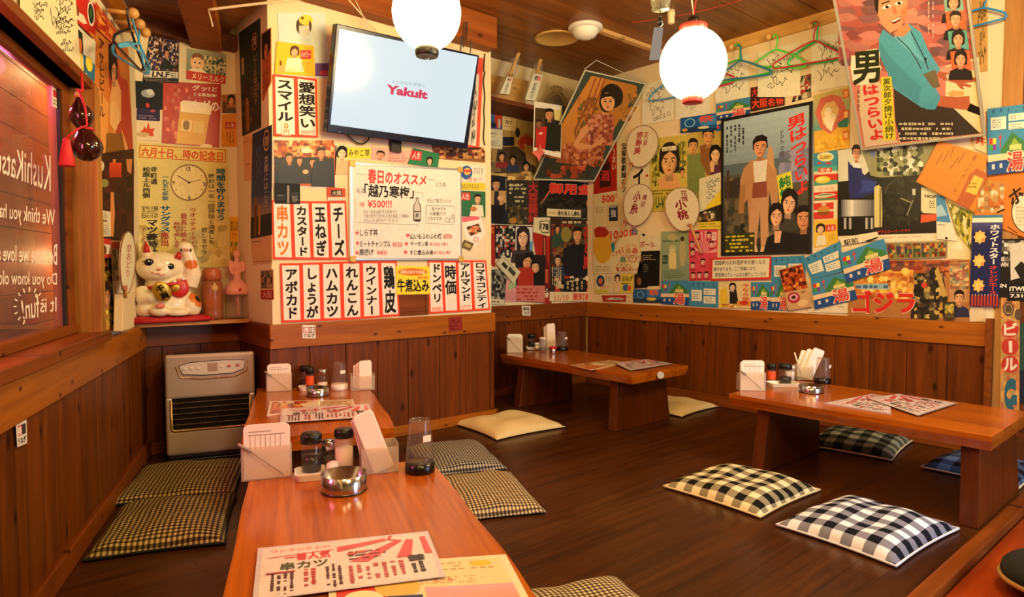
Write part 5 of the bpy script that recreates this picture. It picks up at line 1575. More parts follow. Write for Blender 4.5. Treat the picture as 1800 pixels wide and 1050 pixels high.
s.poly([(4, 30), (24, 22), (30, 80), (6, 84)], '#e0c03a').poly([(34, 36), (54, 30), (62, 84), (34, 88)], '#24221c').fc(43, 22, 18, 24, skin='#e8cca0', hair='#15120e', fem=True).t('今なら猫', (72, 8, 94, 74), '#c84a2a', .02, True).r(56, 74, 98, 92, '#d8953a').e(78, 80, 14, 8, '#c83a24').mo(4, 84, 54, 98, 8, 2, ['#e0c03a', '#c86a2a', '#e8d8a0'], 4).done()
yu_card('I', [(770, 757), (890, 756), (890, 928), (770, 926)], 'teal bathhouse card right of the kimono girl card', 3)
yu_card('I', [(890, 757), (1000, 752), (1012, 936), (890, 930)], 'blue bathhouse card half under the grilled food photo', 1)
yu_card('I', [(896, 602), (1100, 592), (1110, 770), (896, 756)], 'blue card back right under the corner of the black-framed poster', 2, True)
s = Sheet('photo_print', 'tilted photo card of grilled seafood and a bowl', 'I', [(942, 682), (1086, 644), (1146, 908), (1000, 932)], 'RT', '#b8703a', 'photo', lvl=5, mat='print_gloss')
s.mo(2, 2, 98, 56, 9, 9, ['#8a2c14', '#c85a24', '#5a1c10', '#d88a3a', '#3a1810', '#b84a1c'], 11).r(0, 56, 100, 100, '#c8a070').e(34, 72, 26, 13, '#a82c3c').e(34, 71, 18, 8, '#d8a0a0').e(34, 71, 9, 4, '#4a1c24').e(66, 88, 22, 8, '#e0c088').sc(70, 60, 92, 66, 1, '#4a2c1c').done()
yu_card('J', [(32, 616), (268, 503), (292, 690), (92, 742)], 'blue card back tilted below the yellow girl card', 3, True)
yu_card('J', [(264, 582), (538, 488), (580, 672), (308, 762)], 'upper of two tilted teal bathhouse cards overlapping the monster film poster', 6)
yu_card('J', [(88, 742), (330, 690), (374, 860), (112, 924)], 'lower tilted teal bathhouse card left of the big red film title', 5)
s = Sheet('leaflet', 'plain white slip on the rail under the tilted bathhouse card', 'J', [(74, 892), (330, 880), (326, 950), (72, 942)], 'RT', '#e0d4b4', 'leaflet', lvl=2)
s.e(4, 50, 2, 8, '#1a1812').sc(70, 30, 96, 50, 1, '#b8aa8a').done()
# column of menu cards right of the black frame
for crop, q, lab, art in (
        ('J', [(104, -65), (246, -70), (262, 40), (104, 45)], 'blue card with a plate of dumplings right of the black frame', 'plate'),
        ('J', [(104, 45), (262, 40), (256, 90), (106, 98)], 'slim teal card with red print right of the black frame', 'slim'),
        ('J', [(106, 96), (258, 88), (262, 150), (108, 164)], 'red and white card with an omelette right of the black frame', 'egg'),
        ('J', [(106, 166), (326, 150), (326, 244), (108, 256)], 'red, white and green card with a long fish right of the black frame', 'fish'),
        ('J', [(106, 268), (246, 260), (246, 364), (106, 374)], 'red and cream card with a burger right of the black frame', 'burger'),
        ('J', [(106, 378), (252, 368), (256, 520), (110, 545)], 'yellow card of a woman with a small red label, foot of the card column', 'girl')):
    s = Sheet('card', lab, crop, q, 'RT', '#d8d0a8', 'card', 'menu cards right of the black frame', 1)
    if art == 'plate':
        s.r(0, 0, 100, 100, '#3a8aa0').e(50, 48, 34, 26, '#e0d8a0').mo(26, 34, 74, 62, 5, 3, ['#d8b84a', '#e8d88a', '#a8a03a'], 3).e(24, 82, 7, 7, '#c83a3a').e(60, 84, 12, 6, '#c83a3a')
    elif art == 'slim':
        s.r(0, 0, 100, 60, '#4aa090').r(20, 20, 74, 74, '#c8483a').t('定食', (26, 26, 68, 68), '#e8d8b0', .02)
    elif art == 'egg':
        s.r(0, 0, 100, 60, '#c83a2c').r(0, 60, 100, 100, '#4a9a80').e(36, 50, 30, 34, '#e0c83a').e(30, 44, 18, 16, '#f0e08a')
    elif art == 'fish':
        s.r(0, 0, 100, 44, '#e0d4b4').t('さかな', (14, 12, 60, 38), '#d8705a', .01).r(0, 44, 100, 100, '#c8302a').poly([(0, 66), (24, 52), (54, 58), (64, 68), (30, 84), (4, 82)], '#c8c8a0').poly([(4, 62), (40, 58), (58, 66), (20, 68)], '#5a7a5a').r(0, 88, 60, 98, '#3a8a5a')
    elif art == 'burger':
        s.r(0, 4, 88, 44, '#c8382a').r(0, 56, 88, 98, '#c8382a').e(44, 46, 28, 24, '#c8803a').poly([(16, 54), (72, 54), (66, 76), (22, 76)], '#8a4a20').r(18, 48, 70, 56, '#a8a03a').r(36, 8, 54, 20, '#e0d0b0')
    else:
        s.r(0, 0, 100, 100, '#e0b83a').fc(28, 34, 32, 30, skin='#e8c090', fem=True, hair='#2a1c10').r(50, 20, 92, 46, '#c83428').t('人生', (55, 25, 87, 42), '#f0dcc0', .02).poly([(6, 96), (14, 58), (46, 58), (52, 96)], '#dcd8b8').sc(60, 56, 92, 96, 3, '#a8802a', True, .4)
    s.done()
# brewery poster
s = Sheet('poster', 'large dark brewery poster with steel tanks and red lettering at the bottom', 'T', [(180, 130), (1150, 45), (1146, 935), (180, 966)], 'RT', '#17170f', mat='print_gloss', lvl=2).px()
s.poly([(182, 135), (560, 95), (560, 260), (400, 420), (185, 440)], '#c8c8b0').poly([(410, 130), (1146, 60), (1100, 220), (960, 380), (600, 400), (500, 380)], '#8a8a64').mo(560, 90, 1010, 380, 14, 9, ['#c8c8a8', '#4a5030', '#8a9060', '#2a2e1c', '#e0e0c8', '#6a7048'], 13, .6, .8)
s.e(520, 170, 28, 30, '#6a7aa8').fc(362, 165, 80, 130, skin='#d89a78').poly([(280, 235), (310, 280), (405, 280), (420, 360), (520, 420), (560, 440), (540, 540), (430, 590), (300, 605), (285, 500)], '#1e2660').poly([(310, 250), (370, 262), (405, 275), (405, 310), (330, 300)], '#d8d8d0').poly([(400, 420), (560, 440), (540, 520), (380, 560), (420, 480)], '#2a3a86')
s.g(215, 615, 535, 790, '#d8d8c8', '#4a4a54', 10, True).g(215, 615, 330, 790, '#4a4e58', '#e0e0d0', 6, True).poly([(180, 780), (560, 770), (560, 905), (180, 910)], '#15150f')
for x in (240, 290, 450, 500):
    s.g(x, 790, x + 26, 900, '#c8c8b8', '#6a6a64', 4, True)
s.poly([(535, 490), (580, 470), (620, 520), (610, 880), (535, 885)], '#c8be7a').r(585, 500, 600, 880, '#6a6436').poly([(600, 400), (1000, 370), (1000, 760), (960, 860), (620, 900)], '#1c1d14')
s.mo(620, 420, 960, 860, 10, 12, ['#1a1b13', '#22241a', '#14150f', '#2c2e20'], 4).ln([(640, 560), (660, 480), (740, 420), (850, 365)], 5, '#5a5c48').ln([(790, 600), (890, 640)], 12, '#8a8a4a').ln([(910, 620), (850, 770)], 9, '#8a8a78').r(905, 510, 935, 570, '#b8b8a0')
s.poly([(990, 490), (1146, 520), (1146, 750), (1010, 745), (988, 720)], '#cfcaa0').t('HOP', [(1025, 560), (1140, 572), (1138, 605), (1025, 595)], '#1a1a14', .04).sc(1070, 620, 1140, 700, 4, '#5a5a44').poly([(990, 760), (1146, 755), (1146, 815), (985, 840)], '#d8542a')
s.t('アサヒスーパードライ', [(566, 915), (885, 898), (885, 925), (566, 945)], '#b82a20', .03).done()
s = Sheet('leaflet', 'white lower margin slip under the brewery poster', 'T', [(180, 968), (1146, 938), (1150, 1010), (600, 1030)], 'RT', '#dfd4b0', 'leaflet', lvl=1)
s.sc(30, 30, 98, 50, 1, '#a89a78').done()
s = Sheet('card', 'torn white card with black station characters under the brewery poster', 'T', [(190, 985), (565, 925), (580, 1000), (220, 1060)], 'RT', '#ddd3ae', 'card', lvl=4)
s.t('駅前', [(8, 38), (46, 30), (46, 98), (8, 104)], '#17140f', .02).poly([(62, 90), (98, 66), (98, 84), (70, 108)], '#17140f').done()
s = Sheet('leaflet', 'white sheet with a blue sky picture beside the brewery poster', 'U', [(150, 345), (190, 345), (270, 560), (266, 604), (152, 590)], 'RT', lvl=1) if False else Sheet('leaflet', 'white sheet with a blue sky picture beside the brewery poster', 'U', [(150, 340), (196, 340), (272, 604), (152, 590)], 'RT', '#ddd6b8', 'leaflet', lvl=3)
s.poly([(0, 0), (100, 0), (92, 60), (0, 60)], '#4a86b0').poly([(0, 26), (50, 20), (80, 44), (0, 50)], '#9ac0d0').sc(8, 64, 70, 70, 1, '#5a5a4a').e(48, 96, 7, 3, '#1a1812').done()
s = Sheet('poster', 'yellow-green hop cone picture half hidden by the orange poster', 'U', [(215, 380), (372, 440), (352, 660), (270, 560)], 'RT', '#8a8a3a', lvl=2)
s.mo(2, 2, 98, 98, 9, 9, ['#c8b83a', '#7a7a2a', '#d8d08a', '#5a5a24', '#a8a03a', '#e0d8a0'], 5).done()
s = Sheet('poster', 'strip of eight tiny film scenes above the big red film title', 'J', [(548, 516), (930, 504), (922, 606), (562, 618)], 'RT', '#8a7a50', lvl=3)
for i in range(7):
    s.mo(2 + 14 * i, 8, 14 + 14 * i, 92, 3, 5, ['#6a7a3a', '#a85a2a', '#3a4a2c', '#c8984a', '#4a3a5a', '#7a2c1c'], 30 + i)
s.done()
s = Sheet('leaflet', 'blank pale sheet with a curled corner left of the navy flower poster', 'J', [(920, 480), (1060, 470), (1068, 620), (930, 612)], 'RT', '#d8cc9c', 'leaflet', lvl=1)
s.poly([(5, 50), (60, 20), (80, 60)], '#e6dcb4').done()
s = Sheet('poster', 'fiery film poster with a huge red three-letter title above the right rail', 'J', [(328, 622), (1066, 618), (1068, 1002), (316, 962)], 'RT', '#a8703a', lvl=3).px()
s.mo(332, 626, 1060, 720, 20, 5, ['#8a3424', '#a8542c', '#5a3a3a', '#b86a34', '#7a4a3a'], 14).g(332, 690, 720, 860, '#d8a03a', '#b8622a', 6).mo(400, 680, 720, 860, 14, 8, ['#e8b84a', '#c8702a', '#d8943a', '#a8582a', '#f0cc6a'], 15, .6, .7).e(670, 690, 26, 22, '#f0c85a')
s.poly([(700, 980), (720, 800), (780, 740), (840, 660), (900, 700), (930, 860), (900, 975), (860, 990)], '#2a2418').mo(725, 700, 900, 980, 9, 12, ['#1f1b14', '#3a3020', '#4a3a24', '#8a7a48', '#2a2418', '#c8a85a'], 16).poly([(850, 690), (870, 660), (930, 840), (900, 850)], '#b8984a').e(786, 775, 18, 18, '#c8402a')
s.poly([(360, 770), (560, 765), (575, 800), (380, 800)], '#8ab0b8').sc(366, 772, 566, 798, 1, '#3a5a7a', False, .8, 2, 1.4)
s.poly([(940, 640), (1062, 630), (1064, 880), (940, 880)], '#b88a5a').mo(945, 640, 1060, 800, 6, 9, ['#c8a06a', '#a87448', '#8a5a3a', '#d8b47a', '#7a8a6a'], 17).ring(1010, 715, 32, 32, 10, '#a85a4a').bust(1002, 856, 56, 78, '#2a2c44', skin='#d89a68', hair='#14120e').poly([(1064, 930), (1160, 935), (1160, 1000), (1066, 1000)], '#d8c49a')
s.t('ゴジラ', [(340, 806), (728, 812), (732, 948), (344, 946)], '#e8c8a8', .07).t('ゴジラ', [(346, 810), (724, 816), (728, 944), (350, 942)], '#c8281c', .05).done()
s = Sheet('leaflet', 'pale strip of wall paper at the end of the right rail', 'X', [(170, 260), (390, 262), (392, 375), (170, 360)], 'RT', '#d9c49c', 'leaflet', lvl=2)
s.sc(70, 20, 90, 60, 2, '#b8a078').done()
s = Sheet('photo_print', 'small greenish photo card leaning on the right rail', 'J', [(904, 880), (976, 878), (975, 986), (906, 986)], 'RT', '#3a3020', 'photo', lvl=7)
s.mo(10, 12, 90, 66, 5, 5, ['#a8a03a', '#6a7a3a', '#c8b04a', '#8a6a3a'], 8).r(10, 70, 92, 90, '#5a4a30').done()
s = Sheet('poster', 'navy vertical poster with three yellow star flowers and white and red kana', 'U', [(358, 455), (536, 452), (512, 985), (344, 980)], 'RT', '#1a1e4c', lvl=6)
s.r(0, 0, 100, 3, '#3a7a9a').r(0, 3, 100, 8, '#e0dcc0').g(0, 8, 100, 20, '#4a4a7a', '#1c2050')
for y in (24, 50, 77):
    pts = []
    for k in range(16):
        a = 2 * math.pi * k / 16
        rr = 1.0 if k % 2 == 0 else .72
        pts.append((27 + 22 * rr * math.cos(a), y + 8 * rr * math.sin(a)))
    s.poly(pts, '#d8b45a').e(30, y + 1, 12, 4.5, '#e8c46a').e(38, y + 3, 6, 2, '#d8884a')
s.t('ホワイトスター', (58, 10, 92, 54), '#dcd8d0', .04, True).t('オレンジエース', (60, 55, 92, 87), '#c83a2c', .03, True)
for k in range(9):
    s.r(4 + k * 10.6, 88, 11 + k * 10.6, 99.5, '#a8382a').r(6 + k * 10.6, 86.5, 9 + k * 10.6, 88, '#c8b08a')
s.done()
# orange posters on the right
s = Sheet('poster', 'orange laminated poster tilted like a diamond with an amber bottle', 'U', [(165, 20), (448, 110), (370, 440), (32, 262)], 'RT', '#d07c1c', mat='print_gloss', lvl=8).px()
s.ln([(160, 26), (36, 262), (368, 436)], 4, '#5a3a1c').ln([(85, 244), (290, 352)], 2, '#8a4a14').poly([(382, 182), (442, 214), (440, 250), (340, 420), (262, 380), (290, 330), (340, 220)], '#a85420').poly([(370, 222), (424, 246), (380, 340), (318, 316)], '#d8b040').sc(335, 262, 400, 300, 2, '#8a6a1c')
for i, (x, y) in enumerate(((255, 60), (225, 80), (190, 95), (320, 90), (280, 120))):
    s.ln([(x, y), (x - 30 - 5 * i, y + 66)], 5, '#7a4a18')
s.t('角ハイボール', [(372, 100), (392, 110), (262, 330), (238, 318)], '#5a3414', .0, True).done()
s = Sheet('poster', 'orange poster with a white round fan shape behind the navy poster', 'U', [(372, 215), (805, 195), (805, 640), (372, 470)], 'RT', '#d0762a', lvl=4).px()
s.poly([(446, 250), (520, 260), (560, 300), (470, 440), (372, 420)], '#b8823a').mo(390, 270, 540, 440, 8, 8, ['#c8a060', '#d8c89a', '#a87a4a', '#b8662a'], 9, .5, .6).e(690, 440, 108, 125, '#3a2c1c', 0, 28).e(690, 440, 102, 118, '#dcd0b0', 0, 28).t('ホ', [(560, 330), (630, 280), (660, 350), (590, 410)], '#2a1c10', .04).ln([(500, 440), (545, 420)], 10, '#2a1c10').ln([(560, 520), (620, 560)], 6, '#5a3414').sc(610, 400, 680, 520, 6, '#b8aa8a').done()
s = Sheet('card', 'small white card with a red well-shaped character above the orange poster', 'U', [(366, -10), (440, 0), (444, 100), (372, 70)], 'RT', '#dcc8a0', 'card', lvl=3)
s.t('井', (6, 4, 90, 60), '#c8442c', .03).done()
yu_card('U', [(444, -160), (690, -190), (690, -20), (446, 2)], 'blue card back with white fields at the right edge over the bathhouse card', 7, True)
yu_card('U', [(446, -26), (690, -52), (690, 196), (448, 224)], 'teal bathhouse card at the right picture edge', 9)
s = Sheet('poster', 'black and white gig poster behind the navy poster', 'U', [(512, 590), (690, 590), (690, 948), (514, 925)], 'RT', '#17150f', lvl=5).px()
s.mo(520, 600, 690, 720, 7, 6, ['#b8b09a', '#2a2820', '#6a665a', '#dcd6c4', '#15130f'], 6).poly([(575, 620), (640, 610), (690, 640), (690, 800), (580, 830)], '#c8c2ae').poly([(600, 760), (640, 720), (690, 760), (690, 850), (640, 830)], '#1a1814').t('WIN', (518, 726, 566, 752), '#d8d2c0', .04).t('IN', (516, 850, 556, 872), '#d8d2c0', .04).r(560, 850, 690, 948, '#121110').t('iTWIN', (572, 866, 690, 892), '#e0dac8', .04).sc(574, 898, 690, 904, 1, '#a8a290').t('7.31', (576, 910, 650, 930), '#e0dac8', .04).done()
s = Sheet('poster', 'tall beer strip poster with three red discs of white kana on the post', 'X', [(524, 170), (668, 170), (664, 1060), (516, 1060)], 'RT', '#c8944c', mat='print_matte', lvl=4)
s.mo(3, 3, 97, 98, 6, 20, ['#d0a058', '#c08a44', '#c8784a', '#b89a5a', '#d0844a'], 14).e(40, 12, 30, 6.5, '#5a4632').ring(40, 12, 22, 4.5, 4, '#a88a60').e(92, 17, 20, 5, '#5a4632')
for i, ch in enumerate('ビール'):
    y = 29.5 + 15.2 * i
    s.e(50, y, 46, 7.4, '#b8382a')
    if ch == 'ー':
        s.poly([(42, y - 5), (60, y - 5), (62, y + 5), (44, y + 5)], '#e4d4b8')
    else:
        s.t(ch, (18, y - 5.2, 86, y + 5.2), '#e4d4b8', .05)
for r_, x, y in ((34, 60, 86), (20, 74, 96)):
    s.ln([(x + r_ * math.cos(a), y + r_ * .28 * math.sin(a)) for a in [math.pi * (1.72 - .13 * k) for k in range(10)]], 9, '#2f6472')
s.done()
s = Sheet('poster', 'dark green poster edge at the right border beside the beer strip', 'X', [(670, 385), (760, 380), (760, 1000), (668, 1000)], 'RT', '#2a4a40', mat='print_matte', lvl=4)
s.poly([(0, 60), (100, 55), (100, 100), (0, 100)], '#1c2438').done()
s = Sheet('autograph_board', 'pale signed board behind the blue hanger at the top right', 'H', [(1010, -20), (1100, -30), (1102, 410), (1030, 420)], 'RT', '#c89a54', 'autograph board', AG, 1)
s.scrawl(30, 10, 95, 90, '#3a2a14', 2.5, 71, 3).done()
# ------------------------------------------------------------ lamps, television, hanging frames, fans, hangers
def emissive(name, col, st):
    m, nt, b, N, L = nodes_of(name)
    b.inputs['Base Color'].default_value = (*lin(col), 1)
    b.inputs['Emission Color'].default_value = (*lin(col), 1)
    b.inputs['Emission Strength'].default_value = st
    MATS[name] = m
    return m


emissive('lantern_paper', '#ffe29a', LANTERN_W)
flat('lantern_red', '#c8302a', 0.35)
flat('black_plastic', '#15140f', 0.35)
flat('white_plastic', '#e4dfd2', 0.4)
flat('cable_dark', '#2a211a', 0.6)
flat('cable_pale', '#cfc0a0', 0.5)
flat('steel', '#c2c3c6', 0.18, 1.0)
flat('steel_dark', '#5a5c60', 0.3, 1.0)


def lantern(label, px, py, depth, r, cap):
    c = far(px, py, depth)
    t = thing('paper_lantern', label, 'lantern', c, 0, 'round glowing lanterns')
    h = r * 1.08
    pr = [(r * math.sin(a), -h * math.cos(a)) for a in [math.pi * (0.06 + 0.88 * k / 18) for k in range(19)]]
    MB().lathe(pr, 36).build('lantern_globe', 'lantern_paper', t)
    z = 2.48 - c.z
    if cap == 'red':
        MB().lathe([(r * .40, h * .92), (r * .42, h * .93), (r * .42, h * 1.08), (r * .3, h * 1.09)], 28).build('top_cap', 'lantern_red', t, bevel=0.002)
        MB().lathe([(r * .22, -h * 1.1), (r * .3, -h * 1.09), (r * .32, -h * .93), (r * .30, -h * .9)], 28).build('bottom_cap', 'lantern_red', t, bevel=0.002)
        MB().lathe([(0.018, h * 1.09), (0.022, h * 1.12), (0.02, h * 1.3), (0.008, h * 1.36)], 16).build('lamp_socket', 'black_plastic', t)
        for k, (dx, dy) in enumerate(((.10, -.02), (-.09, .02), (.02, .08))):
            MB().tube([(0, 0, h * 1.34), (dx * .5, dy * .5, (h * 1.34 + z) / 2), (dx, dy, z)], 0.0025, 6).build('cord', 'cable_pale' if k else 'lantern_red', t)
    else:
        MB().lathe([(r * .30, h * .94), (r * .36, h * .95), (r * .34, h * 1.08), (0.02, h * 1.12)], 28).build('top_cap', 'black_plastic', t)
        MB().lathe([(r * .20, -h * 1.17), (r * .32, -h * 1.18), (r * .345, -h * 1.1), (r * .34, -h * .96), (r * .25, -h * .92)], 28).build('bottom_cap', 'black_plastic', t, bevel=0.002)
        MB().tube([(0, 0, h * 1.1), (0, 0, z)], 0.003, 6).build('cord', 'cable_dark', t)
        MB().tube([(.008 * math.cos(a), 0, -h * 1.2 + .008 * math.sin(a)) for a in [k * math.pi / 5 for k in range(10)]], 0.0012, 5, closed=True).build('hook_ring', 'steel', t)


lantern('glowing round lantern with a black foot in front of the television', 750, 22, 2.45, 0.130, 'black')
lantern('glowing round lantern with red caps hanging by the right wall', 1218, 113, 2.5, 0.1265, 'red')

# ---- television leaning out from the pillar
tq = [(630, 135), (1452, 320), (1385, 862), (572, 762)]
TY = 3.085


def rayp(crop, p):
    ox, oy, sc_ = CROPS[crop]
    return ray(ox + p[0] / sc_, oy + p[1] / sc_)


rb = [rayp('C', p) for p in tq]
BLp, BRp = EYE + rb[3] * (TY / rb[3].y), EYE + rb[2] * (TY / rb[2].y)
TLp, TRp = EYE + rb[0] * (BLp.x / rb[0].x), EYE + rb[1] * (BRp.x / rb[1].x)
ax = (BRp - BLp).normalized()
upv = ((TLp - BLp) + (TRp - BRp)) / 2
upv = (upv - ax * upv.dot(ax))
n_tv = ax.cross(upv).normalized()
if n_tv.y > 0:
    n_tv = -n_tv
plane('TVS', (BLp + BRp + TLp + TRp) / 4, n_tv)
tv = thing('television', 'black-framed wall television showing a white screen with a pink word', 'television')
Q = [hit(CROPS['C'][0] + p[0] / CROPS['C'][2], CROPS['C'][1] + p[1] / CROPS['C'][2], 'TVS') for p in tq]
mb = MB().hexa([p - n_tv * 0.05 for p in (Q[3], Q[2], Q[1], Q[0])] + [p for p in (Q[3], Q[2], Q[1], Q[0])])
flat('bezel', '#10142a', 0.22)
mb.build('bezel', 'bezel', tv, bevel=0.004)
c = sum(Q, Vector()) / 4
MB().hexa([c + (p - c) * .6 - n_tv * 0.085 for p in (Q[3], Q[2], Q[1], Q[0])] + [c + (p - c) * .75 - n_tv * 0.048 for p in (Q[3], Q[2], Q[1], Q[0])]).build('back_cover', 'black_plastic', tv)
MB().box((c.x - .06, c.y + .08, c.z - .08), (c.x + .06, 3.179, c.z + .10)).box((c.x - .03, 3.15, c.z - .30), (c.x + .03, 3.179, c.z)).build('wall_bracket', 'black_plastic', tv)
m, nt, b, N, L = nodes_of('screen')
at = N('ShaderNodeAttribute')
at.attribute_name = 'Col'
L(at.outputs['Color'], b.inputs['Emission Color'])
b.inputs['Base Color'].default_value = (0.02, 0.02, 0.02, 1)
b.inputs['Emission Strength'].default_value = 0.62
b.inputs['Roughness'].default_value = 0.15
MATS['screen'] = m
s = Sheet('screen', None, 'C', [(646, 166), (1442, 328), (1364, 824), (594, 718)], 'TVS', '#dcecf2', lvl=0.3, mat='screen', parent=tv).px()
s.t('人も地球も健康に', [(948, 460), (1142, 482), (1138, 504), (944, 482)], '#9ab8b8', .0).t('Yakult', [(918, 486), (1158, 526), (1152, 574), (912, 540)], '#d8285a', .05)
s.done()
s = Sheet('front_controls', None, 'C', [(585, 722), (640, 732), (638, 770), (582, 760)], 'TVS', lvl=0.15, parent=tv, nobase=True).px()
s.e(648, 762, 3, 3, '#a8c8ff').done()
# cables round the television
def cord(name, label, pts, r, mat, cat='cable', group=None, n=6):
    P = [Vector(p) for p in pts]
    out = []
    for i in range(len(P) - 1):
        p0, p1, p2, p3 = P[max(i - 1, 0)], P[i], P[i + 1], P[min(i + 2, len(P) - 1)]
        for k in range(6):
            t = k / 6
            out.append(0.5 * ((2 * p1) + (p2 - p0) * t + (2 * p0 - 5 * p1 + 4 * p2 - p3) * t * t + (3 * p1 - p0 - 3 * p2 + p3) * t ** 3))
    out.append(P[-1])
    return tag(MB().tube(out, r, n).build(name, mat), label, cat, group)


cord('cable', 'thin pale cable dropping behind the television from the beam', [wpt(*p, 0.09, 'C') for p in ((690, -10), (760, 70), (810, 130), (860, 185), (870, 230))], 0.004, 'cable_pale')
cord('cable', 'second pale cable crossing to the television top', [wpt(*p, 0.096, 'C') for p in ((730, -10), (780, 90), (800, 150), (815, 200))], 0.003, 'cable_pale')
cord('cable', 'black cable sagging under the television', [wpt(*p, 0.02, 'C') for p in ((690, 775), (730, 815), (780, 830), (815, 800), (800, 770))], 0.004, 'black_plastic')
cord('cable', 'dark cable clipped down the right edge of the pillar', [wpt(*p, 0.006, 'C') for p in ((1484, 310), (1478, 400), (1484, 420), (1476, 470), (1484, 560), (1478, 640), (1482, 700), (1476, 790), (1484, 840))], 0.004, 'cable_dark')
ch = thing('hanging_chain', 'fine bead chains hanging on the end of the beam above the television', 'chain')
for x0, y0, y1 in ((1366, 130, 270), (1382, 130, 240), (1350, 210, 290), (1406, 240, 300)):
    a, b_ = wpt(x0, y0, 0.10, 'C'), wpt(x0 - 6, y1, 0.10, 'C')
    mb = MB()
    for k in range(14):
        mb.sphere(a + (b_ - a) * (k / 13), 0.0045, 6, 4)
    mb.build('chain', 'steel_dark', ch)
# curtain wire across the window corner
crod = cord('curtain_rod', 'thin pale rod under the ceiling at the pillar corner', [far(366, 17, 2.7), far(440, 8, 2.72), far(512, 0, 2.74), far(590, -10, 2.76)], 0.006, 'cable_pale', 'rod')
a = far(366, 17, 2.7)
MB().tube([a, far(371, 34, 2.7), far(374, 47, 2.7)], 0.003, 6).build('dangling_cord', 'cable_pale', crod)

# ---- hanging scroll picture in the corner (leans out from the back wall)
pq = [(680, 400), (1035, 480), (735, 1045), (380, 1035)]
r4 = [rayp('E', p) for p in pq]
b1, b2 = EYE + r4[3] * (3.685 / r4[3].y), EYE + r4[2] * (3.60 / r4[2].y)
t1, t2 = EYE + r4[0] * (b1.x / r4[0].x), EYE + r4[1] * (b2.x / r4[1].x)
nn = (b2 - b1).cross((t1 + t2) / 2 - (b1 + b2) / 2).normalized()
if nn.y > 0:
    nn = -nn
plane('PIN', (b1 + b2 + t1 + t2) / 4, nn)
pin = thing('hanging_picture', 'vintage picture of a seated woman in a floral dress hanging aslant in the corner', 'picture')
s = Sheet('print', None, 'E', pq, 'PIN', '#3f4a3c', mat='print_gloss', lvl=0.4, thick=0.003, parent=pin).px()
s.poly([(712, 425), (1000, 490), (1008, 505), (690, 1030), (400, 1020)], '#3c4840').poly([(722, 436), (980, 494), (985, 520), (730, 950), (450, 905), (440, 890)], '#b8782c')
s.poly([(720, 440), (800, 452), (620, 880), (450, 890)], '#c8843a').mo(640, 560, 760, 800, 8, 12, ['#b87434', '#8a5a2a', '#a86a30', '#6a5a34', '#c88a44'], 5, .5, .7)
for x in (745, 775, 800):
    s.ln([(x, 450), (x - 90, 700)], 6, '#8a3a20')
s.ln([(730, 560), (690, 620), (650, 700), (625, 760), (640, 820)], 14, '#8a5428').mo(880, 540, 985, 700, 6, 8, ['#a86a2c', '#7a5a2c', '#b87a34'], 9, .5, .5)
s.poly([(560, 850), (620, 820), (720, 845), (790, 800), (800, 860), (740, 970), (500, 960)], '#a85a34').mo(560, 830, 790, 960, 16, 9, ['#b8643c', '#8a4428', '#c87a50', '#a04a2c', '#d08a58'], 11, .5, .8)
s.poly([(735, 660), (800, 640), (850, 690), (850, 760), (800, 830), (730, 850), (690, 830), (660, 800), (690, 720)], '#b86a48').mo(690, 660, 850, 840, 12, 12, ['#c87a50', '#a04a34', '#8a4434', '#d0906a', '#b05a3c'], 12, .5, .75)
s.poly([(665, 740), (700, 720), (705, 760), (650, 820), (630, 850), (612, 840)], '#d89a62').poly([(612, 835), (660, 825), (720, 838), (790, 790), (800, 815), (720, 860), (640, 860)], '#d8985c').poly([(780, 640), (815, 635), (815, 660), (785, 665)], '#d8985c')
s.e(838, 555, 66, 72, '#241c14').e(806, 590, 40, 60, '#241c14').e(815, 588, 40, 54, '#e0a468', -8)
s.poly([(772, 575), (790, 540), (850, 535), (858, 580), (835, 556), (800, 560)], '#241c14').e(800, 585, 7, 4, '#1c130c').e(830, 586, 7, 4, '#1c130c').ln([(790, 574), (808, 572)], 3, '#1c130c').ln([(822, 573), (840, 576)], 3, '#1c130c').poly([(806, 616), (815, 612), (826, 617), (816, 624)], '#a8342a').ln([(814, 590), (812, 604)], 3, '#b87a48')
s.poly([(470, 930), (740, 965), (700, 1030), (400, 1020)], '#3a3c30').mo(460, 955, 720, 1030, 9, 3, ['#8a3a24', '#a84a30', '#3a3a2c', '#4a4434', '#c05a3c'], 15, .4, .6)
s.done()
fb, P4 = frame_bars(pq, 'E', 'PIN', 0.0, 0.008, 0.011)
flat('cream_frame', '#cfc8aa', 0.5)
fb.build('picture_frame', 'cream_frame', pin, bevel=0.001)
apex = EYE + rayp('E', (748, 348)) * ((P4[0].y - 0.02) / rayp('E', (748, 348)).y)
MB().tube([P4[0], apex, P4[1]], 0.003, 6).build('hanging_string', 'cream_frame', pin)

# ---- photo print hanging from the shelf edge
plane('SH', (0, 3.396, 0), (0, -1, 0))
s = Sheet('photo_print', 'white-bordered photo of two people, one in red, hanging from the high shelf', 'S', [(552, 112), (852, 160), (838, 728), (540, 655)], 'SH', '#e2ddc6', 'photo', lvl=1, mat='print_gloss').px()
s.poly([(560, 180), (848, 208), (836, 668), (550, 612)], '#4a3a20').poly([(760, 200), (848, 208), (846, 330), (770, 310)], '#d8c878').poly([(660, 300), (770, 320), (842, 330), (836, 668), (668, 640)], '#1c2018').poly([(570, 400), (690, 380), (668, 640), (570, 615)], '#b82a24')
s.fc(602, 360, 66, 80, skin='#8a5a3a', hair='#2a1a14').fc(715, 262, 92, 110, skin='#c88a5a', hair='#1a1410').poly([(600, 455), (640, 445), (640, 470), (604, 476)], '#e0b8a8').e(790, 660, 40, 8, '#c8b098').done()
star = MB()
o = wpt(604, 660, 0.03, 'S', 'SH')
pts = []
rn = [(560, 650), (585, 650), (610, 570), (635, 640), (668, 668), (632, 700), (604, 768), (580, 720), (520, 664)]
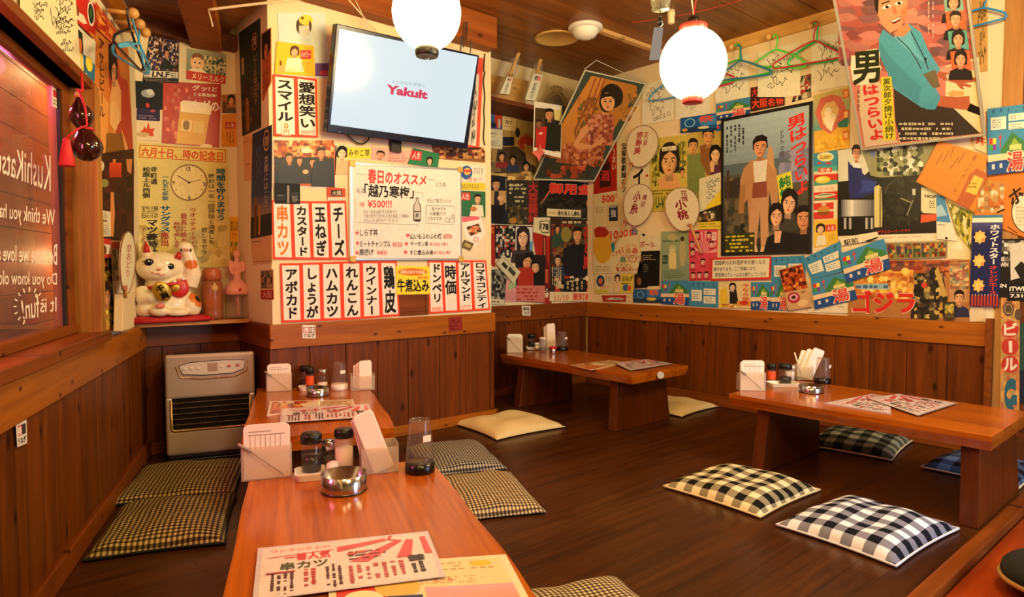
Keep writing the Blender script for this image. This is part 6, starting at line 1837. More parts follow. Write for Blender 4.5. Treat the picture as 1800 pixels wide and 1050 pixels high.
P = [wpt(x, y, 0.018, 'S', 'SH') for x, y in rn]
cc = wpt(600, 668, 0.034, 'S', 'SH')
cb = wpt(600, 668, 0.006, 'S', 'SH')
m = len(P)
star.add(P + [cc, cb], [(i, (i + 1) % m, m) for i in range(m)] + [((i + 1) % m, i, m + 1) for i in range(m)])
tag(star.build('paper_star', flat('pink_star', '#d86a5a', 0.5)), 'small pink folded star hanging in front of the photo corner', 'ornament')

# ---- tilted poster frame at the top right (leans out from the right wall)
kq = [(215, 0), (1000, -20), (1095, 780), (375, 865)]
r4 = [rayp('H', p) for p in kq]
b1, b2 = EYE + r4[3] * (3.90 / r4[3].x), EYE + r4[2] * (3.88 / r4[2].x)
t1, t2 = EYE + r4[0] * (b1.y / r4[0].y), EYE + r4[1] * (b2.y / r4[1].y)
nn = (b2 - b1).cross((t1 + t2) / 2 - (b1 + b2) / 2).normalized()
if nn.x > 0:
    nn = -nn
plane('KAM', (b1 + b2 + t1 + t2) / 4, nn)
kx = [(200, -82), (988, -120), (1095, 780), (375, 865)]
kam = thing('framed_poster', 'large pale-framed film poster leaning out at the top right, man in blue', 'poster')
s = Sheet('print', None, 'H', kx, 'KAM', '#c87868', mat='print_film', lvl=0.4, thick=0.004, parent=kam).px()
s.poly([(215, -80), (985, -110), (1040, 350), (560, 420), (300, 380)], '#a8564c').mo(240, -70, 1000, 380, 10, 14, ['#b8645a', '#8a5a58', '#c87a68', '#98504c', '#7a5454', '#b87468'], 8, .6, .6)
s.poly([(860, 380), (1050, 330), (1085, 770), (990, 740), (860, 640)], '#d8cc9c').poly([(800, 400), (1045, 345), (1050, 400), (830, 440)], '#d8907c')
s.poly([(560, 500), (700, 540), (880, 600), (1060, 770), (600, 820), (570, 700)], '#3c342c').poly([(990, 590), (1065, 625), (1068, 670), (985, 640)], '#1c1814')
# the man: head, shirt, arms
s.poly([(500, 170), (560, 215), (640, 130), (720, 190), (760, 290), (830, 400), (820, 425), (770, 420), (800, 500), (830, 560), (800, 630), (720, 620), (560, 510), (475, 300), (475, 220)], '#4f9ab0').poly([(560, 215), (640, 140), (690, 280), (740, 360), (650, 300)], '#62aac0').poly([(480, 240), (540, 330), (640, 430), (720, 500), (700, 600), (560, 500), (480, 320)], '#478ca2')
s.poly([(730, 430), (800, 400), (830, 500), (790, 510)], '#6a6048').poly([(560, 190), (640, 130), (660, 170), (620, 210), (570, 210)], '#c8845c')
s.poly([(462, 60), (470, -60), (640, -80), (640, 90), (600, 160), (540, 190), (490, 140)], '#d89068').poly([(455, 60), (440, -60), (520, -110), (640, -110), (650, -20), (620, -60), (520, -40), (475, 0), (470, 80)], '#241c14').e(520, 40, 26, 10, '#efe4d4', -18).e(522, 40, 11, 9, '#1a120c').e(590, 18, 24, 10, '#efe4d4', -18).e(592, 18, 11, 9, '#1a120c').ln([(490, 22), (540, 5)], 8, '#241c14').ln([(565, -5), (612, -18)], 8, '#241c14').poly([(552, 40), (566, 36), (584, 74), (558, 84)], '#b8704c').poly([(540, 122), (606, 92), (600, 118), (560, 140)], '#6a2a20').poly([(546, 122), (602, 98), (598, 108), (556, 128)], '#efe8da').poly([(600, 60), (640, 20), (640, 90), (610, 140)], '#c07a54')
s.ln([(580, 215), (640, 270), (690, 340), (720, 400)], 5, '#2a2c34').ln([(660, 180), (700, 260), (742, 340), (760, 400)], 5, '#2a2c34').poly([(735, 335), (752, 335), (745, 365)], '#1c1c20')
s.poly([(815, 410), (870, 420), (910, 440), (1045, 448), (1048, 470), (965, 480), (1010, 492), (1005, 505), (960, 496), (968, 518), (945, 510), (920, 480), (860, 465), (812, 440)], '#a8583c').poly([(860, 430), (900, 425), (905, 455), (872, 468)], '#b8b0a0').poly([(800, 550), (930, 560), (998, 552), (1000, 600), (985, 635), (940, 630), (800, 610)], '#b06040').poly([(870, 540), (900, 520), (970, 528), (960, 555), (890, 556)], '#c8a060').poly([(810, 540), (832, 560), (800, 632), (740, 630)], '#4a94aa')
# heads column
for i, (y0, c) in enumerate(((-30, '#7aa090'), (68, '#d8643a'), (182, '#5a9a8e'), (298, '#d8643a'))):
    x0 = 846 + 0.125 * (y0 + 30)
    s.poly([(x0, y0), (x0 + 108, y0 - 8), (x0 + 122, y0 + 102), (x0 + 12, y0 + 112)], c).bust(x0 + 60, y0 + 46, 62, 78, '#2a2420', skin='#d89c74', hair='#2a241e', fem=i in (0, 2, 3))
# title
s.poly([(370, 490), (480, 470), (500, 520), (560, 800), (600, 820), (395, 850), (350, 560)], '#cfb494').poly([(316, 320), (395, 322), (400, 290), (460, 280), (482, 300), (478, 370), (492, 390), (470, 460), (430, 482), (345, 492), (322, 470), (312, 390)], '#e0d6b8')
s.t('男', [(322, 305), (478, 290), (482, 470), (330, 488)], '#2a3018', .06).t('はつらいよ', [(372, 490), (470, 480), (512, 800), (420, 815)], '#c8302c', .06, True)
s.poly([(486, 446), (548, 442), (574, 806), (500, 812)], '#d8c83a').t('寅次郎夕焼け小焼け', [(496, 452), (542, 448), (566, 800), (512, 806)], '#3a4a1c', .02, True)
for i in range(4):
    s.sc(590, 705 + 28 * i, 980 - 20 * i, 725 + 28 * i, 1, '#c8bc98', False, .85, 40 + i, 1.2)
s.sc(750, 10, 800, 260, 2, '#d8a898', True, .4).sc(345, 520, 372, 700, 1, '#8a5a40', True, .5)
s.done()
fb, P4 = frame_bars(kx, 'H', 'KAM', 0.0, 0.012, 0.014)
flat('silver_frame', '#b8b49c', 0.3, 0.4)
fb.build('poster_frame', 'silver_frame', kam, bevel=0.002)
MB().tube([P4[0] + (P4[1] - P4[0]) * .3, P4[0] + (P4[1] - P4[0]) * .5 + Vector((0.15, 0, 0.14)), P4[0] + (P4[1] - P4[0]) * .7], 0.003, 6).build('hanging_cord', 'cable_pale', kam)

# ---- black-framed film poster flat on the right wall
fq = [(1269, 210), (1430, 178), (1428, 446), (1269, 450)]
fp = thing('framed_poster', 'black-framed film poster on the right wall with a man in a tan suit and coat', 'poster')
s = Sheet('print', None, 'P', fq, 'RT', '#8a98a0', mat='print_gloss', lvl=2.4, thick=0.004, parent=fp)
s.cr = CROPS['P']
s.g(2, 2, 98, 42, '#a8c0c8', '#7a9098').r(2, 34, 98, 42, '#5a6a70').g(2, 42, 98, 98, '#5a5848', '#2a2a24').mo(3, 44, 60, 88, 10, 10, ['#6a6048', '#4a4838', '#3a3a30', '#7a6a4a', '#54503c', '#2c2c24'], 22, .6, .9).mo(62, 30, 98, 52, 5, 5, ['#8a8aa8', '#9a98b0', '#7a7c98'], 3, .5, .8).r(3, 46, 24, 58, '#3a322a').r(5, 38, 8, 60, '#4a3a2c')
# standing man
s.poly([(24, 38), (32, 33), (52, 33), (60, 42), (62, 64), (56, 70), (52, 56), (50, 92), (44, 92), (43, 66), (39, 66), (37, 92), (31, 92), (28, 60), (20, 68), (20, 46)], '#b8885a').poly([(34, 34), (50, 34), (48, 50), (36, 50)], '#e0d8c4').poly([(34, 49), (49, 49), (50, 62), (33, 62)], '#8a4a34').poly([(33, 60), (50, 60), (52, 94), (43, 96), (42, 68), (38, 94), (28, 94)], '#c0946a').poly([(28, 94), (38, 93), (40, 98), (26, 98)], '#d8b888').poly([(43, 95), (52, 94), (55, 98), (42, 99)], '#d8b888').poly([(50, 36), (58, 42), (56, 28), (52, 24), (50, 30)], '#c89868').fc(42, 25, 15, 13, skin='#d89868').poly([(20, 50), (26, 50), (24, 70), (18, 70)], '#a87848')
s.t('男はつらいよ', [(70, 8), (92, 5), (96, 58), (82, 62)], '#d8322c', .07, True).poly([(60, 46), (76, 44), (80, 70), (65, 73)], '#d8d040').t('純情篇', [(62, 48), (75, 46), (79, 69), (66, 72)], '#1c7a3a', .05, True)
for i in range(5):
    s.sc(4 + 4.4 * i, 6, 7.4 + 4.4 * i, 30 - 1.5 * i, 1, '#2a2c2a', True, .6, 60 + i)
s.sc(64, 16, 68, 40, 2, '#3a4048', True, .5)
s.poly([(46, 98), (50, 88), (64, 84), (98, 88), (98, 98)], '#1c1c1c').fc(60, 74, 14, 13, skin='#e0ac80', fem=True).fc(74, 66, 15, 14, skin='#e0b088', fem=True, rot=10).fc(90, 77, 16, 14, skin='#c88a5c').poly([(58, 84), (66, 84), (64, 92), (58, 92)], '#e0ac80').poly([(3, 84), (36, 84), (36, 98), (3, 98)], '#3a3c1c').sc(4, 85, 36, 98, 5, '#d8c83a', False, .6, 2, 2.2).done()
fb, P4 = frame_bars(fq, 'P', 'RT', 0.002, 0.020, 0.014)
flat('black_frame', '#16150f', 0.3)
fb.build('poster_frame', 'black_frame', fp, bevel=0.002)

# ---- paper fans pinned to the wall
flat('bamboo', '#c08a48', 0.5)


def fan(label, crop, pl, off, cx, cy, rx, ry, rot, hd, texts, tcol='#8a1c2a', seg=30, egg=0.12):
    t = thing('paper_fan', label, 'fan', (0, 0, 0), 0, 'round paper fans')
    n = PL[pl][1]
    c, d = math.cos(R(rot)), math.sin(R(rot))
    ring = []
    for k in range(seg):
        a = 2 * math.pi * k / seg
        x, y = rx * math.cos(a) * (1 - egg * math.sin(a)), ry * math.sin(a)
        ring.append((cx + x * c - y * d, cy + x * d + y * c))
    F = [wpt(x, y, off, crop, pl) for x, y in ring]
    B = [p - n * 0.004 for p in F]
    m_ = len(F)
    fcs = [tuple(reversed(range(m_))), tuple(range(m_, 2 * m_))] + [(i, (i + 1) % m_, m_ + (i + 1) % m_, m_ + i) for i in range(m_)]
    MB().add([tuple(p) for p in F + B], fcs, lin('#dfd6b4')).build('fan_blade', 'print_matte', t)
    MB().tube([p + n * 0.0005 for p in F], 0.0025, 5, closed=True).build('rim_binding', flat('fan_rim', '#8a5a3a', .6), t)
    s = Sheet('brush_writing', None, crop, [(0, 0), (1, 0), (1, 1), (0, 1)], pl, lvl=off / 0.004 + 0.1, parent=t, nobase=True).px()
    for tx, bx, bo in texts:
        s.t(tx, bx, tcol, bo, True)
    s.done()
    a, b_ = wpt(*hd[0], off + 0.003, crop, pl), wpt(*hd[1], off + 0.003, crop, pl)
    MB().tube([a, a + (b_ - a) * .1, a + (b_ - a) * .5, b_], [0.009, 0.011, 0.009, 0.008], 8, flatten=.7).build('fan_handle', 'bamboo', t)
    e = wpt(*hd[0], off + 0.006, crop, pl)
    MB().box((e.x - .012, e.y - .014, e.z - .01), (e.x + .006, e.y + .014, e.z + .008)).build('handle_collar', flat('fan_collar', '#a8643c', .6), t, bevel=.002)


fan('upper round paper fan with dark red writing beside the hanging picture', 'F', 'RT', 0.045, 1012, -8, 88, 122, 14, [(952, 92), (898, 236)], [('弥寿美', [(982, -90), (1022, -98), (1002, 36), (962, 40)], .03), ('花柳', [(1026, -92), (1052, -96), (1040, -10), (1018, -6)], .01)], '#a8242a')
fan('middle round paper fan with dark red writing under the large black kana', 'F', 'RT', 0.05, 990, 330, 84, 122, 12, [(915, 425), (852, 560)], [('小糸', [(972, 250), (1012, 246), (985, 380), (935, 385)], .03), ('舞妓', [(1018, 270), (1046, 265), (1030, 340), (1000, 345)], .01)])
fan('lower right paper fan with a peach character, its handle pointing down right', 'F', 'RT', 0.045, 1246, 355, 98, 126, -6, [(1290, 445), (1355, 608)], [('小桃', [(1195, 300), (1262, 300), (1285, 410), (1222, 420)], .04), ('花情', [(1232, 245), (1272, 245), (1280, 310), (1240, 312)], .015)])
fan('long narrow-looking paper fan standing against the left wall by the lucky cat', 'R', 'LF', 0.06, 308, 598, 44, 180, 2, [(296, 740), (300, 800)], [('京おどり', [(306, 490), (334, 490), (322, 680), (296, 680)], .01)], '#a8342a')
q = [(286, 776), (356, 770), (346, 972), (282, 992)]
P = [wpt(*p, 0.055, 'R', 'LF') for p in q]
MBb = MB().hexa([p - LN * 0.034 for p in (P[3], P[2], P[1], P[0])] + [p for p in (P[3], P[2], P[1], P[0])])
tag(MBb.build('paper_box', flat('cream_card', '#dcc596', 0.7), bevel=0.003), 'narrow cream box standing below the paper fan on the shelf corner', 'box')

# ---- peg rails and coat hangers
pegm = 'pale_wood'
pr = thing('peg_rail', 'pale wooden peg rail under the ceiling on the right wall', 'peg rail')
pa, pb = wpt(540, 326, 0.0, 'G', 'RT'), wpt(1215, 118, 0.0, 'G', 'RT')
pz0, pz1 = (pa.z + pb.z) / 2, wpt(900, 135, 0.0, 'G', 'RT').z
MB().box((3.93, 0.92, pz0), (3.95, pa.y + 0.05, pz1)).build('rail_board', wood('pale_wood_y', '#c08f45', '#dcae62', 'Y', 0.7, 0.45, knots=.6), pr, bevel=.003)


def peg(parent, crop, pl, x, y, ln_, rb_):
    e = wpt(x, y, ln_, crop, pl)
    n = PL[pl][1]
    mb = MB().tube([e - n * (ln_ - 0.018), e], 0.009, 10)
    mb.sphere(e, rb_, 16, 10)
    mb.build('peg', flat('peg_wood', '#d8a45c', 0.4), parent)


for x, y in ((606, 270), (822, 212), (1060, 150)):
    peg(pr, 'G', 'RT', x, y, 0.06, 0.02)
MB().box((3.925, 0.92, pz1 + 0.0), (3.95, 3.70, pz1 + 0.028)).build('moulding', 'pale_wood_y', pr, bevel=.003)
pl_ = thing('peg_rail', 'orange wooden peg rail with ball pegs on the left wall', 'peg rail')
z0 = wpt(300, 140, 0.03, 'Q', 'LF').z
lo = MB().box((-2.5, -0.01, z0), (0.98, 0.02, z0 + 0.10)).build('rail_board', 'rail_wood', pl_, bevel=.003)
lo.location = LWA
lo.rotation_euler = (0, 0, LROT)
for x, y in ((365, 82), (405, 148), (440, 200)):
    peg(pl_, 'Q', 'LF', x, y, 0.11, 0.022)


def hanger(label, crop, pl, off, hook, body, col, r=0.0058, extra=None):
    t = thing('coat_hanger', label, 'coat hanger', (0, 0, 0), 0, 'plastic coat hangers')
    m_ = flat('hanger_' + col.strip('#'), col, 0.35)

    def smooth(pts, closed):
        P = [wpt(*p, off, crop, pl) for p in pts]
        out = []
        k = len(P)
        for i in range(k if closed else k - 1):
            g = (lambda j: P[j % k]) if closed else (lambda j: P[min(max(j, 0), k - 1)])
            p0, p1, p2, p3 = g(i - 1), g(i), g(i + 1), g(i + 2)
            for q_ in range(4):
                u = q_ / 4
                out.append(0.5 * ((2 * p1) + (p2 - p0) * u * .6 + (-(p2 - p0) * 1.2 - (p3 - p1) * .6 + 6 * (p2 - p1)) * u * u + ((p2 - p0) * .6 + (p3 - p1) * .6 - 4 * (p2 - p1)) * u ** 3))
        if not closed:
            out.append(P[-1])
        return out
    MB().tube(smooth(body, True), r, 8, closed=True).build('hanger_body', m_, t)
    if hook:
        MB().tube(smooth(hook, False), r * .85, 8).build('hook', m_, t)
    return t


GR, RD, BL_ = '#3ac83a', '#b82a34', '#2a8ac8'
hanger('light green coat hanger on the first peg, just right of the red-capped lantern', 'G', 'RT', 0.05, [(628, 268), (638, 252), (656, 258), (660, 295), (655, 345)], [(655, 345), (600, 362), (540, 400), (520, 450), (535, 480), (820, 420), (838, 406), (800, 395), (740, 372)], GR)
hanger('teal coat hanger behind the first green one', 'G', 'RT', 0.075, [(640, 268), (652, 262), (664, 275), (662, 300), (668, 350)], [(668, 350), (610, 385), (540, 430), (536, 450), (560, 462), (815, 432), (842, 414), (800, 392)], '#2a7a9a')
hanger('light green coat hanger on the middle peg above the looping signature', 'G', 'RT', 0.062, [(849, 218), (856, 200), (870, 204), (875, 230), (866, 285)], [(866, 285), (800, 325), (752, 358), (762, 382), (1000, 392), (1040, 372), (990, 330)], '#5ad84a')
hanger('dark red coat hanger on the third peg beside the leaning film poster', 'G', 'RT', 0.085, [(1066, 140), (1074, 126), (1098, 124), (1108, 140), (1086, 190), (1084, 235)], [(1084, 235), (970, 292), (856, 366), (852, 388), (880, 394), (1240, 332), (1258, 318), (1150, 262)], RD, .005)
hanger('bright green coat hanger behind the dark red one', 'G', 'RT', 0.036, [(1076, 146), (1084, 134), (1104, 136), (1106, 160), (1100, 240)], [(1100, 240), (1010, 290), (940, 350), (950, 378), (1200, 350), (1262, 310), (1200, 282)], '#2ed86a')
hanger('red coat hanger mostly hidden behind the right lantern', 'G', 'RT', 0.03, None, [(470, 470), (560, 425), (622, 444), (612, 478), (540, 496), (470, 505)], '#c83a4a')
hanger('sky blue coat hanger over the dated autograph board', 'G', 'RT', 0.04, [(225, 488), (222, 470), (240, 462)], [(135, 566), (175, 520), (225, 488), (280, 500), (330, 540), (320, 552), (150, 582)], '#4aa0d0')
hanger('blue coat hanger at the top right corner beyond the leaning poster', 'H', 'RT', 0.05, [(1080, 40), (1090, 10), (1100, -10)], [(980, 80), (1080, 45), (1190, 70), (1208, 86), (1196, 106), (1000, 152)], BL_, .005)
hanger('black wire coat hanger on the left ball pegs', 'Q', 'LF', 0.13, [(328, 50), (332, 110), (345, 182)], [(345, 182), (256, 212), (246, 236), (252, 268), (405, 428), (420, 430), (426, 405), (390, 310)], '#1a1a1c', .005)
hanger('light blue coat hanger on the left ball pegs behind the black wire one', 'Q', 'LF', 0.10, [(402, 165), (400, 215), (398, 272)], [(398, 272), (340, 262), (246, 280), (240, 310), (262, 345), (440, 452), (462, 440), (450, 380), (425, 320)], '#3a9ad0', .005)
hanger('second light blue coat hanger in front of the crowd poster', 'Q', 'LF', 0.16, [(360, 118), (368, 150), (405, 270)], [(405, 270), (290, 290), (282, 276), (330, 268), (420, 330), (470, 420), (450, 440), (425, 380)], '#4ab0e0', .004)

# ---- small fittings under the ceiling
cl = far(1029, 60, 1.0)
p = hit(1029, 46, 'CE')
lamp = thing('ceiling_dome', 'white plastic dome lamp on the ceiling boards', 'ceiling lamp', (p.x, p.y, 2.48))
k = (p - EYE).length / 1130
MB().lathe([(27 * k, 0), (28 * k, -0.008), (27 * k, -0.02), (22 * k, -0.024)], 32).build('dome_base', 'white_plastic', lamp)
MB().lathe([(22 * k, -0.022), (21 * k, -0.04), (16 * k, -0.066), (9 * k, -0.078), (0.0001, -0.082)], 32).build('dome_cover', flat('opal', '#e8e6d4', .25), lamp)
p = hit(978, 66, 'CE')
tag(MB().lathe([(34 * k * 1.08, -0.001), (35 * k * 1.08, -0.008), (31 * k * 1.08, -0.012), (29 * k * 1.08, -0.004)], 40, c=(p.x, p.y, 2.48)).lathe([(30 * k * 1.05, -0.003), (0.001, -0.0035)], 40, c=(p.x, p.y, 2.48), mi=1).build('ceiling_ring', [flat('ring_pale', '#d0a85a', .5), flat('ring_dark', '#2a1c10', .6)]), 'dark round ceiling opening with a pale rim beside the dome lamp', 'ceiling ring')
# glass wind chime with its paper strip
c = far(1161, -2, 2.25)
wc = thing('wind_chime', 'glass wind chime with a grey-blue paper strip left of the red-capped lantern', 'wind chime', c)
MB().lathe([(0.004, 0.045), (0.022, 0.038), (0.033, 0.015), (0.034, -0.012), (0.029, -0.03), (0.031, -0.036)], 24).build('glass_bell', glassy('chime_glass', '#e4ead8', .03, .15), wc)
MB().tube([(0, 0, 0.045), (0, 0, 2.479 - c.z)], 0.0015, 5).build('hanging_thread', 'cable_pale', wc)
MB().tube([(0, 0, 0.03), (-.001, 0, -0.075)], 0.0015, 5).lathe([(.002, -.06), (.009, -.065), (.009, -.09), (.002, -.095)], 12).build('clapper', 'black_plastic', wc)
a = [far(1150, 48, 2.25) - c, far(1166, 48, 2.25) - c, far(1160, 105, 2.25) - c, far(1141, 106, 2.25) - c]
bk = Vector((0.0006, 0.0008, 0))
MB().hexa([a[3], a[2], a[1], a[0], a[3] + bk, a[2] + bk, a[1] + bk, a[0] + bk]).build('paper_strip', flat('strip_blue', '#6a7a92', .7), wc)
p = hit(1180, 18, 'CE')
tag(MB().lathe([(.022, 0), (.024, -.03), (.02, -.034), (.02, -.075), (.014, -.08)], 20, c=(p.x, p.y, 2.48)).build('sprinkler', flat('cream_plastic', '#dccb9a', .4)), 'small cream sensor stub on the ceiling beside the wind chime', 'sensor')
cord('cable', 'thin red wire strung across the ceiling to the right lantern', [hit(1110, 40, 'CE', .01), hit(1180, 30, 'CE', .02), hit(1250, 15, 'CE', .015), hit(1330, -8, 'CE', .01)], 0.002, 'lantern_red')
# ------------------------------------------------------------ lucky cat and its shelf
def solid(shapes, voxel, colour, smooth_it=6):
    """fuse overlapping forms into one continuous skin and colour it by place"""
    mb = MB()
    for sh in shapes:
        sh(mb)
    o = mb.build('fused', 'white_plastic')
    r_ = o.modifiers.new('r', 'REMESH')
    r_.mode = 'VOXEL'
    r_.voxel_size = voxel
    q = o.modifiers.new('s', 'SMOOTH')
    q.iterations = smooth_it
    q.factor = 0.5
    dg = bpy.context.evaluated_depsgraph_get()
    dg.update()
    me = bpy.data.meshes.new_from_object(o.evaluated_get(dg))
    bpy.data.objects.remove(o)
    out = MB()
    out.add([tuple(v.co) for v in me.vertices], [tuple(p.vertices) for p in me.polygons], smooth=True)
    out.c = [colour(Vector(v)) for v in out.v]
    bpy.data.meshes.remove(me)
    return out


def ell(c, r, sc):
    return lambda mb: mb.sphere(c, r, 22, 14, sc=sc)


def limb(pts, rad):
    return lambda mb: mb.tube([Vector(p) for p in pts], rad, 12)


flat_gloss = printed('painted_clay', 0.28, 0.4)
CATP = hit(296, 556, 'FL')
CY = 3.572
rr_ = ray(296, 556)
CX = (rr_ * (CY / rr_.y)).x
SHZ = 0.686
cu = thing('small_cushion', 'small red cushion under the lucky cat', 'cushion', (CX, CY - 0.012, SHZ))
mb = MB()
n = 20
v, f = [], []
for sgn in (1, -1):
    for j in range(n + 1):
        for i in range(n + 1):
            u, w = -1 + 2 * i / n, -1 + 2 * j / n
            e_ = max(0, (1 - abs(u) ** 3) * (1 - abs(w) ** 3)) ** .5
            v.append((u * 0.172 * (1 - .05 * (1 - w * w)), w * 0.095, (lambda q_: max(q_, .0008))(0.018 + (0.014 if sgn > 0 else -0.018) * e_ * (1 + .12 * math.sin(9 * u + 2)) + (0.010 * abs(u) ** 4 if sgn > 0 else 0))))
m_ = (n + 1) ** 2
for j in range(n):
    for i in range(n):
        a = j * (n + 1) + i
        f.append((a, a + 1, a + n + 2, a + n + 1))
        f.append((m_ + a, m_ + a + n + 1, m_ + a + n + 2, m_ + a + 1))
mb.add(v, f, smooth=True).build('cover', flat('red_cloth', '#b0181c', .7, bump=.4, bscale=60), cu)
for sx_ in (-1, 1):
    MB().tube([(sx_ * .165, -.09, .02), (sx_ * .178, -.1, .012), (sx_ * .18, -.102, .001)], .004, 6).build('tassel', 'red_cloth', cu)
MB().tube([(sx_ * .163 * (1 - .04 * (1 - t * t)) if abs(t) < 2 else 0, t * .088, .0135) for sx_, t in [(-1, -1), (-.5, -1), (0, -1), (.5, -1), (1, -1), (1, 0), (1, 1), (0, 1), (-1, 1), (-1, 0)]], .0125, 10, closed=True).build('cushion_edge', 'red_cloth', cu)
cat = thing('lucky_cat', 'white beckoning cat figurine with a red bib on the corner shelf', 'figurine', (CX, CY, SHZ + 0.034), R(-8))
K = 0.00047


def cw(x, y, d=0.0):
    return Vector(((x - 440) * K, d, (905 - y) * K))


WHITE, ORG, BLK = lin('#f0dfba'), lin('#d8742a'), lin('#1a1410')
hc = cw(368, 398, -0.02)
tilt = Matrix.Rotation(R(13), 4, 'Y')


def hp(x, y, d):
    """a point on the head, in the head's own tilted axes (metres)"""
    return hc + tilt.to_3x3() @ Vector((x, d, y))


def catcol(p):
    c = WHITE
    for q, r1, r2 in ((cw(655, 365, -.06), .030, .016), (cw(705, 745, -.05), .042, .02), (cw(190, 700, .0), .05, .026)):
        dd = (p - q).length
        if dd < r2:
            return BLK
        if dd < r1:
            c = ORG
    return c


def ear(bx, bz, tx, tz, r0):
    def f_(mb):
        a, b = hp(bx, bz, 0.0), hp(tx, tz, -0.005)
        mb.tube([a, a + (b - a) * .5, b], [r0, r0 * .66, 0.006], 14, flatten=.6)
    return f_


body = solid([ell(cw(440, 640), .105, (1.0, .78, 1.1)), ell(cw(440, 800), .118, (1.05, .72, .82)), ell(hc, .1, (1.07, .80, .78)), ell(hp(0, -.028, -.035), .055, (1.25, .9, .7)),
              ear(-.068, .045, -.090, .124, .050), ear(.060, .045, .074, .128, .050),
              limb([cw(630, 590, -.02), cw(672, 470, -.03), cw(650, 330, -.045), cw(615, 210, -.05)], [.048, .044, .036, .034]), ell(cw(605, 195, -.055), .037, (1, .85, .9)),
              limb([cw(220, 640, -.03), cw(215, 720, -.06), cw(290, 700, -.085)], [.045, .04, .028]), ell(cw(300, 690, -.09), .026, (1, .8, .9)),
              ell(cw(650, 810, -.02), .065, (.8, 1.0, 1.0)), ell(cw(235, 820, -.01), .065, (.8, 1.0, .9)),
              ell(cw(350, 850, -.085), .038, (1.15, .8, .75)), ell(cw(520, 875, -.085), .036, (1.4, .8, .6))], 0.0055, catcol, 5)
body.v = [(x, y, max(z, 0.0)) for x, y, z in body.v]
body.build('cat_body', 'painted_clay', cat)
flat('cat_red', '#c02a1c', .35)
flat('cat_black', '#0e0b0a', .15)
flat('cat_gold', '#b8902c', .3, .5)
flat('cat_pink', '#d87868', .4)
for bx, tx in ((-.070, -.087), (.064, .074)):
    a, b_ = hp(bx, .055, -.028), hp(tx, .112, -.018)
    MB().tube([a, a + (b_ - a) * .5, b_], [.036, .027, .005], 12, flatten=.5).build('inner_ear', 'cat_red', cat)
for x, z in ((-.052, .012), (.036, .012)):
    e = hp(x, z, -.066)
    MB().sphere(e, .0205, 16, 10, sc=(1.05, .5, .85)).build('eye', 'cat_black', cat)
    q = hp(x - .004, z + .005, -.076)
    MB().sphere(q, .004, 8, 6).build('eye_glint', 'white_plastic', cat)
    s_ = -1 if x < 0 else 1
    MB().tube([hp(x + s_ * .012, z + .006, -.066), hp(x + s_ * .024, z + .002, -.056), hp(x + s_ * .03, z - .004, -.05)], .0015, 5).build('eyelash', 'cat_black', cat)
MB().sphere(hp(-.006, -.012, -.088), .008, 12, 8, sc=(1.2, .7, .7)).build('nose', 'cat_pink', cat)
MB().tube([hp(-.034, -.030, -.082), hp(-.02, -.038, -.086), hp(-.006, -.031, -.089), hp(.010, -.038, -.086), hp(.022, -.030, -.082)], .0022, 6).build('mouth', 'cat_pink', cat)
# collar, bib, gold coin
ring = [cw(430 + 215 * math.cos(a), 570 - 28 * math.cos(a) * 1.4 + 8, -.012 + .085 * math.sin(a)) for a in [2 * math.pi * k / 28 for k in range(28)]]
MB().tube(ring, .008, 8, closed=True).build('collar', 'cat_red', cat)
bib = MB()
bib.sphere(cw(535, 620, -.082), .044, 20, 12, sc=(1.0, .35, 1.05))
bib.build('bib', 'cat_red', cat)
MB().sphere(cw(500, 612, -.094), .021, 16, 10, sc=(1, .3, .9)).build('bib_badge', 'cat_gold', cat)
for k in range(3):
    MB().sphere(cw(490 + 40 * k, 546 - 14 * k, -.092), .011, 10, 8, sc=(1, .6, .8)).build('bib_frill', 'cat_pink' if k == 1 else 'white_plastic', cat)
coin = MB().sphere((0, 0, 0), .046, 24, 12, sc=(.86, .22, 1.12))
co = coin.build('gold_coin', 'cat_gold', cat)
co.location = cw(372, 648, -.115)
co.rotation_euler = (R(8), R(-28), 0)
co['label'] = 'oval gold coin with black characters'
V, F = glyph('千万両', .03)
for i, chx in enumerate('千両'):
    V, F = glyph(chx, .04)
    o = MB().add([((x - .5) * .036, -.0115, (y - .38) * .036 + (.018 if i == 0 else -.020)) for x, y in V], F).build('coin_lettering', 'cat_black', co)
for i in range(4):
    MB().sphere(cw(560 + 30 * i, 212 + 4 * abs(i - 1.5), -.09), .007, 8, 6, sc=(.6, .5, 1.2)).build('paw_pad', 'cat_pink' if i % 3 else 'cat_black', cat)
MB().sphere(cw(352, 795, -.118), .017, 12, 8, sc=(1.2, .4, .8)).build('foot_pad', 'cat_pink', cat)

# ---- jars on the shelf
def at_y(px, py, Y):
    r = ray(px, py)
    return EYE + r * (Y / r.y)


p = at_y(374, 556, 3.60)
jar = thing('amber_jar', 'amber glass jar with a round seal next to the lucky cat', 'jar', (p.x, p.y, SHZ))
glassy('amber_glass', '#e0a468', .08, .4, '#d08a54')
MB().lathe([(.045, 0), (.052, .006), (.053, .03), (.05, .04), (.053, .05), (.052, .17), (.047, .195), (.038, .205)], 28).build('jar_body', 'amber_glass', jar)
MB().lathe([(.038, .205), (.044, .208), (.046, .23), (.044, .255), (.036, .268), (.0001, .27)], 28).build('jar_lid', flat('amber_lid', '#b8623a', .3), jar)
MB().lathe([(.001, 0), (.05, .005), (.05, .12), (.001, .125)], 20, c=(0, 0, .006)).build('jar_content', flat('jar_fill', '#d0905c', .6), jar)
s_ = MB().sphere((0.0, -.052, .165), .017, 14, 8, sc=(1, .25, 1)).build('jar_seal', 'ring_pale', jar)
p = at_y(418, 556, 3.58)
bb = thing('bust_bottle', 'clear bottle with a pink bust-shaped stopper at the shelf end', 'bottle', (p.x, p.y, SHZ))
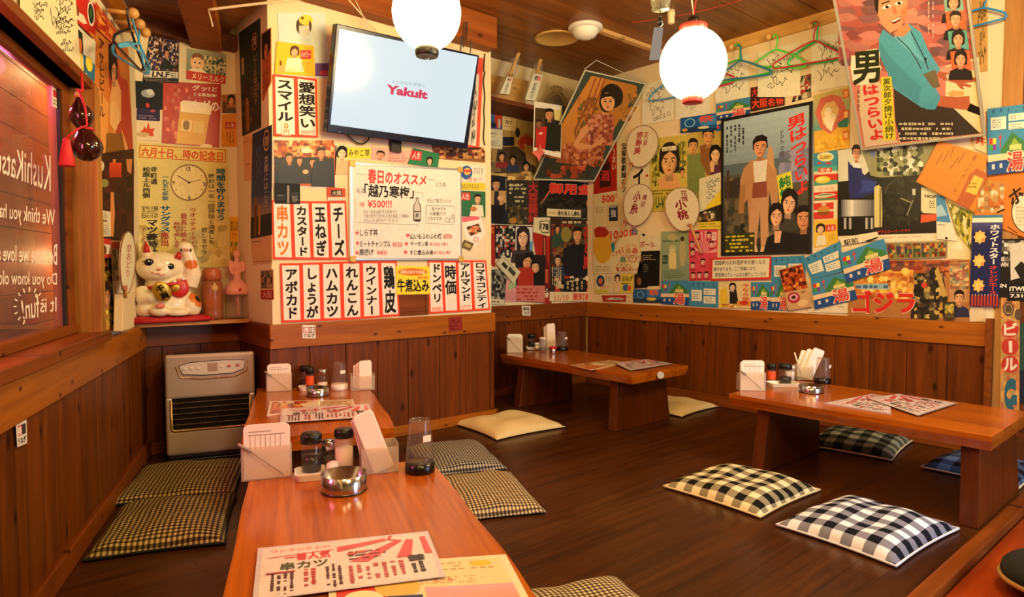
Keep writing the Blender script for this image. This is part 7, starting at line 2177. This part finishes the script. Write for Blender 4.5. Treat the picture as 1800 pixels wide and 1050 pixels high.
glassy('clear_glass', '#f2efe6', .03, .06)
MB().lathe([(.058, 0), (.064, .006), (.064, .03), (.060, .09), (.058, .13)], 26).build('bottle_body', 'clear_glass', bb)
MB().lathe([(.058, .128), (.062, .13), (.060, .16), (.048, .185), (.032, .195), (.028, .205), (.001, .206)], 26).build('pink_cap', flat('pink_plaster', '#e8a890', .55), bb)
MB().sphere((-.004, -.060, .155), .010, 10, 8, sc=(.9, .3, 1)).build('heart_mark', 'cat_red', bb)
tors = solid([limb([(0, 0, .2), (0, 0, .25)], [.02, .017]), ell((0, 0, .278), .03, (1.0, .7, .85)), ell((-.03, 0, .29), .014, (1, .9, 1.5)), ell((.03, 0, .29), .014, (1, .9, 1.5)), limb([(0, 0, .29), (0, 0, .325)], [.014, .011]), ell((0, -.002, .343), .021, (.85, .95, 1.1)), limb([(.034, 0, .285), (.03, -.01, .255), (.012, -.016, .25)], [.011, .009, .007]), limb([(-.034, 0, .285), (-.03, -.005, .25), (-.02, -.01, .235)], [.011, .009, .007])], .0035, lambda p_: (1, 1, 1), 4)
tors.build('bust_stopper', 'pink_plaster', bb)
MB().tube([(0, 0, .01), (.004, 0, .06), (0, 0, .128)], [.010, .006, .008], 8).build('inner_stem', 'pink_plaster', bb)

# ---- gourd charm at the window
gp = hit(143, 128, 'LF', 0.06)
GL = hit(152, 258, 'LF', 0.075)
gd = thing('gourd_charm', 'lacquered brown gourd charm with red cord and tassel by the window', 'charm', GL)
sc_g = (GL - EYE).length / 1130
rG = 22 * sc_g
flat('lacquer', '#2c120a', 0.08, coat=.8)
flat('red_cord', '#b8201c', .6)
prof = [(.001, -rG * .98), (rG * .5, -rG * .86), (rG * .9, -rG * .42), (rG, 0), (rG * .86, rG * .45), (rG * .52, rG * .85), (rG * .36, rG * 1.15), (rG * .5, rG * 1.42), (rG * .74, rG * 1.75), (rG * .76, rG * 2.1), (rG * .55, rG * 2.5), (rG * .22, rG * 2.85), (rG * .12, rG * 3.2)]
MB().lathe(prof, 28).build('gourd_body', 'lacquer', gd, subsurf=2).rotation_euler = (0, R(-7), 0)
MB().lathe([(rG * .13, rG * 3.15), (rG * .15, rG * 3.3), (rG * .1, rG * 3.5), (.001, rG * 3.52)], 12).build('stopper', 'bamboo', gd).rotation_euler = (0, R(-7), 0)
top = gp - GL
MB().tube([top, top * .75 + Vector((0, 0, .0)), Vector((-rG * .4, 0, rG * 3.6))], .004, 8).build('cord', 'red_cord', gd)
w = [Vector((-rG * .35, -rG * .3, rG * 3.5)), Vector((-rG * .1, -rG * .75, rG * 2.4)), Vector((0, -rG * .6, rG * 1.3)), Vector((-rG * .6, -rG * .75, rG * .9)), Vector((-rG * 1.15, -rG * .7, rG * .3))]
MB().tube(w, .0035, 6).build('cord', 'red_cord', gd)
MB().tube([(rG * .38 * math.cos(a), rG * .38 * math.sin(a), rG * 1.15) for a in [k * math.pi / 8 for k in range(16)]], .0045, 6, closed=True).build('cord_wrap', 'red_cord', gd)
MB().lathe([(.003, 0), (.010, -.004), (.011, -.014), (.014, -.03), (.0235, -.085), (.021, -.088), (.001, -.086)], 18, c=(-rG * 1.15, -rG * .7, rG * .3)).build('tassel', 'red_cord', gd)

# ------------------------------------------------------------ fan heater
hx = thing('fan_heater', 'silver kerosene fan heater with a black slatted outlet in the corner', 'heater', (0.715 + .2 * .956, 3.45 - .2 * .292, 0), R(-17))
hx.scale = (1.12, 0.95, 1.24)
HW, HD, HH = 0.36, 0.19, 0.43
flat('heater_gold', '#c4b09c', .36, .45)
flat('heater_side', '#3c322b', .5, .2)
flat('heater_trim', '#b0905c', .28, .7)
flat('heater_black', '#0c0a08', .4)
flat('heater_panel', '#cdbfae', .4)


def rbox(w, d, h, r, z0, y0=0.0, n=6, bow=0.0):
    """upright body, front at y=0 with rounded vertical edges"""
    pts = []
    for (cx, cy, a0) in ((w / 2 - r, d - r, 0), (-w / 2 + r, d - r, 90), (-w / 2 + r, r, 180), (w / 2 - r, r, 270)):
        for k in range(n + 1):
            a = R(a0 + 90 * k / n)
            x, y = cx + r * math.cos(a), cy + r * math.sin(a)
            if y < d / 2:
                y -= bow * (1 - (x / (w / 2)) ** 2)
            pts.append((x, y + y0))
    return MB().prism(pts, z0, z0 + h)


rbox(HW + .03, HD + .02, .012, .03, .0, -.012).build('base_tray', 'steel_dark', hx, bevel=.003)
rbox(HW - .006, HD, HH - .03, .012, .012).build('heater_body', 'heater_side', hx, bevel=.01, seg=3)
fr = MB()
# front shell with the outlet left open: top part, bottom part, two cheeks
def shell(x0, x1, z0, z1, dep=.024, y=-.018):
    return MB().box((x0, y, z0), (x1, y + dep, z1))


shell(-HW / 2, HW / 2, .255, HH).build('front_upper', 'heater_gold', hx, bevel=.016, seg=4)
shell(-HW / 2, HW / 2, .03, .13).build('front_lower', 'heater_gold', hx, bevel=.012, seg=3)
for s_ in (-1, 1):
    shell(s_ * HW / 2 if s_ < 0 else HW / 2 - .025, -HW / 2 + .025 if s_ < 0 else HW / 2, .12, .262).build('front_cheek', 'heater_gold', hx, bevel=.008)
MB().box((-HW / 2 + .024, -.003, .132), (HW / 2 - .024, .002, .256)).build('outlet', 'heater_black', hx)
for k in range(5):
    z = .15 + .0215 * k
    MB().hexa([(-HW / 2 + .024, -.014, z), (HW / 2 - .024, -.014, z), (HW / 2 - .024, -.003, z - .006), (-HW / 2 + .024, -.003, z - .006), (-HW / 2 + .024, -.014, z + .004), (HW / 2 - .024, -.014, z + .004), (HW / 2 - .024, -.003, z - .002), (-HW / 2 + .024, -.003, z - .002)]).build('louvre', 'heater_side', hx)
    MB().box((-HW / 2 + .026, -.0155, z + .0025), (HW / 2 - .026, -.0138, z + .0042)).build('louvre_edge', 'heater_trim', hx)
MB().tube([(-HW / 2 + .022, -.018, .25), (-HW / 2 + .022, -.018, .14), (-HW / 2 + .032, -.02, .129), (HW / 2 - .032, -.02, .129), (HW / 2 - .022, -.018, .14), (HW / 2 - .022, -.018, .25)], .0055, 8).build('outlet_trim', 'heater_trim', hx)
pp = [(-.125, .386), (-.11, .352), (-.03, .345), (.09, .347), (.135, .362), (.14, .398), (.05, .402), (-.08, .398)]
mb = MB()
mb.prism([(x, z) for x, z in pp], 0, .004, xf=Matrix(((1, 0, 0, 0), (0, 0, -1, -.018), (0, 1, 0, 0), (0, 0, 0, 1))))
cp = mb.build('control_panel', 'heater_panel', hx)
ctr = Vector((.01, 0, .374))
MB().tube([Vector((x, -.0225, z)) for x, z in pp], .0014, 6, closed=True).build('panel_outline', 'heater_black', cp)
MB().tube([Vector(((x - .01) * 1.09 + .01, -.019, (z - .374) * 1.32 + .368)) for x, z in pp[0:5] + [pp[5]]], .003, 6).build('panel_groove', 'heater_trim', hx)
MB().box((-.012, -.0235, .358), (.028, -.0218, .392)).build('display', flat('display', '#a88a78', .25), cp)
for k, (x, z, c_) in enumerate(((-.10, .372, 'heater_side'), (-.075, .374, 'heater_side'), (-.05, .374, 'heater_side'), (.045, .376, 'heater_side'), (.075, .376, 'cat_red'), (.11, .378, 'cat_red'))):
    MB().lathe([(.009, 0), (.009, .002), (.007, .0028)], 12, xf=Matrix(((1, 0, 0, x), (0, 0, -1, -.0218), (0, .7, 0, z), (0, 0, 0, 1)))).build('button', flat('button_' + c_, '#d8c8b8' if c_ != 'cat_red' else '#b86a6a', .4), cp)
MB().sphere((-HW / 2 + .012, .06, .33), .014, 12, 8, sc=(.7, 1, 1)).build('side_knob', 'steel_dark', hx)
MB().box((-HW / 2 + .03, .05, HH - .022), (HW / 2 - .03, HD - .03, HH - .008)).build('tank_lid', 'heater_side', hx, bevel=.004)
V, F = glyph('Blue Heater', .0)
MB().add([(x * .0105 - .13, -.0184, y * .012 + .085) for x, y in V], F).build('maker_lettering', 'heater_side', hx) if False else None

# ------------------------------------------------------------ things on the tables
glassy('frosted', '#f7f2ea', .3, .17, '#fff6ea')
glassy('clear_plastic', '#faf6f0', .08, .02)
glassy('pale_tumbler', '#f4ece2', .08, .05)
flat('paper_white', '#eee4d4', .8)
flat('napkin', '#f1e8da', .85)
flat('orange_label', '#d8501c', .5)
flat('dark_sauce', '#120a06', .25, bscale=2)
flat('pepper', '#4a3424', .8)
flat('salt', '#efe8dc', .7)
flat('red_plastic', '#b8201c', .4)
flat('print_grey', '#9a8878', .8)
TZ = 0.352


def tpos(px, py):
    p = hit(px, py, 'TB')
    return Vector((p.x, p.y, TZ))


def order_stand(label, px, py, rz, w=.125, d=.055, h=.092, papers=.15, lean=0.0, group='plastic slip stands on the tables'):
    t = thing('slip_stand', label, 'slip stand', tpos(px, py), rz, group)
    th = .0025
    mb = MB()
    mb.box((-w / 2, -d / 2, 0), (w / 2, d / 2, th)).box((-w / 2, -d / 2, th), (w / 2, -d / 2 + th, h * .98)).box((-w / 2, d / 2 - th, th), (w / 2, d / 2, h * .75))
    mb.box((-w / 2, -d / 2 + th, th), (-w / 2 + th, d / 2 - th, h * .9)).box((w / 2 - th, -d / 2 + th, th), (w / 2, d / 2 - th, h * .9))
    mb.build('holder', 'frosted', t, bevel=.001)
    for k in range(4):
        y = -d / 2 + .010 + k * .009
        pw = w * .90
        hh = papers - .004 * k
        pts = [(-pw / 2, th), (pw / 2, th), (pw / 2, hh - .012), (pw / 2 - .004, hh - .004), (pw / 2 - .012, hh), (-pw / 2 + .012, hh), (-pw / 2 + .004, hh - .004), (-pw / 2, hh - .012)]
        pp_ = MB().prism([(x, z) for x, z in pts], 0, .004, xf=Matrix(((1, 0, 0, .003 * (k % 2)), (0, 0, -1, y + .004), (0, 1, 0, 0), (0, 0, 0, 1)))).build('order_slip', 'paper_white', t)
        if k == 0:
            g_ = MB()
            for q in range(7):
                g_.box((-pw * .36 + q * pw * .11, y - .0004, hh * .55), (-pw * .36 + q * pw * .11 + .0012, y - .0002, hh * .80))
            g_.box((-pw * .40, y - .0004, hh * .80), (pw * .42, y - .0002, hh * .815)).box((-pw * .40, y - .0004, hh * .86), (pw * .1, y - .0002, hh * .875))
            g_.build('ruled_lines', 'print_grey', pp_)
    MB().tube([(-w * .55, -d / 2 - .003, h * 1.12), (-w * .3, -d / 2 - .003, h * .86)], .0045, 8).tube([(-w * .3, -d / 2 - .003, h * .86), (w * .33, -d / 2 - .003, h * .12)], .0012, 6).build('pen', 'print_grey', t)
    return t


def tray(label, px, py, rz, w=.11, d=.085, h=.02):
    t = thing('condiment_tray', label, 'tray', tpos(px, py), rz, 'white condiment trays')
    n = 6
    r = .018

    def rr2(k, z):
        o = []
        for (cx, cy, a0) in ((w / 2 - r, d / 2 - r, 0), (-w / 2 + r, d / 2 - r, 90), (-w / 2 + r, -d / 2 + r, 180), (w / 2 - r, -d / 2 + r, 270)):
            for q in range(n + 1):
                a = R(a0 + 90 * q / n)
                o.append(((cx + r * math.cos(a)) * k, (cy + r * math.sin(a)) * k, z))
        return o
    L_ = [rr2(.90, 0), rr2(1.0, h), rr2(.95, h), rr2(.86, .005)]
    m = len(L_[0])
    v = sum(L_, [])
    f = [tuple(reversed(range(m)))]
    for i in range(3):
        f += [(i * m + q, i * m + (q + 1) % m, (i + 1) * m + (q + 1) % m, (i + 1) * m + q) for q in range(m)]
    f.append(tuple(range(3 * m, 4 * m)))
    MB().add(v, f, smooth=False).build('dish', 'white_plastic', t, bevel=.001)
    return t


def jar_(label, px, py, r, h, cap, content, fill, capc='black_plastic', glass='clear_plastic', base=0.0, group='seasoning jars on the tables', name='sauce_jar', cat='jar', labelc=None):
    p = tpos(px, py)
    p.z += base
    t = thing(name, label, cat, p, 0, group)
    ch_ = h * cap
    MB().lathe([(r * .92, 0), (r, .004), (r, h - ch_ - .004), (r * .9, h - ch_)], 24).build('jar_body', glass, t)
    MB().lathe([(.001, .003), (r * .93, .004), (r * .93, fill * h), (.001, fill * h + .001)], 20).build('contents', content, t)
    MB().lathe([(r * .92, h - ch_), (r * 1.06, h - ch_ + .001), (r * 1.06, h - .006), (r * .9, h), (.001, h + .001)], 24).build('cap', capc, t)
    if labelc:
        MB().lathe([(r * 1.012, h * .18), (r * 1.016, h * .2), (r * 1.016, h * .58), (r * 1.012, h * .6)], 24).build('label_band', labelc, t)
    return t


def ashtray(label, px, py, r=.058, h=.038):
    t = thing('ashtray', label, 'ashtray', tpos(px, py), 0, 'round steel ashtrays')
    MB().lathe([(r * .97, 0), (r * .98, .003), (r, h), (r * .965, h + .0005), (r * .94, .006), (.001, .005)], 40).build('bowl', 'steel', t)
    MB().lathe([(r * .90, 0), (r * 1.0, .0015), (r * 1.0, .006), (r * .93, .007)], 40).build('foot_ring', 'steel_dark', t)
    return t


def tumbler(label, px, py, r=.042, h=.14, dark=True, base='dark_sauce'):
    t = thing('upturned_tumbler', label, 'tumbler', tpos(px, py), 0, 'upturned clear tumblers')
    MB().lathe([(r, 0.004), (r * 1.02, .008), (r * .74, h - .006), (r * .70, h), (r * .67, h - .001), (r * .66, h - .006)], 30).build('glass_wall', 'pale_tumbler', t)
    MB().lathe([(r * .98, 0), (r * 1.035, .003), (r * .985, .030), (r * .55, .033), (.001, .033)], 30).build('dark_base', base, t)
    MB().box((-.012, -r * .9, h * .62), (.014, -r * .875, h * .74)).build('price_tag', 'paper_white', t)
    return t


def napkin_stand(label, px, py, rz, w=.115, d=.075, h=.075, lean=18, nap=.17, extra=True):
    t = thing('napkin_stand', label, 'napkin holder', tpos(px, py), rz, 'napkin holders on the tables')
    th = .0025
    mb = MB()
    mb.box((-w / 2, -d / 2, 0), (w / 2, d / 2, th)).box((-w / 2, -d / 2, th), (w / 2, -d / 2 + th, h * .9)).box((-w / 2, d / 2 - th, th), (w / 2, d / 2, h))
    mb.box((-w / 2, -d / 2 + th, th), (-w / 2 + th, d / 2 - th, h)).box((w / 2 - th, -d / 2 + th, th), (w / 2, d / 2 - th, h))
    mb.build('holder', 'frosted', t, bevel=.001)
    a = R(lean)
    for k in range(3):
        o = MB()
        ww, hh, dd = .062, nap - .012 * k, .012
        y0 = -d / 2 + .012 + .018 * k
        pr = [(-ww / 2, 0), (ww / 2, 0), (ww / 2, hh * .93), (ww / 2 - .006, hh), (-ww / 2 + .008, hh * .99), (-ww / 2, hh * .95)]
        o.prism(pr, 0, dd, xf=Matrix.Translation((w * .12 - .012 * k, y0 + dd, .006)) @ Matrix.Rotation(-a * (1 - .15 * k), 4, 'Y') @ Matrix(((1, 0, 0, 0), (0, 0, -1, 0), (0, 1, 0, 0), (0, 0, 0, 1))))
        o.build('napkin_bundle', 'napkin', t, bevel=.003)
    if extra:
        MB().tube([(-.01, 0, .02), (-.05, 0, .145)], .007, 8, flatten=.5).build('wrapped_chopsticks', 'napkin', t)
    return t


RZ1 = math.atan2(V1.y, V1.x)
RZ2 = math.atan2(V2.y, V2.x)
# nearest table
order_stand('milky slip stand at the far left corner of the nearest table', 470, 838, RZ1, .135, .06, .098, .158)
tray('white tray of seasonings on the nearest table', 556, 838, RZ1, .12, .09)
jar_('dark sauce jar with a black lid on the nearest table', 548, 831, .029, .112, .26, 'dark_sauce', .42, base=.006)
jar_('small chrome-topped salt shaker on the nearest table', 578, 826, .018, .085, .35, 'pepper', .4, 'steel', base=.006, name='salt_shaker', cat='shaker')
jar_('pale plastic bottle with a black cap and round black mark on the nearest table', 605, 827, .027, .125, .2, 'salt', .55, 'black_plastic', 'frosted', name='plastic_bottle', cat='bottle')
p = tpos(585, 832)
MB_ = MB().sphere((0, 0, 0), .02, 14, 8, sc=(1, .8, .75))
tag(MB_.build('spice_spoon', 'white_plastic', loc=(p.x, p.y, TZ + .022)), 'small white scoop in the tray on the nearest table', 'scoop')
ashtray('steel ashtray in front of the tray on the nearest table', 605, 862, .061, .048)
napkin_stand('napkin holder with a leaning white bundle on the nearest table', 666, 827, RZ1, .108, .07, .085, 20, .185)
tumbler('upturned tumbler over dark sauce at the right of the nearest table', 738, 829, .043, .155)
# second table
order_stand('slip stand on the table below the television, left end of its row', 491, 687, RZ2, .118, .055, .092, .135)
tray('white condiment tray on the table below the television', 549, 685, RZ2, .13, .07)
jar_('black-capped pepper bottle with an orange label on the table below the television', 545, 685, .020, .105, .3, 'pepper', .5, labelc='orange_label', base=.005)
jar_('dark-lidded glass jar behind the orange-label bottle below the television', 538, 681, .027, .105, .25, 'pepper', .3, base=.005)
jar_('clear jar with a steel top on the table below the television', 567, 684, .026, .095, .25, 'salt', .3, 'steel', base=.005)
ashtray('steel ashtray on the table below the television', 558, 696, .052, .04)
tumbler('upturned tumbler with a white base on the table below the television', 597, 685, .040, .135, base='white_plastic')
napkin_stand('napkin holder with one upright bundle on the table below the television', 637, 685, RZ2, .115, .06, .08, 0, .14, False)
# middle table
order_stand('cream slip stand on the middle table in the back corner', 905, 620, R(-40), .115, .06, .11, .135)
tray('cream condiment tray on the middle table', 938, 614, R(-40), .12, .08)
jar_('dark glass jar in the tray on the middle table', 934, 613, .030, .105, .3, 'dark_sauce', .45, base=.006)
jar_('small white shaker in the tray on the middle table', 944, 616, .018, .05, .3, 'salt', .6, 'white_plastic', 'frosted', base=.006, name='salt_shaker', cat='shaker')
jar_('cream plastic jar between the tray and the napkins on the middle table', 954, 617, .024, .10, .15, 'dark_sauce', .25, 'white_plastic', 'frosted')
jar_('low steel shaker with a red lid on the middle table', 972, 622, .027, .05, .28, 'pepper', .3, 'red_plastic', 'steel', name='salt_shaker', cat='shaker')
napkin_stand('napkin holder with a tall bundle on the middle table', 968, 613, R(-40), .07, .05, .07, 3, .185, False)
tumbler('dark upturned tumbler on the middle table', 988, 616, .046, .135)
# right table
order_stand('white slip stand at the near end of the right table', 1320, 686, R(-42), .125, .06, .095, .15)
tray('white condiment tray on the right table', 1376, 679, R(-42), .15, .09)
jar_('pepper jar with an orange label on the right table', 1356, 675, .022, .10, .3, 'pepper', .5, labelc='orange_label', base=.006)
jar_('dark sauce jar with a black lid on the right table', 1380, 677, .031, .105, .28, 'dark_sauce', .36, base=.006)
jar_('white plastic seasoning jar behind the sauce jar on the right table', 1388, 671, .024, .08, .2, 'salt', .6, 'white_plastic', 'frosted', base=.006)
ashtray('steel ashtray on the right table', 1426, 690, .056, .036)
napkin_stand('napkin holder with a slanting bundle on the right table', 1412, 667, R(-42), .085, .05, .08, -24, .175)
tumbler('clear upturned tumbler on the right table', 1446, 674, .040, .135)


def menu_sheet(label, crop, q, paper, art, lvl=1, seed=1):
    s = Sheet('menu_sheet', label, crop, q, 'TB', paper, 'menu', 'laminated menus lying on the tables', lvl, 'print_film')
    if art == 'red':
        s.r(3, 3, 97, 97, '#ddd0d0').t('ワンランク上の', (8, 7, 42, 13), '#d05a5a', .02).ln([(6, 22), (44, 18)], 1.6, '#c83a3a').t('一番人気', (16, 18, 42, 32), '#c8303a', .04).t('串カツ', (14, 34, 40, 48), '#3a4a2c', .04)
        s.poly([(46, 14), (74, 6), (75, 11), (46, 24)], '#d05058').poly([(52, 46), (80, 12), (84, 14), (62, 50)], '#d05058').poly([(78, 48), (86, 12), (90, 14), (86, 50)], '#d05058').poly([(94, 10), (97, 10), (98, 46), (94, 46)], '#d05058').ln([(78, 2), (76, 9), (82, 13)], 2, '#c83a3a')
        s.sc(8, 52, 22, 96, 4, '#4a2c2c', True, .6, seed, 1.2).sc(26, 50, 34, 94, 2, '#b83a3a', True, .7, seed + 1, 1.2).sc(38, 46, 48, 94, 3, '#4a2c34', True, .6, seed + 2, 1.2).sc(50, 54, 82, 92, 7, '#b84a50', True, .6, seed + 3, 1.3).sc(52, 24, 74, 44, 3, '#5a2c34', False, .5, seed + 4).sc(84, 54, 92, 92, 2, '#2c2424', True, .7, seed + 5, 1.4).t('禁', (84, 46, 93, 58), '#2c2424', .04)
        s.e(54, 30, 3, 2, '#c83a3a').e(60, 28, 3, 2, '#c83a3a').r(6, 50, 22, 53, '#a84048')
    elif art == 'cream':
        s.r(2, 3, 96, 97, '#e2cfa0').sc(50, 6, 92, 22, 3, '#b89a6a').e(84, 12, 6, 5, '#d8b830').sc(48, 30, 90, 44, 3, '#c8a87a').t('ビール', (56, 32, 66, 40), '#b8402a', .02).r(4, 30, 30, 97, '#c8342a').e(18, 60, 10, 12, '#f0d8b0').e(36, 44, 12, 20, '#d8b04a').r(30, 60, 48, 97, '#2a2c5a').g(50, 48, 96, 97, '#d8a0b0', '#d88a3a').r(4, 4, 46, 26, '#d8c08a')
    elif art == 'redyellow':
        s.r(2, 4, 98, 96, '#d8b88a').r(3, 6, 45, 94, '#b8402a').mo(5, 20, 44, 90, 8, 5, ['#d8702c', '#e0a84a', '#8a2c1c', '#c8502a'], seed).poly([(36, 30), (55, 18), (64, 60), (44, 80)], '#e8d8b0').sc(60, 14, 95, 80, 5, '#a87a4a').t('人気', (8, 4, 30, 24), '#f0d8b0', .04)
    s.done()


menu_sheet('laminated red-lettered menu sheet lying at the near end of the nearest table', 'O', [(240, 370), (1008, 293), (1090, 498), (215, 610)], '#c8c0cc', 'red', 2, 3)
menu_sheet('cream drinks menu half under the red-lettered sheet on the nearest table', 'O', [(560, 452), (1360, 398), (1500, 660), (560, 700)], '#e6d8b8', 'cream', 1, 5)
menu_sheet('red and cream food menu lying under the other on the second table', 'N', [(402, 440), (912, 428), (922, 462), (382, 526)], '#e8dcc4', 'redyellow', 1, 7)
menu_sheet('grey-pink laminated menu lying on top on the second table', 'N', [(470, 484), (1010, 456), (1030, 536), (462, 572)], '#cbb8b8', 'red', 2, 11)
menu_sheet('pale menu with red pictures on the middle table', 'L', [(600, 400), (825, 372), (920, 384), (720, 428)], '#d8bc8a', 'redyellow', 1, 13)
menu_sheet('grey laminated menu at the near end of the middle table', 'L', [(850, 388), (1040, 366), (1195, 392), (945, 432)], '#a89088', 'red', 2, 15)
menu_sheet('grey-pink menu half under the other on the right table', 'K', [(490, 374), (660, 342), (720, 352), (728, 412), (0, 0)][:4], '#b8a8b8', 'red', 1, 17)
menu_sheet('red-lettered laminated menu on top on the right table', 'K', [(640, 356), (752, 342), (958, 374), (820, 418)], '#b4a4ac', 'red', 2, 19)
s = Sheet('sticker', 'round white sticker on the end of the middle table', 'L', [(1100, 438), (1140, 438), (1140, 482), (1100, 482)], 'FL', cat='sticker', nobase=True)
plane('CTE', (0, 2.309, 0), (0, -1, 0))
ps = [wpt(1120 + 20 * math.cos(a), 459 + 21 * math.sin(a), 0.002, 'L', 'CTE') for a in [2 * math.pi * k / 22 for k in range(22)]]
pb_ = [p_ + Vector((0, .0015, 0)) for p_ in ps]
m = len(ps)
tag(MB().add([tuple(p_) for p_ in ps + pb_], [tuple(reversed(range(m))), tuple(range(m, 2 * m))] + [(i, (i + 1) % m, m + (i + 1) % m, m + i) for i in range(m)], lin('#d8d0b8')).build('round_sticker', 'print_matte'), 'round white sticker on the near end of the middle table', 'sticker')

# ------------------------------------------------------------ things on the high shelf
SZ = 2.105


def paddle(label, foot, topp, wd, lab):
    t = thing('wrapped_paddle', label, 'wooden paddle', (0, 0, 0), 0, 'wrapped wooden rice paddles on the shelf')
    a, b_ = wpt(*foot, 0.0, 'Y', 'SHB'), wpt(*topp, 0.0, 'Y', 'SHB')
    a.z = max(a.z, SZ + .004)
    d = (b_ - a)
    sx = Vector((1, 0, 0))
    n = Vector((0, -1, 0))
    def bar(f0, f1, w0, w1, dp):
        p0, p1 = a + d * f0, a + d * f1
        return [p0 - sx * w0, p0 + sx * w0, p0 + sx * w0 - n * dp, p0 - sx * w0 - n * dp, p1 - sx * w1, p1 + sx * w1, p1 + sx * w1 - n * dp, p1 - sx * w1 - n * dp]
    MB().hexa(bar(.42, 1.0, wd * .5, wd * .62, .02)).build('paddle_handle', 'pale_wood_z', t, bevel=.005)
    MB().hexa(bar(.0, .46, wd * 1.25, wd * 1.15, .02)).build('paddle_blade', 'pale_wood_z', t, bevel=.006)
    glassy('film_wrap', '#f6f2e6', .12, .08)
    MB().hexa(bar(-.0, .8, wd * 2.0, wd * 1.5, .032)).build('film_bag', 'film_wrap', t, bevel=.008)
    s = Sheet('paper_label', None, 'Y', lab, 'SHB', '#e0dcc0', lvl=1.2, parent=t)
    s.t('祝', (20, 6, 80, 24), '#2a3a2a', .03).r(54, 8, 92, 24, '#d88a7a').t('宮島杓子', (30, 32, 70, 96), '#5a5a44', .01, True).done()


plane('SHB', (0, 3.50, 0), (0, -1, 0))
paddle('wrapped wooden rice paddle at the left end of the high shelf', (300, 745), (580, 45), .024, [(360, 480), (450, 495), (400, 750), (250, 740)])
paddle('wrapped wooden rice paddle with a long white label on the high shelf', (720, 840), (910, 140), .024, [(770, 430), (915, 455), (800, 850), (640, 830)])
plane('SHC', (0, 3.66, 0), (0, -1, 0))
qq = [(20, 430), (700, 545), (620, 835), (20, 730)]
P = [wpt(*p_, 0.0, 'Y', 'SHC') for p_ in qq]
for p_ in (P[2], P[3]):
    p_.z = SZ + .001
tag(MB().hexa([P[3], P[2], P[2] + Vector((0, .03, 0)), P[3] + Vector((0, .03, 0)), P[0], P[1], P[1] + Vector((0, .03, 0)), P[0] + Vector((0, .03, 0))]).build('board_panel', 'pale_wood', bevel=.003), 'pale low board standing behind the paddles on the high shelf', 'board')
pc = wpt(1200, 660, 0, 'Y', 'SHB')
bag = thing('plastic_bag', 'clear bag of brown netting and beads at the right of the high shelf', 'bag', (pc.x + .02, 3.575, SZ))
rn = random.Random(4)
mb = MB()
for k in range(70):
    a, r_ = rn.uniform(0, 6.28), .085 * math.sqrt(rn.random())
    z = rn.uniform(.01, .15)
    k_ = (1 - z / .2) * .9 + .25
    mb.tube([(r_ * math.cos(a + q * .5) * k_ + rn.uniform(-.01, .01), r_ * .7 * math.sin(a + q * .5) * k_, min(.165, max(.006, z + rn.uniform(-.02, .02)))) for q in range(5)], .005, 5)
o = mb.build('bag_contents', flat('net_brown', '#5a3428', .6), bag)
o['kind'] = 'stuff'
v = MB().lathe([(.06, .001), (.105, .02), (.115, .07), (.10, .13), (.06, .175), (.03, .19), (.05, .215), (.04, .23)], 20, sx=1, sy=.75)
rnx = random.Random(8)
v.v = [(x * (1 + .1 * rnx.uniform(-1, 1)), y * (1 + .1 * rnx.uniform(-1, 1)), max(.001, z + .008 * rnx.uniform(-1, 1))) for x, y, z in v.v]
v.build('bag_film', glassy('bag_film', '#ded4b8', .1, .12), bag)
MB().box((.0, -.06, .001), (.07, -.03, .04)).build('orange_packet', flat('orange_packet', '#c87a1c', .5), bag, bevel=.008)

# dark bundle at the lower right corner, on the step
p = hit(1775, 1030, 'FL', -.02)
bn = thing('cloth_bundle', 'dark cloth bundle with a tan band in the bottom right corner on the step', 'bundle', (p.x + .03, p.y - .10, -0.024))
MB().sphere((0, 0, .062), .13, 24, 14, sc=(1.1, 1.0, .48)).build('bundle_cloth', flat('dark_cloth', '#1b1a17', .95, bump=.5, bscale=50), bn)
MB().tube([(.141 * math.cos(a), .13 * math.sin(a), .045) for a in [k * math.pi / 14 for k in range(28)]], .008, 8, closed=True).build('tan_band', flat('tan_cloth', '#9a7038', .8), bn)

# tidy up the lettering helper
bpy.data.objects.remove(_fo)
